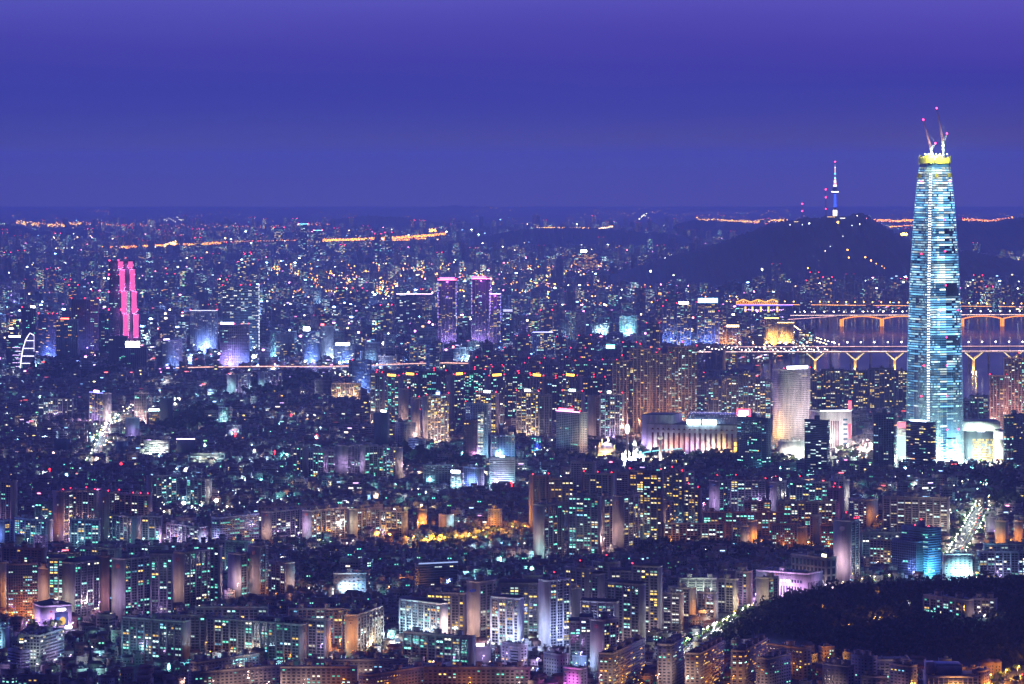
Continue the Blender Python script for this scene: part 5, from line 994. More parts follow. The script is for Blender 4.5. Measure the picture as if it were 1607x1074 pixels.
# ---------------------------------------------------------------- sail shaped light frame on an office front
D = depth(584); xs0 = X(41, D); o = empty('office_building', (xs0, D, gz(D))); tag(o, 'office with a sail shaped frame of violet white light tubes', 'office building')
zz = lambda v: Zp(v, D) - gz(D); bx = lambda u: X(u, D) - xs0; PROT.append((18, 56, 522, 578, D)); occ_rect(xs0, D + 15, 60, 40, 0)
g = G(); g.box(bx(19), bx(53.5), 0, 30, -2, zz(528), WALL, (.12, .13, .22), ROOF, (.05, .05, .06)); obj('walls', g, o)
sail = [(32, 578), (33.5, 562), (36.5, 546), (40.5, 533), (47, 523), (53.5, 526.5)]
g = G()
for a, b in zip(sail[:-1], sail[1:]): g.tube((bx(a[0]), -.9, zz(a[1])), (bx(b[0]), -.9, zz(b[1])), .75, .75, 6, LIT, (.72, .68, 1, 2.6))
for v, ua in ((534.7, 40.5), (547, 36.5), (559, 33.8), (570.5, 32.8)): g.tube((bx(ua), -.9, zz(v)), (bx(53.5), -.9, zz(v)), .7, .7, 6, LIT, (.72, .70, 1, 2.4))
g.tube((bx(53.5), -.9, zz(526.5)), (bx(53.5), -.9, zz(552)), .4, .4, 6, LIT, (.8, .7, 1, 1.6)); obj('light_tubes', g, o)
g = G()
for r_, v in enumerate((545.5, 551.4, 557.5, 563.4, 569.5, 575.4)):
    for q in range(5 if r_ % 2 == 0 else 3): u = 31 - q * 2.6; g.box(bx(u) - 1.3, bx(u) + 1.3, -.5, -.1, zz(v) - .5, zz(v) + .5, LIT, (.72, .5, 1, 2.2))
obj('dash_lights', g, o)

# ---------------------------------------------------------------- bridges over the river
def slanted(u0, v0, u1, v1, n_): return [(u0 + (u1 - u0) * k / (n_ - 1), v0 + (v1 - v0) * k / (n_ - 1)) for k in range(n_)]
BR = 'cars with lights crossing the river bridges'
def bridge(label, D0, u0, u1, v0, v1, wid, pier_us, pier_kind, water_v, edge, edge2, lamps, lampc, deckc=(.14, .13, .13)):
    """straight deck seen side on at distance D0; v0/v1 = deck height at the two ends"""
    PROT.append((u0, min(u1, 1620), min(v0, v1) - 8, water_v, D0))
    o = empty('river_bridge', (X((u0 + u1) / 2, D0), D0, gz(D0))); tag(o, label, 'bridge'); xc = X((u0 + u1) / 2, D0); zc = gz(D0)
    P = lambda u, v, dy=0: (X(u, D0) - xc, dy, Zp(v, D0) - zc)
    a, b = np.array(P(u0, v0)), np.array(P(u1, v1)); s = D0 / F
    g = G(); V = []
    for e in (a, b):
        for dy in (0, wid): V += [(e[0], dy, e[2]), (e[0], dy, e[2] - 2.6)]
    g.mesh(V, [(0, 4, 6, 2), (1, 3, 7, 5), (0, 1, 5, 4), (2, 6, 7, 3)], WALL, deckc); obj('deck', g, o)
    g = G(); n_ = 60
    for k in range(n_):
        p = a + (b - a) * k / n_; q = a + (b - a) * (k + .96) / n_
        g.quads([[(p[0], -.2, p[2] + .1), (q[0], -.2, q[2] + .1), (q[0], -.2, q[2] + 1.2), (p[0], -.2, p[2] + 1.2)]], LIT, (*edge, edge2 * rng.uniform(.6, 1.3)))
    obj('parapet_lights', g, o)
    for u in pier_us:
        t_ = (u - u0) / (u1 - u0); vd = v0 + (v1 - v0) * t_; top = P(u, vd)
        pg = G()
        if pier_kind == 'vee':
            zt = top[2] - 2.6; wz = 30 * s * .5
            pg.box(top[0] - 2.4, top[0] + 2.4, 4, wid - 4, -6, zt - 11 * s, WALL, (.4, .34, .2))
            for sg in (-1, 1):
                for yy in (4, wid - 4): pg.tube((top[0], yy, zt - 11.5 * s), (top[0] + sg * 14 * s, yy, zt), 1.7, 1.1, 6, WALL, (.6, .55, .38))
            pr = obj('pier', pg, o)
            lg = G()
            for sg in (-1, 1):
                lg.tube((top[0] + sg * 1.5, 2.0, zt - 10.8 * s), (top[0] + sg * 13.6 * s, 2.0, zt - .4), .8, .8, 5, LIT, (1, .86, .40, .85))
            for sg in (-1.6, 1.6): lg.box(top[0] + sg - .8, top[0] + sg + .8, 3.2, 3.8, -2, zt - 12 * s, LIT, (1, .55, .08, .7))
            obj('pier_lights', lg, o)
            point(o, (top[0] - 4, -4, 3), (1, .6, .15), 90000, 1); point(o, (top[0] + 4, -4, 3), (1, .6, .15), 90000, 1)
        elif pier_kind == 'arch':
            pg.box(top[0] - 7, top[0] + 7, 2, wid - 2, -6, top[2] - 7 * s, WALL, (.5, .3, .15)); obj('pier', pg, o)
            lg = G()
            for q in (-4.5, 0, 4.5): lg.box(top[0] + q - 1.3, top[0] + q + 1.3, 1.2, 1.8, 0, top[2] - 6 * s, LIT, (1, .30, .015, 1.5))
            obj('pier_lights', lg, o)
        else:
            pg.box(top[0] - 2, top[0] + 2, 3, wid - 3, -6, top[2] - 2.6, WALL, deckc); obj('pier', pg, o)
    if pier_kind == 'arch':
        for ua, ub in zip(pier_us[:-1], pier_us[1:]):
            ag = G(); K = 22; pts = []
            for k in range(K + 1):
                t_ = k / K; u = ua + (ub - ua) * t_; vd = v0 + (v1 - v0) * (u - u0) / (u1 - u0); drop = 1.8 + 4.6 * (2 * t_ - 1) ** 2
                pts.append(P(u, vd + drop, 1.0))
            for p, q in zip(pts[:-1], pts[1:]): ag.tube(p, q, .85, .85, 5, LIT, (1, .22, .01, 2.6), caps=False)
            for p in pts[1:-1]:
                ag.tube(p, (p[0], p[1], p[2] + 4), .4, .4, 4, LIT, (1, .35, .03, 1.8), caps=False)
            obj('lit_arch', ag, o)
    if lamps:
        for k in range(lamps):
            p = a + (b - a) * (k + .5) / lamps; lg = G(); lg.tube((0, 0, 0), (0, 0, 11), .35, .25, 5, METAL, (.3, .3, .3)); lg.ball((0, -1, 11.3), 1.7, LIT, (*lampc, 9)); obj('lamp_post', lg, o, (p[0], 1.5, p[2]))
    return o
DB1, DB2, DB3 = depth(583), depth(512.5), depth(490)
bridge('road bridge on glowing yellow vee shaped piers', DB1, 1085, 1700, 553, 551, 26, [1279.5, 1342.5, 1404.5, 1466, 1528.5, 1590, 1652], 'vee', 584, (1, .62, .55), 1.9, 0, WH)
bridge('slim upper road bridge with tall white lamps', depth(572), 1150, 1700, 545, 543.5, 16, list(range(1180, 1700, 31)), 'post', 575, (1, .55, .5), 1.3, 26, (1, .93, .85))
bridge('bridge with orange glowing arches below its deck', DB2, 1240, 1700, 495.5, 494, 26, [1321, 1384, 1447, 1510, 1573, 1636, 1699], 'arch', 515, (1, .66, .52), 2.0, 30, (1, .75, .5))
bridge('long far bridge with an orange light line', DB3, 1170, 1720, 478, 483, 24, list(range(1190, 1720, 26)), 'post', 492, (1, .38, .07), 2.8, 40, (1, .5, .08))
bridge('curved approach bridge rising to the arch bridge', depth(512), 1236, 1330, 502, 495.5, 18, [1250, 1265, 1282, 1300], 'post', 510, (1, .5, .5), 1.6, 0, WH)
D = depth(499)
o = empty('truss_bridge', (X(1190, D), D, gz(D))); tag(o, 'short truss bridge of golden lights over a blue light strip', 'bridge'); xc = X(1190, D)
g = G(); zz = lambda v: Zp(v, D) - gz(D); bx = lambda u: X(u, D) - xc
g.box(bx(1153), bx(1244), 0, 18, zz(480.5), zz(479), WALL, (.3, .3, .3)); obj('deck', g, o)
g = G(); g.box(bx(1156), bx(1244), -.9, -.3, zz(480), zz(478.4), LIT, (.15, .10, 1, 2.0)); obj('blue_light_strip', g, o)
g = G(); us = np.arange(1155, 1224, 3.0)
for k, u in enumerate(us[:-1]):
    t0 = abs(((u - 1155) / 23) % 1 - .5) * 2; t1 = abs(((u + 3 - 1155) / 23) % 1 - .5) * 2; va, vb = 474.5 - 4.5 * (1 - t0), 474.5 - 4.5 * (1 - t1)
    g.tube((bx(u), 0, zz(va)), (bx(u + 3), 0, zz(vb)), 1.3, 1.3, 5, LIT, (1, .42, .03, 1.7), caps=False); g.tube((bx(u), 0, zz(477.6)), (bx(u + 3), 0, zz(vb)), .9, .9, 5, LIT, (1, .38, .025, 1.3), caps=False); g.tube((bx(u), 0, zz(477.6)), (bx(u + 3), 0, zz(477.6)), 1.0, 1.0, 5, LIT, (1, .38, .025, 1.4), caps=False)
obj('golden_truss', g, o)
for u in (1158, 1170, 1181, 1194, 1206, 1220):
    g = G(); g.box(bx(u) - 4, bx(u) + 4, 2, 16, -3, zz(480.6), WALL, (.5, .4, .25)); obj('pier', g, o)
    g = G(); g.box(bx(u) - 2.6, bx(u) + 2.6, 1.2, 1.8, 0, zz(481.5), LIT, (1, .55, .06, 1.5)); obj('pier_light', g, o)
# elevated highway between the district and the low houses
D = depth(583)
PROT.append((276, 735, 566, 582, D)); o = empty('elevated_highway', (X(500, D), D, gz(D))); tag(o, 'elevated highway with pale deck edge and tail lamp glow across the city', 'road'); xc = X(500, D); zz = lambda v: Zp(v, D) - gz(D); bx = lambda u: X(u, D) - xc
hw = [(276, 578), (330, 576.5), (420, 575.6), (510, 576), (560, 574.5), (640, 571.5), (700, 570), (735, 571)]
g = G(); gl = G(); pg = G()
for (ua, va), (ub, vb) in zip(hw[:-1], hw[1:]):
    A_, B_ = (bx(ua), zz(va)), (bx(ub), zz(vb))
    g.mesh([(A_[0], 0, A_[1]), (A_[0], 30, A_[1]), (A_[0], 0, A_[1] - 3), (B_[0], 0, B_[1]), (B_[0], 30, B_[1]), (B_[0], 0, B_[1] - 3)], [(0, 3, 4, 1), (2, 5, 3, 0)], WALL, (.36, .30, .28))
    n_ = 26
    for k in range(n_):
        t0, t1 = k / n_, (k + .9) / n_; pa = (A_[0] + (B_[0] - A_[0]) * t0, A_[1] + (B_[1] - A_[1]) * t0); pb = (A_[0] + (B_[0] - A_[0]) * t1, A_[1] + (B_[1] - A_[1]) * t1)
        for dy, c_, e_ in ((-.2, (1, .48, .36), 1.5),): gl.quads([[(pa[0], dy, pa[1] - .2), (pb[0], dy, pb[1] - .2), (pb[0], dy, pb[1] + 1.5), (pa[0], dy, pa[1] + 1.5)]], LIT, (*c_, e_ * rng.uniform(.6, 1.2)))
    for k in range(3):
        t0 = (k + .5) / 3; x_ = A_[0] + (B_[0] - A_[0]) * t0; z_ = A_[1] + (B_[1] - A_[1]) * t0 - 3; p_ = G(); p_.box(x_ - 1.5, x_ + 1.5, 3, 27, -2, z_, WALL, (.3, .28, .27)); obj('pier', p_, o)
obj('deck', g, o); obj('parapet_lights', gl, o)

# ---------------------------------------------------------------- white hotel, department store, mall, shop, podium
A('tall white hotel slab with a grid of small windows', 1214, 1274, 581, 704, -16, style='punch', wall=(.74, .68, .66), lp=.20, pal='warm', roof='none', fh=3.3, bay=3.3, sign=((.62, .66, 1), 7, .78, 5, .52), red=2, name='hotel_building', cat='hotel', d=30, wf=.42, hf=.42, fl=[((1, .87, .86), 190000, 'front', .3, 95, 50), ((1, .87, .86), 190000, 'front', .9, 95, 50), ((1, .6, .12), 16000, 'left', .6, 16, 6), ((.8, .6, .9), 40000, 'left', .4, 60, 40)], st=.8)
A('white two storey podium at the foot of the white hotel', 1223, 1265, 692, 722, 0, style='blank', wall=white, roof='hut', nh=1, name='podium_building', cat='building', fl=[(WH, 9000, 'front', .25, 10), (WH, 9000, 'front', .75, 10)])
o, info = A('white department store block with tall slit windows and a lit roof edge', 1273, 1338, 646, 712, -14, style='blank', wall=(.70, .66, .64), roof='none', name='department_store', cat='department store', d=50, crown=(.7, .85, 1, 4), fl=[((1, .85, .82), 100000, 'front', .3, 70, 22), ((1, .85, .82), 100000, 'front', .85, 70, 22), (WH, 16000, 'left', .5, 14, 6)])
_, _, _, _, Wd, dd, hgt = info
g = G(); fd = face_defs(Wd, dd)['front']
for q in range(4): g.quads(win_quads(fd, [Wd * (.36 + q * .07)], [hgt * .46], 2.4, hgt * .62, .12), GLASS, (.12, .04, .06))
for q in range(6): g.quads(win_quads(fd, [Wd * .80], [hgt * (.22 + q * .115)], 8, 3.2, .12), GLASS, (.05, .12, .18))
obj('slit_windows', g, o)
g = G(); g.quads(win_quads(fd, [Wd * .93], [hgt * .52], 5, 24, .3), LIT, (1, .08, .12, 1.6)); obj('red_banner', g, o)
g = G(); g.box(Wd / 2 - 6, Wd / 2 - .5, -dd / 2 - 1, -dd / 2 + 1, hgt + .5, hgt + 17, LIT, (1, .07, .10, 2.4)); obj('red_sign_tower', g, o)
A('white shop block with a red sign and a cyan glass front', 1409, 1428, 662, 726, 0, style='blank', wall=(.65, .55, .55), roof='none', name='department_store', cat='department store', sign=None, fl=[((.6, 1, .95), 9000, 'front', .5, 10)])
o = bpy.data.objects[-1] if False else [x for x in bpy.data.objects if x.get('label') == 'white shop block with a red sign and a cyan glass front'][0]
g = G(); g.box(-14, 6, -7.2, -6.6, 58, 66, LIT, (1, .1, .14, 2.2)); obj('red_sign', g, o); g = G(); g.box(-15, 15, -7.0, -6.6, 10, 44, LIT, (.55, .95, .85, .8)); obj('glass_front', g, o)
# long mall with slit windows, glass barrel roof, glowing letters
D = depth(716); xc = X(1088, D); o = empty('shopping_mall', (xc, D, gz(D)), math.radians(-17)); tag(o, 'long white shopping mall with slit windows, glass barrel roof and glowing white letters', 'shopping mall')
PROT.append((1014, 1162, 652, 700, D)); s = D / F; Wm = 165 * s; occ_rect(xc + 10, D + 50, Wm, 90, math.radians(-17))
zz = lambda v: Zp(v, D) - gz(D); hm = zz(667)
g = G(); g.box(-Wm * .46, Wm * .62, 0, 80, -2, hm, WALL, (.62, .60, .62), ROOF, (.06, .07, .10)); g.box(-Wm * .52, -Wm * .22, 6, 74, -1.9, hm + 15, WALL, (.52, .52, .60), ROOF, (.06, .07, .1)); obj('walls', g, o)
g = G()
for k in range(19):
    x_ = -Wm * .40 + k * Wm * .052; g.box(x_ - 1.5, x_ + 1.5, -.25, -.05, 4, hm - 14, WALL, (.20, .035, .055)); g.pyramid(x_ - 2.6, x_ + 2.6, -.3, -.05, hm - 9, hm - 6, WALL, (.3, .06, .08))
obj('slit_windows', g, o)
g = G(); K = 12
for k in range(K):
    a0, a1 = math.pi * k / K, math.pi * (k + 1) / K; y0, z0 = 40 - 30 * math.cos(a0), hm + 2 + 17 * math.sin(a0); y1, z1 = 40 - 30 * math.cos(a1), hm + 2 + 17 * math.sin(a1)
    for q in range(26):
        x_ = -Wm * .08 + q * Wm * .026; g.quads([[(x_ + .4, y0, z0 + .02), (x_ + Wm * .026 - .4, y0, z0 + .02), (x_ + Wm * .026 - .4, y1, z1), (x_ + .4, y1, z1)]], GLASS, (.16, .20, .30))
        if rng.random() < .6: g.box(x_ - .5, x_ + .5, y0 - .5, y0 + .5, z0, z0 + .9, LIT, (.7, .7, 1, .9 * rng.random() + .1))
obj('glass_barrel_roof', g, o)
g = G(); x_ = -Wm * .06
for k, w_ in enumerate([5, 5, 5, 5, 4, 0, 6, 5, 5, 4, 5]):
    if w_: g.box(x_, x_ + w_ - .9, -1.5, -.7, hm + 1.2, hm + 9, LIT, (.62, .92, 1, 6.5))
    x_ += w_ if w_ else 3
obj('glowing_letters', g, o)
g = G(); g.box(Wm * .40, Wm * .53, 20, 22, hm + 14, hm + 27, LIT, (1, .05, .10, 3.2)); g.box(Wm * .42, Wm * .51, 19.6, 19.9, hm + 17, hm + 24.5, LIT, (1, .85, .8, 3)); obj('red_roof_sign', g, o)
g = G(); g.box(Wm * .40, Wm * .60, -8, -.3, -2, hm * .62, WALL, (.7, .5, .25)); g.pyramid(Wm * .47, Wm * .55, -9, -1, hm * .62, hm * .98, WALL, (.75, .55, .25)); obj('gateway', g, o)
g = G()
for q in range(4):
    for r_ in range(3): g.box(Wm * .41 + q * 4.4, Wm * .41 + q * 4.4 + 3, -8.4, -8.1, 4 + r_ * 8, 9.5 + r_ * 8, LIT, (1, .6, .12, 1.7))
obj('gateway_lights', g, o)
for (fx, c_, p_) in [(-.38, WH, 34000), (-.18, OR, 26000), (.0, PU, 20000), (.16, WH, 30000), (.3, (1, .75, .3), 30000), (.47, (1, .6, .1), 60000), (.58, (1, .6, .1), 50000)]: point(o, (Wm * fx, -15, 5), c_, p_, 1.5)
point(o, (-Wm * .55, -6, 12), PU, 30000, 1.5)
# gold lit mall wing beside the skyscraper
D = depth(727); xc = X(1545, D); o = empty('shopping_mall', (xc, D, gz(D))); tag(o, 'glass mall wing with gold lit rooms beside the skyscraper', 'shopping mall'); zz = lambda v: Zp(v, D) - gz(D); bx = lambda u: X(u, D) - xc
PROT.append((1515, 1576, 660, 722, D)); occ_rect(xc, D + 35, 70, 70, 0)
g = G(); g.box(bx(1512), bx(1567), 6, 60, -2, zz(677), WALL, (.10, .12, .15)); g.box(bx(1510), bx(1570), 4, 62, zz(677) + .02, zz(662), WALL, (.72, .70, .70), ROOF, (.1, .1, .1)); g.box(bx(1560), bx(1575), 0, 50, -2, zz(676), WALL, (.6, .55, .5)); obj('walls', g, o)
wm = G(); wm.box(-1.1, 1.1, -.2, .2, -1.4, 1.4, LIT, (1, 1, 1, 1)); wm = wm.me('gold_window')
for r_ in range(9):
    for q in range(13):
        if rng.random() < .62: obj('gold_window', wm, o, (bx(1527) + q * 2.7 + 1.1, 5.6, 4.4 + r_ * 4.2), 0, (1, .66 + .2 * rng.random(), .25, rng.uniform(.4, 1.7)))
g = G(); g.box(bx(1535), bx(1546), 5.0, 5.3, zz(678), zz(675.5), LIT, (.9, .95, 1, 6)); obj('name_sign', g, o)
g = G(); g.box(bx(1561), bx(1574), -.5, -.1, 3, zz(703), LIT, (1, .95, .9, 1.3)); g.box(bx(1561), bx(1574), -.5, -.1, zz(690), zz(678), LIT, (.75, .7, 1, .85)); obj('screen', g, o)
point(o, (bx(1540), -14, 8), (1, .9, .7), 70000, 2); point(o, (bx(1568), -14, 8), (1, .8, .5), 50000, 2)
# violet lit public hall above the wooded hill
o, info = A('violet lit public hall with tall windows and dark flat roof', 1190, 1294, 901, 942, 28, style='blank', wall=(.66, .60, .66), roof='hut', nh=1, name='public_hall', cat='hall', d=34, fl=[((.82, .45, 1), 9500, 'front', .2, 13, 7), ((.82, .45, 1), 9500, 'front', .6, 13, 7), ((.82, .45, 1), 9500, 'front', .92, 13, 7), ((.8, .5, 1), 4000, 'right', .5, 13)])
_, _, _, _, Wd, dd, hgt = info; fd = face_defs(Wd, dd)['front']; fr = face_defs(Wd, dd)['right']; g = G(); gl = G()
for q in range(12):
    x_ = Wd * (.28 + q * .055); g.quads(win_quads(fd, [x_], [hgt * .68], 2.2, 3.4, .1), GLASS, (.03, .03, .05)); g.quads(win_quads(fd, [x_], [hgt * .30], 2.2, 11, .1), GLASS, (.03, .03, .05))
    if 3 <= q <= 7: gl.quads(win_quads(fd, [x_], [hgt * .68], 2.0, 3.0, .2), LIT, (.85, 1, .85, 1.6))
    if q % 2: gl.quads(win_quads(fd, [x_], [hgt * .14], 1.9, 2.4, .2), LIT, (.5, 1, .95, 1.1))
for q in range(9): g.quads(win_quads(fr, [dd * (.1 + q * .1)], [hgt * .45], 1.6, 13, .1), GLASS, (.05, .045, .06))
obj('tall_windows', g, o); obj('lit_windows', gl, o)
g = G(); 
for q in range(8): g.quads(win_quads(fd, [Wd * (.44 + q * .035)], [hgt * .9], 1.5, 1.5, .12), WALL, (.18, .12, .2))
g.quads(win_quads(fd, [Wd * .40], [hgt * .9], 1.8, 1.6, .12), WALL, (.6, .2, .05)); obj('wall_lettering', g, o)
# white shop hall with a round yellow sign
o, info = A('white shop hall with a round yellow sign and dark hipped roof', 47, 110, 952, 990, -18, style='blank', wall=(.62, .56, .62), roof='hut', nh=1, name='shop_hall', cat='shop', d=30, hip=False, fl=[(PU, 5500, 'front', .3, 10), (PU, 5500, 'front', .85, 10), ((.5, .3, 1), 4000, 'left', .8, 9), (PK, 2500, 'left', .3, 10)])
_, _, _, _, Wd, dd, hgt = info; fd = face_defs(Wd, dd)['front']
g = G(); g.quads(win_quads(fd, [Wd * .66], [hgt * .84], 9.5, 2.0, .4), LIT, (.75, .85, 1, 9)); obj('shop_sign', g, o)
g = G(); g.quads(win_quads(fd, [Wd * .66], [hgt * .36], 15, hgt * .62, .06), GLASS, (.03, .05, .10)); g.quads(win_quads(fd, [Wd * .66], [hgt * .70], 15, 1.6, .08), GLASS, (.02, .03, .08))
for q in (.2, .45, .95): g.quads(win_quads(fd, [Wd * .3], [hgt * q], Wd * .55, .3, .07), GLASS, (.15, .13, .2))
obj('shop_window', g, o)
g = G(); tt = np.linspace(0, 2 * math.pi, 24, endpoint=False); c_ = fd[0] + fd[1] * Wd * .70 + fd[2] * .3
g.mesh([(c_[0] + 3.6 * math.cos(q), c_[1], hgt * .36 + 4.3 * math.sin(q)) for q in tt] + [(c_[0], c_[1], hgt * .36)], None, LIT, (.95, .60, .12, .55), [(k, (k + 1) % 24, 24) for k in range(24)]); obj('round_sign', g, o)
g = G(); g.quads(win_quads(fd, [Wd * .57], [hgt * .42], 5, 5, .2), LIT, (.08, .22, .75, .5)); g.quads(win_quads(fd, [Wd * .70], [hgt * .12], 9, 2.0, .2), LIT, (.8, .5, .8, .4)); obj('picture_panel', g, o)
g = G(); 
for q in (.50, .76): g.quads(win_quads(fd, [Wd * .32], [hgt * q], 2.4, 1.4, .1), WALL, (.5, .03, .06))
obj('red_mark', g, o)
g = G(); g.pyramid(-Wd / 2 - 1, Wd / 2 + 1, -dd / 2 - 1, dd / 2 + 1, hgt + 1.1, hgt + 6, ROOF, (.03, .03, .05)); obj('roof', g, o)
g = G(); g.box(Wd / 2 - 7, Wd / 2, -dd / 2 - .9, -dd / 2 - .5, 1.2, 3.6, LIT, (.95, .9, 1, 14)); obj('entrance_lamp', g, o)
# hospital like building with a blue roof at the bottom corner
o, info = A('broad building with a blue roof deck and amber lit end wall', 1456, 1536, 1062, 1096, 0, style='grid', wall=(.42, .36, .42), lp=.05, roof='none', name='public_hall', cat='public building', d=44, fl=[(OR, 9000, 'right', .3, 9), (OR, 6000, 'right', .8, 9), (PU, 2500, 'front', .5)])
_, _, _, _, Wd, dd, hgt = info; g = G(); g.box(-Wd * .30, Wd * .20, -dd * .3, dd * .45, hgt + .05, hgt + 9, WALL, (.30, .33, .55), ROOF, (.10, .13, .32)); obj('upper_storey', g, o)
g = G(); g.box(-Wd * .5, -Wd * .33, -8, 8, hgt + .05, hgt + 11, WALL, (.45, .42, .52)); obj('stair_tower', g, o)
A('annex with an amber lit flank joining the broad blue roofed building', 1526, 1558, 1054, 1092, 16, style='punch', wall=pinkw, lp=.04, roof='none', name='office_building', cat='annex', d=22, fl=[(OR, 10000, 'right', .4, 8), (OR, 7000, 'right', .9, 8), (PU, 1800, 'front', .5)])
# ---------------------------------------------------------------- amusement park on the lake island
D = depth(724); PKC = dict()
def park(name, label, cat, u, vb): 
    Dp = depth(vb); oo = empty(name, (X(u, Dp), Dp, gz(Dp))); tag(oo, label, cat); occ_rect(X(u, Dp), Dp, 30, 30, 0); return oo, Dp / F
o, s = park('domed_pavilion', 'gold lit domed pavilion with small spires in the amusement park', 'pavilion', 953, 722); PROT.append((938, 968, 682, 716, depth(722)))
g = G(); g.lathe([(15, -1), (15, 12), (13, 13)], 16, WALL, (.75, .55, .3)); obj('drum', g, o)
g = G(); g.lathe([(14.5, 13), (14, 18), (11, 24), (6.5, 28), (1, 30)], 18, WALL, (.5, .45, .6)); obj('dome', g, o)
g = G()
for a_ in np.linspace(0, 2 * math.pi, 12, endpoint=False): g.tube((14.9 * math.cos(a_), 14.9 * math.sin(a_), 0), (14.9 * math.cos(a_), 14.9 * math.sin(a_), 9), .9, .9, 5, LIT, (1, .62, .14, 1.4))
obj('arch_lights', g, o)
for dx, h_ in ((-13, 31), (-9, 38), (2, 40), (12, 27)):
    g = G(); g.tube((dx, -4, 0), (dx, -4, h_ * .72), 1.9, 1.5, 8, WALL, (.75, .65, .45)); g.tube((dx, -4, h_ * .72), (dx, -4, h_), 2.1, .1, 8, WALL, (.8, .6, .25)); obj('spire', g, o)
for q in (-16, -5, 6, 17): point(o, (q, -20, 6), (1, .68, .28), 36000, 1)
point(o, (0, -8, 34), (.9, .8, 1), 16000, 1)
o, s = park('fairground_castle', 'white floodlit fairground castle with pointed turquoise roofs', 'castle', 993, 728); PROT.append((973, 1006, 690, 722, depth(728)))
for dx, h_, r_, rc in ((-17, 20, 2.2, (.8, .75, .6)), (-12, 25, 2.4, (.8, .75, .6)), (-6, 22, 2.4, (.75, .8, .6)), (3, 44, 3.4, (.85, .85, .8)), (7, 30, 3.0, (.8, .8, .8)), (13, 24, 2.6, (.15, .5, .6)), (17, 19, 2.2, (.15, .5, .6))):
    g = G(); g.tube((dx, 0, -1), (dx, 0, h_ * .7), r_, r_ * .9, 8, WALL, (.8, .8, .76)); obj('turret', g, o); g = G(); g.tube((dx, 0, h_ * .7), (dx, 0, h_), r_ * 1.15, .08, 8, WALL, rc); obj('turret_roof', g, o)
g = G(); g.box(-18, 18, 1, 10, -1, 11, WALL, (.8, .8, .76)); obj('castle_wall', g, o)
for q in (-17, -6, 6, 17): point(o, (q, -10, 4), (.85, 1, .92), 60000, 1)
g = G(); 
for q in (-14, 0, 12, 20): g.ball((q, -9, 2), 1.3, LIT, (.85, 1, .9, 14))
obj('floodlights', g, o)
o, s = park('drop_tower', 'tall slender white spire ride with a glowing collar', 'ride tower', 984.5, 730); h_ = 82 * s
g = G(); g.tube((0, 0, 0), (0, 0, h_ * .78), 2.1, 1.6, 8, WALL, (.6, .45, .45)); obj('shaft', g, o); g = G(); g.lathe([(2.2, h_ * .60), (4.2, h_ * .68), (3.6, h_ * .74), (1.8, h_ * .78)], 10, LIT, (.95, .97, 1, 1.8)); obj('lit_collar', g, o); g = G(); g.tube((0, 0, h_ * .78), (0, 0, h_), 1.0, .25, 6, LIT, (1, .45, .5, .8)); obj('needle', g, o)
o, s = park('drop_tower', 'shorter white ride column with a round cabin near the lake rails', 'ride tower', 1036.5, 730); h_ = 50 * s
g = G(); g.tube((0, 0, 0), (0, 0, h_ * .80), 2.6, 2.2, 8, WALL, (.75, .68, .62)); obj('shaft', g, o); g = G(); g.lathe([(2.4, h_ * .80), (4.6, h_ * .83), (4.2, h_ * .88), (1.2, h_ * .92)], 10, WALL, (.8, .75, .7)); obj('cabin', g, o); g = G(); g.tube((0, 0, h_ * .9), (0, 0, h_), .5, .15, 5, METAL, (.6, .6, .6)); obj('mast_tip', g, o)
point(o, (-6, -9, 5), (1, .85, .7), 26000, 1)
o, s = park('monorail_track', 'cyan lit ride rail curving over the lake', 'ride rail', 1040, 722); pts = [(1001, 714), (1012, 710), (1030, 707.5), (1050, 706), (1070, 704)]; Dp = depth(722)
g = G()
for a, b in zip(pts[:-1], pts[1:]): g.tube((X(a[0], Dp) - X(1040, Dp), 0, Zp(a[1], Dp) - gz(Dp)), (X(b[0], Dp) - X(1040, Dp), 0, Zp(b[1], Dp) - gz(Dp)), .9, .9, 6, LIT, (.25, .85, .95, 1.0))
obj('rail', g, o)
for a in pts: g = G(); g.tube((X(a[0], Dp) - X(1040, Dp), 0, -1), (X(a[0], Dp) - X(1040, Dp), 0, Zp(a[1], Dp) - gz(Dp)), .6, .5, 6, WALL, (.5, .6, .6)); obj('support', g, o)
for (u, v, c_, lab) in [(1026, 726, (.95, .9, .5), 'small yellow lit pavilion by the lake rail'), (1050, 728, (1, .9, .85), 'white lit stall with bright lamps by the ride column'), (1062, 731, (1, .6, .08), 'gold lit turret stall in the park'), (1074, 730, (1, .6, .1), 'low gold lit stall before the park trees'), (930, 724, (1, .6, .2), 'orange lit grotto beside the domed pavilion'), (1008, 702, (.8, 1, .95), 'white lit kiosk behind the castle'), (1090, 722, (.9, .9, 1), 'white canopy tent row below the mall wall')]:
    o, s = park('park_stall', lab, 'stall', u, v); g = G(); g.lathe([(5, -1), (5, 6), (6.4, 6.2), (.3, 11)], 10, WALL, (.7, .6, .45)); obj('canopy', g, o); g = G()
    for a_ in np.linspace(0, 2 * math.pi, 9): g.ball((5.4 * math.cos(a_), 5.4 * math.sin(a_), 5), .8, LIT, (*c_, 6))
    obj('bulbs', g, o); point(o, (0, -8, 4), c_, 18000, 1)
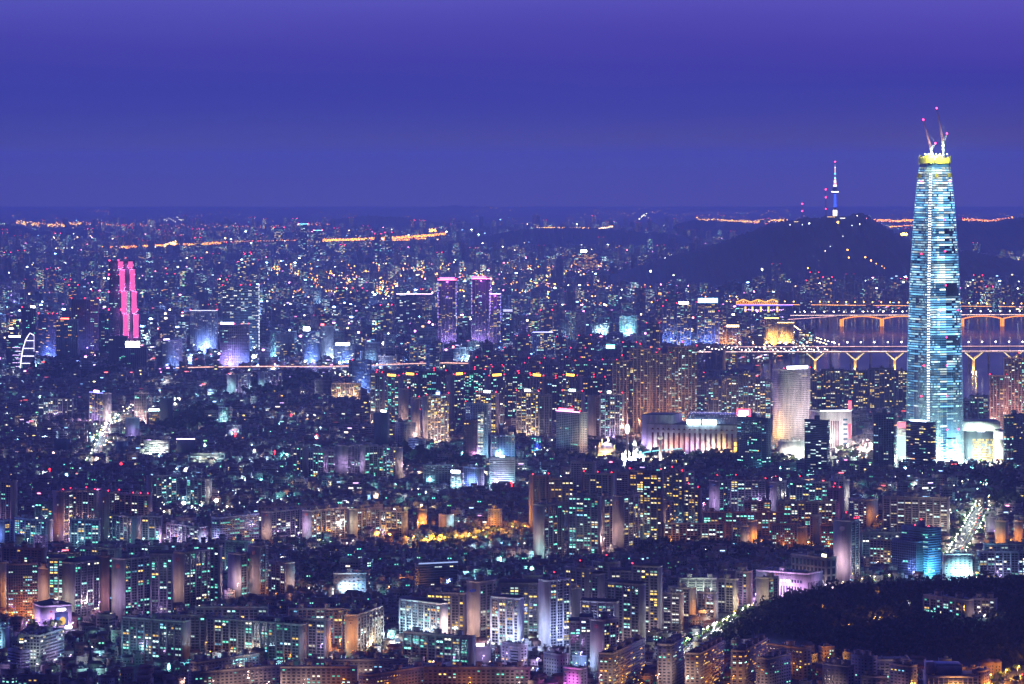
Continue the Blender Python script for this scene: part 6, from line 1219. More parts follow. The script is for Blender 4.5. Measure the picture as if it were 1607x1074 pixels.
# ---------------------------------------------------------------- roads
def road(name, pts, wid, col=(.05, .05, .052), mark=True):
    P = [np.array(ground(u, v)[:2]) for u, v in pts]; Q = [P[0]]
    for a, b in zip(P[:-1], P[1:]):
        n_ = max(2, int(np.linalg.norm(b - a) / 12))
        Q += [a + (b - a) * k / n_ for k in range(1, n_ + 1)]
    for _ in range(4): Q = [Q[0]] + [(Q[i - 1] + Q[i] * 2 + Q[i + 1]) / 4 for i in range(1, len(Q) - 1)] + [Q[-1]]
    g = G(); m = G(); k_ = G(); rows = []
    for i in range(len(Q)):
        d = Q[min(i + 1, len(Q) - 1)] - Q[max(i - 1, 0)]; d = d / np.linalg.norm(d); rows.append((Q[i], np.array((-d[1], d[0]))))
    for (a, na), (b, nb) in zip(rows[:-1], rows[1:]):
        za, zb = ground_h(*a) + .4, ground_h(*b) + .4
        st = lambda s0, s1, dz: [(*(a + na * s0), za + dz), (*(a + na * s1), za + dz), (*(b + nb * s1), zb + dz), (*(b + nb * s0), zb + dz)]
        g.quads([st(wid / 2, -wid / 2, 0)], ASPH, col)
        for sg in (1, -1): k_.quads([st(sg * wid / 2 + 3.5 * (sg > 0), sg * wid / 2 - 3.5 * (sg < 0), .13)], WALL, (.16, .155, .15))
        if mark:
            m.quads([st(.25, -.25, .05)], WALL, (.75, .6, .12))
            for l_ in (-wid / 4, wid / 4): m.quads([st(l_ + .12, l_ - .12, .05)], WALL, (.7, .7, .7))
        occ_rect((a[0] + b[0]) / 2, (a[1] + b[1]) / 2, wid, wid, 0)
    tag(obj('road', g), kind='structure'); tag(obj('pavement', k_), kind='structure')
    if mark: tag(obj('road_markings', m), kind='structure')
    return rows
ROADS = {}
ROADS['avenue'] = road('road', [(1486, 900), (1500, 876), (1512, 856), (1522, 838), (1530, 822), (1537, 808), (1544, 797)], 17)
ROADS['lane'] = road('road', [(1058, 1046), (1080, 1024), (1104, 1010), (1128, 997), (1150, 986), (1170, 974), (1188, 962)], 15)
ROADS['street'] = road('road', [(140, 736), (150, 718), (158, 702), (165, 686), (178, 670), (196, 656), (214, 643), (236, 630)], 12)
ROADS['front'] = road('road', [(1180, 733), (1240, 728), (1330, 724), (1420, 733), (1500, 735), (1600, 728)], 40)
ROADS['corner'] = road('road', [(1500, 1104), (1540, 1084), (1576, 1074), (1607, 1064), (1660, 1052)], 14)
ROADS['hillfoot'] = road('road', [(1250, 944), (1300, 932), (1350, 924), (1400, 916), (1440, 912)], 12)
ROADS['approach'] = road('road', [(1236, 517), (1246, 524), (1258, 531), (1275, 538), (1298, 545), (1310, 549)], 26)
# lamps along the roads
def along(rows, step, off):
    acc = 0; last = rows[0][0]; out_ = []; lim = step; rl = random.Random(int(step * 10 + off))
    for p, n_ in rows:
        acc += np.linalg.norm(p - last); last = p
        if acc >= lim: acc = 0; lim = step * rl.uniform(.6, 1.4); out_.append((p + n_ * (off + rl.uniform(-1, 1)), n_))
    return out_
def road_lamps(key, step, offs, col, power, size, em, label, group, h=10, every=1):
    k = 0
    for off in offs:
        for p, n_ in along(ROADS[key], step, off):
            c_ = col if not isinstance(col, list) else random.choice(col); k += 1
            lamp_post(0, 0, c_, power if k % every == 0 else 0, label, group, size=size, em=em, height=h, at=(p[0], p[1], ground_h(*p)))
road_lamps('avenue', 46, (11, -11), [(.75, 1, .8), (.9, 1, .85), (1, 1, .8)], 12000, 1.2, 14, 'white street lamp along the bright tree lined avenue', 'street lamps on the bright avenue')
road_lamps('lane', 32, (9,), [(1, 1, .75), (.9, .95, 1)], 15000, 1.0, 14, 'white street lamp along the curving road under the wooded hill', 'street lamps on the curving road')
road_lamps('street', 90, (8, -8), [(1, .9, .85), (.8, 1, .8), (1, .85, .9)], 16000, 1.6, 14, 'street lamp on the busy street between the pale towers', 'street lamps on the busy street')
road_lamps('front', 52, (22, -22), [(.85, 1, .85), (1, .95, .75), (1, .98, .9)], 15000, 1.5, 14, 'lamp on the broad road before the white store and skyscraper', 'street lamps before the skyscraper', every=2)
road_lamps('corner', 26, (8.5,), (1, .46, .05), 26000, 1.05, 18, 'orange street lamp on the corner road by the blue roofed building', 'orange lamps on the corner road')
road_lamps('hillfoot', 26, (7.5,), [(1, .95, .85), (.8, .7, 1), (1, .7, .4)], 2500, .8, 12, 'lamp on the small street along the top of the wood', 'lamps on the small street above the wood')
road_lamps('approach', 55, (15, -15), (1, .72, .35), 0, 3.0, 10, 'golden lamp on the riverside ramp', 'lamps on the riverside ramp', h=12)
# cars
def car_mesh(col, seed):
    g = G(); g.box(-.9, .9, -2.2, 2.2, .35, .95, METAL, col); g.mesh([(-.85, -1.2, .95), (.85, -1.2, .95), (.85, 1.7, .95), (-.85, 1.7, .95), (-.7, -.5, 1.5), (.7, -.5, 1.5), (.7, 1.2, 1.5), (-.7, 1.2, 1.5)], [(0, 1, 5, 4), (1, 2, 6, 5), (2, 3, 7, 6), (3, 0, 4, 7)], GLASS, (.04, .04, .05)); g.box(-.7, .7, -.5, 1.2, 1.5, 1.54, METAL, col)
    for sx in (-.9, .9):
        for sy in (-1.35, 1.35): g.tube((sx - .1, sy, .33), (sx + .1, sy, .33), .33, .33, 10, ASPH, (.02, .02, .02))
    return g.me('car')
CARM = [car_mesh(c, i) for i, c in enumerate([(.6, .6, .62), (.05, .05, .06), (.3, .3, .33), (.5, .06, .05), (.7, .7, .68)])]
hl = G(); hl.box(-.28, .28, -.18, .02, -.16, .16, LIT, (1, .93, .8, 7)); HLM = hl.me('headlight')
tl = G(); tl.box(-.3, .3, -.02, .16, -.14, .14, LIT, (1, .05, .03, 8)); TLM = tl.me('tail_light')
def cars(key, n_, lanes, label, group, seedv):
    rows = ROADS[key]; r_ = random.Random(seedv)
    for _ in range(n_):
        i = r_.randrange(1, len(rows) - 1); p, nn = rows[i]; ln = r_.choice(lanes); q = p + nn * ln; d = np.array((nn[1], -nn[0]))
        if ln > 0: d = -d
        a = math.atan2(d[0], -d[1]) if True else 0
        o = obj('car', r_.choice(CARM), None, (q[0], q[1], ground_h(*q) + .42), a); tag(o, label, 'car', group)
        for sx in (-.6, .6): obj('headlight', HLM, o, (sx, -2.22, .7)); obj('tail_light', TLM, o, (sx, 2.22, .75))
cars('avenue', 60, [-7, -4.2, -1.5, 1.5, 4.2, 7], 'car with lit lamps on the bright tree lined avenue', 'cars on the bright avenue', 1)
cars('lane', 30, [-5, -2, 2, 5], 'car with lit lamps on the curving road under the wooded hill', 'cars on the curving road', 2)
cars('street', 26, [-4, -1.5, 1.5, 4], 'car with lit lamps on the busy street between the pale towers', 'cars on the busy street', 3)
cars('front', 60, [-15, -11, -7, -3, 3, 7, 11, 15], 'car with lit lamps on the broad road before the skyscraper', 'cars before the skyscraper', 4)
cars('hillfoot', 8, [-3, 3], 'car with lit lamps on the small street above the wood', 'cars on the small street above the wood', 5)
# shop signs along the bright streets
SG = [(1, .15, .2), (.3, .6, 1), (.2, 1, .6), (1, .8, .3), (1, .35, .8), (.8, .9, 1), (1, 1, .9), (.5, .4, 1)]
# glaring single lamps seen in the photo
for (u, v, c_, pw, sz, em, lab) in [
    (660, 806, (1, .72, .32), 30000, 2.3, 22, 'starry yellow floodlamp above the narrow orange block'), (628, 809, (1, .85, .4), 9000, 1.7, 18, 'yellow floodlamp behind the row of roof boxes'), (617, 808, (1, .85, .35), 6000, 1.3, 14, 'smaller yellow lamp near the row of roof boxes'),
    (648, 858, (1, .45, .08), 40000, 1.3, 18, 'orange lamp at the start of the lit tree lane'), (677, 860, (1, .5, .08), 40000, 1.0, 14, 'orange lamp under the lit trees'), (691, 857, (1, .5, .08), 40000, 1.0, 14, 'orange lamp further along the lit trees'), (715, 856, (1, .55, .1), 40000, 1.0, 14, 'orange lamp deep in the lit tree lane'),
    (509, 868, (1, .8, .6), 3500, 1.0, 16, 'warm lamp on the path below the orange lit slab'), (543, 862, (.95, .85, 1), 4000, 1.1, 16, 'white lamp beside the path trees'), (553, 858, (.9, .85, 1), 2500, .8, 12, 'small white lamp beside the path trees'),
    (483, 934, (.85, 1, .95), 2500, 1.0, 18, 'white lamp beside the small dark wood'), (609, 932, (1, .45, .15), 2200, .9, 12, 'orange lamp among the villas near the church hall'), (649, 942, (1, .6, .2), 2500, .9, 12, 'orange yellow lamp by the bright little trees'), (620, 944, (1, .95, .9), 1800, .8, 12, 'white lamp by the villas'), (572, 948, (.9, .95, 1), 1800, .8, 12, 'white lamp below the church hall'),
    (1267, 861, (1, .45, .08), 9000, 1.3, 20, 'starry orange lamp between rust slabs'), (1212, 872, (.85, .85, 1), 2500, 1.0, 16, 'white lamp in the dark yard below the rust slabs'), (1199, 868, (1, .5, .08), 1800, .7, 10, 'tiny orange lamp below the rust slabs'), (1105, 873, (1, .85, .5), 8000, 1.2, 16, 'yellow lamp amid park trees by the dark slab'), (1146, 880, (1, .12, .05), 600, .8, 9, 'red cross lamp on a church roof by the park'),
    (41, 890, (1, .26, .04), 3500, 1.15, 18, 'orange red lamp above the rust lit block'), (109, 856, (1, .30, .05), 3500, 1.0, 16, 'orange red lamp among dark rear blocks'), (180, 877, (1, .36, .06), 4000, 1.15, 18, 'orange red lamp above the peaked gable'), (233, 854, (1, .3, .05), 3500, 1.0, 16, 'orange red lamp by the dark slab'), (396, 857, (1, .36, .06), 3500, 1.1, 16, 'orange red lamp above the pinkish gable'), (24, 984, (1, .5, .1), 2500, .8, 10, 'orange lamp hidden in trees by the shop hall'),
    (1493, 916, (.6, .95, 1), 30000, 4.2, 22, 'glaring blue white floodlamp at the cyan apartment'), (390, 588, (.3, 1, .35), 6000, 2.2, 16, 'starry green lamp beside the highway'), (546, 578, (1, 1, .9), 20000, 3.2, 18, 'starry white lamp on the highway edge'), (478, 578, (1, .97, .8), 20000, 3.2, 18, 'white floodlight gantry on the highway'), (696, 584, (.8, 1, .4), 12000, 2.6, 16, 'starry yellow green crane lamp'),
    (149, 566, (1, .6, .75), 16000, 2.8, 18, 'starry pink lamp in front of the dark offices'), (254, 714, (.85, .95, 1), 4000, 1.9, 18, 'white starry lamp by the white office'), (265, 732, (.5, .75, 1), 5000, 2.2, 18, 'blue white starry lamp among dark roofs'), (235, 722, (.9, 1, .95), 5000, 2.0, 18, 'white lamp below the white office'), (159, 692, (1, .95, .7), 30000, 2.6, 22, 'starry yellow lamp at the head of the busy street'), (274, 642, (1, .95, .7), 9000, 2.2, 16, 'yellow lamp in the dark park by the blue tower'),
    (287, 818, (1, 1, .95), 40000, 5.0, 24, 'glaring white floodlamp over the parking yard'), (300, 806, (.65, .75, 1), 9000, 2.0, 20, 'blue white floodlamp over the parking yard'), (256, 812, (1, 1, .75), 4500, 1.6, 16, 'yellow white lamp by the parking yard'), (338, 814, (1, 1, .9), 40000, 5.0, 24, 'second glaring white lamp by the parking yard'), (355, 805, (1, .9, .7), 6000, 1.8, 16, 'warm lamp beside the second glaring lamp'), (395, 798, (.8, .85, 1), 5000, 2.0, 16, 'pale blue lamp near the mauve slab'), (316, 800, (.75, .95, 1), 4000, 1.4, 14, 'cyan white lamp between two glaring lamps'),
    (458, 762, (1, .85, .7), 5000, 1.5, 18, 'starry warm lamp on the dark low roofs'), (655, 776, (.75, 1, .95), 3500, 1.3, 16, 'pale green lamp by the grey clinic roof'), (688, 700, (.9, 1, .9), 4000, 1.4, 16, 'white lamp at the foot of the bright yellow tower'), (865, 698, (.9, .95, 1), 3000, 1.4, 16, 'white lamp in the trees beside the pink crowned tower'), (858, 714, (.8, .9, 1), 3000, 1.3, 14, 'blue white lamp below the trees beside the pink crowned tower'), (1075, 736, (.85, 1, .9), 4000, 1.3, 16, 'white starry lamp in front of the park'), (1042, 742, (.6, 1, .9), 3000, 1.2, 14, 'pale teal lamp in front of the park'), (879, 756, (.6, 1, .95), 3000, 1.2, 14, 'teal starry lamp behind the dark estate'), (1156, 734, (1, .95, .85), 6000, 1.6, 16, 'white starry lamp below the navy tower'),
    (1302, 716, (1, 1, 1), 90000, 5.0, 20, 'glaring white light wall beside the banded navy tower'), (1522, 722, (.9, 1, .75), 60000, 4.0, 22, 'starry floodlight at the foot of the skyscraper'), (1513, 819, (.95, 1, .85), 9000, 1.7, 22, 'starry white lamp at the avenue bend'), (1498, 858, (.95, 1, .8), 9000, 1.5, 20, 'starry white lamp beside the blue glass office'), (1223, 948, (1, 1, .3), 2500, .9, 14, 'yellow green lamp beside the violet hall'), (1425, 976, (.9, .9, 1), 1500, .8, 14, 'white lamp in the dark wood by the mauve apartment'), (1372, 994, (1, .5, .1), 14000, .6, 9, 'orange lamp deep in the dark wood'), (1379, 995, (1, .6, .2), 1500, .5, 8, 'second orange lamp deep in the dark wood'), (1375, 958, (1, .45, .1), 900, .5, 6, 'faint orange lamp high in the dark wood'), (1343, 1015, (1, .6, .2), 0, .4, 5, 'faint amber lamp low in the dark wood'),
    (1298, 1052, (1, .45, .06), 16000, .8, 12, 'orange lamp at the foot of the wood beside the grey slab'), (1330, 1008, (1, .45, .06), 5000, .4, 6, 'dim orange lamp low in the wood above the grey slab'), (1290, 980, (1, .4, .05), 3000, .35, 5, 'dim orange lamp midway up the wood'),
    (735, 853, (1, .5, .07), 60000, 1.0, 12, 'orange lamp by the bend of the lit tree lane'), (757, 848, (1, .5, .07), 60000, 1.0, 12, 'orange lamp past the bend of the lit tree lane'), (780, 844, (1, .55, .08), 60000, .9, 12, 'orange lamp below the orange square windowed block'), (802, 842, (1, .55, .08), 60000, .9, 12, 'orange lamp near the end of the lit tree lane'), (822, 841, (1, .5, .07), 50000, .9, 12, 'orange lamp at the end of the lit tree lane'), (664, 862, (1, .48, .07), 50000, .9, 12, 'orange lamp between the first two of the lit tree lane'),
    (760, 1032, (1, .35, .35), 2500, .9, 14, 'red sign lamp by the violet corner shop'), (902, 1076, (1, .2, .9), 5000, 1.2, 20, 'magenta lamp at the violet shop house'), (143, 1028, (.75, .9, 1), 800, .7, 14, 'blue white lamp at the top of the dark church spire'), (1455, 1066, (1, .03, .03), 800, 1.0, 12, 'red neon cross beside the blue roofed building'), (1602, 1072, (1, .03, .03), 800, 1.0, 12, 'red neon cross at the frame edge'), (95, 998, (1, .95, .85), 3000, 1.2, 16, 'white entrance lamp below the shop hall'),
    (1060, 848, (1, .5, .1), 0, .6, 6, 'faint orange lamp in the trees under the dark slab'), (1196, 1024, (.4, 1, .7), 1200, .7, 10, 'green traffic light near the stepped slabs'), (1117, 1003, (.3, 1, .9), 1500, .8, 12, 'teal traffic light on the curving road'), (1074, 1018, (.3, 1, .7), 1500, .7, 12, 'green traffic light at the start of the curving road')]:
    o = lamp_post(u, v, c_, pw, lab, None, size=sz, em=em, height=max(13 if 'tree lane' in lab or 'lit trees' in lab else 8, sz * 5))
    if sz >= 1.0: q_ = 6170 / depth(v); PROT.append((u - 5, u + 5, v - max(8, sz * 5) * q_ - 4, v - max(8, sz * 5) * q_ * .55, depth(v)))
for (u, v, sc, lab) in [(369, 686, 1.6, 'tall red neon cross on a low church roof'), (190, 735, 1.6, 'red neon cross among dark houses by the navy hall'), (497, 690, 1.7, 'tall red neon cross above the middle apartment row'), (803, 766, 1.5, 'red neon cross beside the banded white office'), (457, 655, 1.4, 'red neon cross in the dark roofs under the highway'), (553, 912, 1.2, 'red neon cross on the church hall'), (1489, 760, 1.4, 'red neon cross beside the bright avenue'), (431, 714, 1.2, 'small red neon cross below the tall cross'), (78, 742, 1.1, 'red neon cross above the low salmon hall'), (600, 684, 1.2, 'red neon cross beside the navy tower')]:
    x, y, z = ground(u, v + 9); o = obj('church_cross', None, None, (x, y, z)); g = G(); g.box(-3, 3, -3, 3, 0, 7, WALL, (.25, .16, .14)); g.pyramid(-3.4, 3.4, -3.4, 3.4, 7, 11, ROOF, (.08, .05, .05)); obj('steeple', g, o); tag(o, lab, 'church cross')
    g = G(); g.box(-.38 * sc, .38 * sc, -.3, .3, 10.5, 10.5 + 5.2 * sc, LIT, (1, .02, .03, 6)); g.box(-1.4 * sc, -.39 * sc, -.3, .3, 10.5 + 3.2 * sc, 10.5 + 3.9 * sc, LIT, (1, .02, .03, 6)); g.box(.39 * sc, 1.4 * sc, -.3, .3, 10.5 + 3.2 * sc, 10.5 + 3.9 * sc, LIT, (1, .02, .03, 6)); obj('cross', g, o)
x, y, z = ground(142, 1058); o = empty('church_spire', (x, y, z)); tag(o, 'thin dark church spire among the low roofs', 'church'); g = G(); g.box(-2.2, 2.2, -2.2, 2.2, 0, 12, WALL, (.2, .15, .14)); obj('tower', g, o); g = G(); g.pyramid(-2.5, 2.5, -2.5, 2.5, 12, 27, ROOF, (.05, .05, .06)); obj('steeple', g, o)

# ---------------------------------------------------------------- trees
def crown_mesh(seed, n_=170, R=3.6, Hh=4.2):
    r_ = np.random.default_rng(seed); g = G()
    cl = r_.normal(0, 1, (9, 3)); cl /= np.linalg.norm(cl, axis=1)[:, None]; cl *= r_.uniform(.35, .8, (9, 1))
    P = cl[r_.integers(0, 9, n_)] + r_.normal(0, .27, (n_, 3)); P = P * np.array((R, R, Hh * .5)) + np.array((0, 0, 6.2))
    a = r_.normal(0, 1, (n_, 3)); a /= np.linalg.norm(a, axis=1)[:, None]; b = np.cross(a, r_.normal(0, 1, (n_, 3))); b /= np.linalg.norm(b, axis=1)[:, None]
    sz = r_.uniform(.45, .95, (n_, 1)); Q = np.stack([P - a * sz - b * sz, P + a * sz - b * sz, P + a * sz + b * sz, P - a * sz + b * sz], 1)
    sh = r_.uniform(.6, 1.25, (n_, 1)); col = np.array((.07, .105, .03)) * sh * (1 + r_.normal(0, .12, (n_, 3))); g.quads(Q, LEAF, np.clip(col, .01, 1)); return g.me('crown')
def trunk_mesh(seed):
    r_ = random.Random(seed); g = G(); g.tube((0, 0, -.5), (0, 0, 4.2), .28, .17, 7, BARK, (.08, .06, .045))
    for k in range(4): a = k * 1.6 + r_.random(); g.tube((0, 0, 3.4 + .25 * k), (1.5 * math.cos(a), 1.5 * math.sin(a), 5.6), .12, .05, 5, BARK, (.08, .06, .045))
    return g.me('trunk')
CROWN = [crown_mesh(50 + k) for k in range(6)]; TRUNK = [trunk_mesh(k) for k in range(3)]
NT = [0]
def tree(x, y, label, group, sc=1.0):
    o = empty('tree', (x, y, ground_h(x, y)), random.uniform(0, 6.28)); sc *= random.uniform(.8, 1.25); o.scale = (sc, sc, sc); tag(o, label, 'tree', group)
    c_ = obj('crown', random.choice(CROWN), o); t_ = random.uniform(.75, 1.2); c_.color = (t_, t_, t_, 1); obj('trunk', random.choice(TRUNK), o); NT[0] += 1
for key, step, offs, lab, grp in [('avenue', 15, (14, -14, 19), 'street tree lit green by lamps on the bright avenue', 'street trees on the bright avenue'), ('lane', 13, (12, -11), 'street tree lit yellow green beside the curving road', 'street trees on the curving road'), ('street', 44, (12.5, -12.5), 'street tree on the busy street between the pale towers', 'street trees on the busy street'), ('front', 60, (27, -27), 'tree at the edge of the broad road before the skyscraper', 'trees before the skyscraper'), ('corner', 14, (13, -11), 'tree lit orange on the corner road', 'trees on the corner road'), ('hillfoot', 18, (11,), 'tree lit by shop lights on the small street above the wood', 'trees on the small street above the wood')]:
    for off in offs:
        for p, n_ in along(ROADS[key], step, off): tree(p[0] + random.uniform(-2, 2), p[1] + random.uniform(-2, 2), lab, grp)
for (u0, u1, v0, v1, n_, lab, grp) in [(455, 570, 856, 866, 16, 'tree beside the lit path below the orange slab', 'trees on the lit path'), (630, 660, 942, 948, 6, 'little tree lit bright green near the church hall', 'bright trees near the church hall'), (570, 600, 938, 946, 5, 'round tree among villas near the church hall', 'trees by the villas'), (395, 480, 1030, 1044, 10, 'dark tree at the foot of the violet gable slab', 'trees at the slab foot'), (540, 630, 1024, 1046, 12, 'dark tree beside the amber gable slab', 'trees by the amber gable'), (20, 100, 984, 996, 14, 'dark round tree in front of the shop hall', 'trees before the shop hall'), (130, 180, 980, 996, 8, 'dark tree below the peaked gable block', 'trees below the peaked gable'), (150, 185, 1006, 1044, 9, 'dark tree by the lane and teal slab', 'trees by the teal slab'), (1450, 1530, 996, 1006, 8, 'dark tree below the apartments on the rise', 'trees on the rise')]:
    for _ in range(n_): x, y, z = ground(random.uniform(u0, u1), random.uniform(v0, v1)); tree(x, y, lab, grp)
# woods: many crowns that nobody could count
def wood(name, poly, spacing, tone, hscale=1.0, quads=16, leaf=1.5):
    us = [p[0] for p in poly]; vs = [p[1] for p in poly]; y0, y1 = depth(max(vs)), depth(min(vs)); pts = []
    y = y0
    while y < y1:
        x = X(min(us), y)
        while x < X(max(us), y):
            px, py = x + rng.uniform(-.45, .45) * spacing, y + rng.uniform(-.45, .45) * spacing; u, v = px_of(px, py, gz(py))
            if in_poly(u, v, poly) and is_free(px, py, 3): pts.append((px, py))
            x += spacing
        y += spacing
    if not pts: return
    pts = np.array(pts); n_ = len(pts); zs_ = np.array([ground_h(*p) for p in pts]); s = np.clip(rng.lognormal(-.12, .38, n_), .4, 2.0) * hscale
    P = rng.normal(0, 1, (n_, quads, 3)); P /= np.linalg.norm(P, axis=2)[..., None]; P *= rng.uniform(.35, 1, (n_, quads, 1)) ** .6; P[..., 2] = P[..., 2] * .9
    P = P * (s[:, None, None] * np.array((spacing * .52, spacing * .52, 3.6))) + np.stack([pts[:, 0], pts[:, 1], zs_ + 5.5 * s], 1)[:, None]
    P = P.reshape(-1, 3); m_ = len(P); a = rng.normal(0, 1, (m_, 3)); a /= np.linalg.norm(a, axis=1)[:, None]; b = np.cross(a, rng.normal(0, 1, (m_, 3))); b /= np.linalg.norm(b, axis=1)[:, None]
    sz = rng.uniform(.6, 1.2, (m_, 1)) * leaf * hscale
    tn = np.repeat(rng.uniform(.55, 1.35, n_), quads)[:, None] * np.array(tone) * rng.uniform(.8, 1.2, (m_, 1))
    g = G(); g.quads(np.stack([P - a * sz - b * sz, P + a * sz - b * sz, P + a * sz + b * sz, P - a * sz + b * sz], 1), LEAF, tn); tag(obj(name, g), kind='stuff')
GRN = (.036, .036, .018)
wood('wood', [(1100, 1014), (1140, 996), (1196, 958), (1240, 946), (1290, 940), (1340, 935), (1400, 930), (1480, 934), (1620, 929), (1700, 927), (1700, 1066), (1560, 1050), (1420, 1046), (1300, 1050), (1272, 1030), (1200, 1014)], 8.2, GRN, 1.0, 22, 1.25)
wood('wood', [(640, 862), (700, 846), (770, 836), (830, 838), (838, 848), (760, 856), (700, 866)], 8.0, (.07, .08, .03))
wood('wood', [(450, 932), (470, 886), (530, 886), (528, 930), (500, 944)], 8.5, GRN)
wood('wood', [(985, 876), (1010, 852), (1090, 850), (1150, 856), (1300, 866), (1300, 878), (1150, 884), (1080, 890)], 8.5, GRN)
wood('wood', [(1010, 724), (1040, 720), (1160, 724), (1160, 738), (1080, 738)], 10, (.04, .06, .03), 1.2, 14, 2.2)
wood('wood', [(860, 722), (880, 700), (940, 700), (1010, 712), (1010, 720), (935, 730)], 10, (.04, .055, .03), 1.2, 14, 2.2)
wood('wood', [(1090, 722), (1110, 740), (1180, 742), (1180, 728)], 10, (.04, .055, .03), 1.2, 12, 2.2)
wood('wood', [(1186, 728), (1240, 722), (1262, 727), (1220, 738)], 11, (.06, .075, .03), 1.1, 12, 2.2)
wood('wood', [(1300, 716), (1370, 702), (1385, 712), (1330, 722)], 11, (.05, .07, .03), 1.1, 12, 2.2)
wood('wood', [(1440, 742), (1520, 738), (1600, 740), (1600, 760), (1500, 766)], 10, GRN, 1.1, 10, 2.0)
for poly in ([(395, 531), (470, 524), (560, 520), (660, 522), (740, 530), (720, 548), (640, 545), (580, 540), (480, 545), (410, 548)], [(600, 575), (660, 560), (740, 556), (740, 566), (690, 572)], [(868, 560), (900, 548), (1000, 552), (960, 572), (880, 572)], [(50, 586), (120, 566), (180, 574), (190, 592), (80, 600)], [(230, 474), (330, 468), (420, 470), (400, 482), (250, 486)], [(390, 604), (470, 590), (500, 600), (450, 620), (390, 622)], [(240, 668), (300, 648), (340, 650), (330, 676), (270, 684)], [(560, 730), (640, 716), (720, 724), (730, 736), (600, 742)], [(1560, 766), (1640, 754), (1640, 806), (1570, 806)], [(1120, 470), (1160, 455), (1230, 452), (1420, 450), (1420, 458), (1200, 470)]):
    wood('wood', poly, 16 if poly[0][1] > 500 else 28, (.03, .04, .022), 1.7 if poly[0][1] > 500 else 2.6, 10, 2.6 if poly[0][1] > 500 else 4.0)
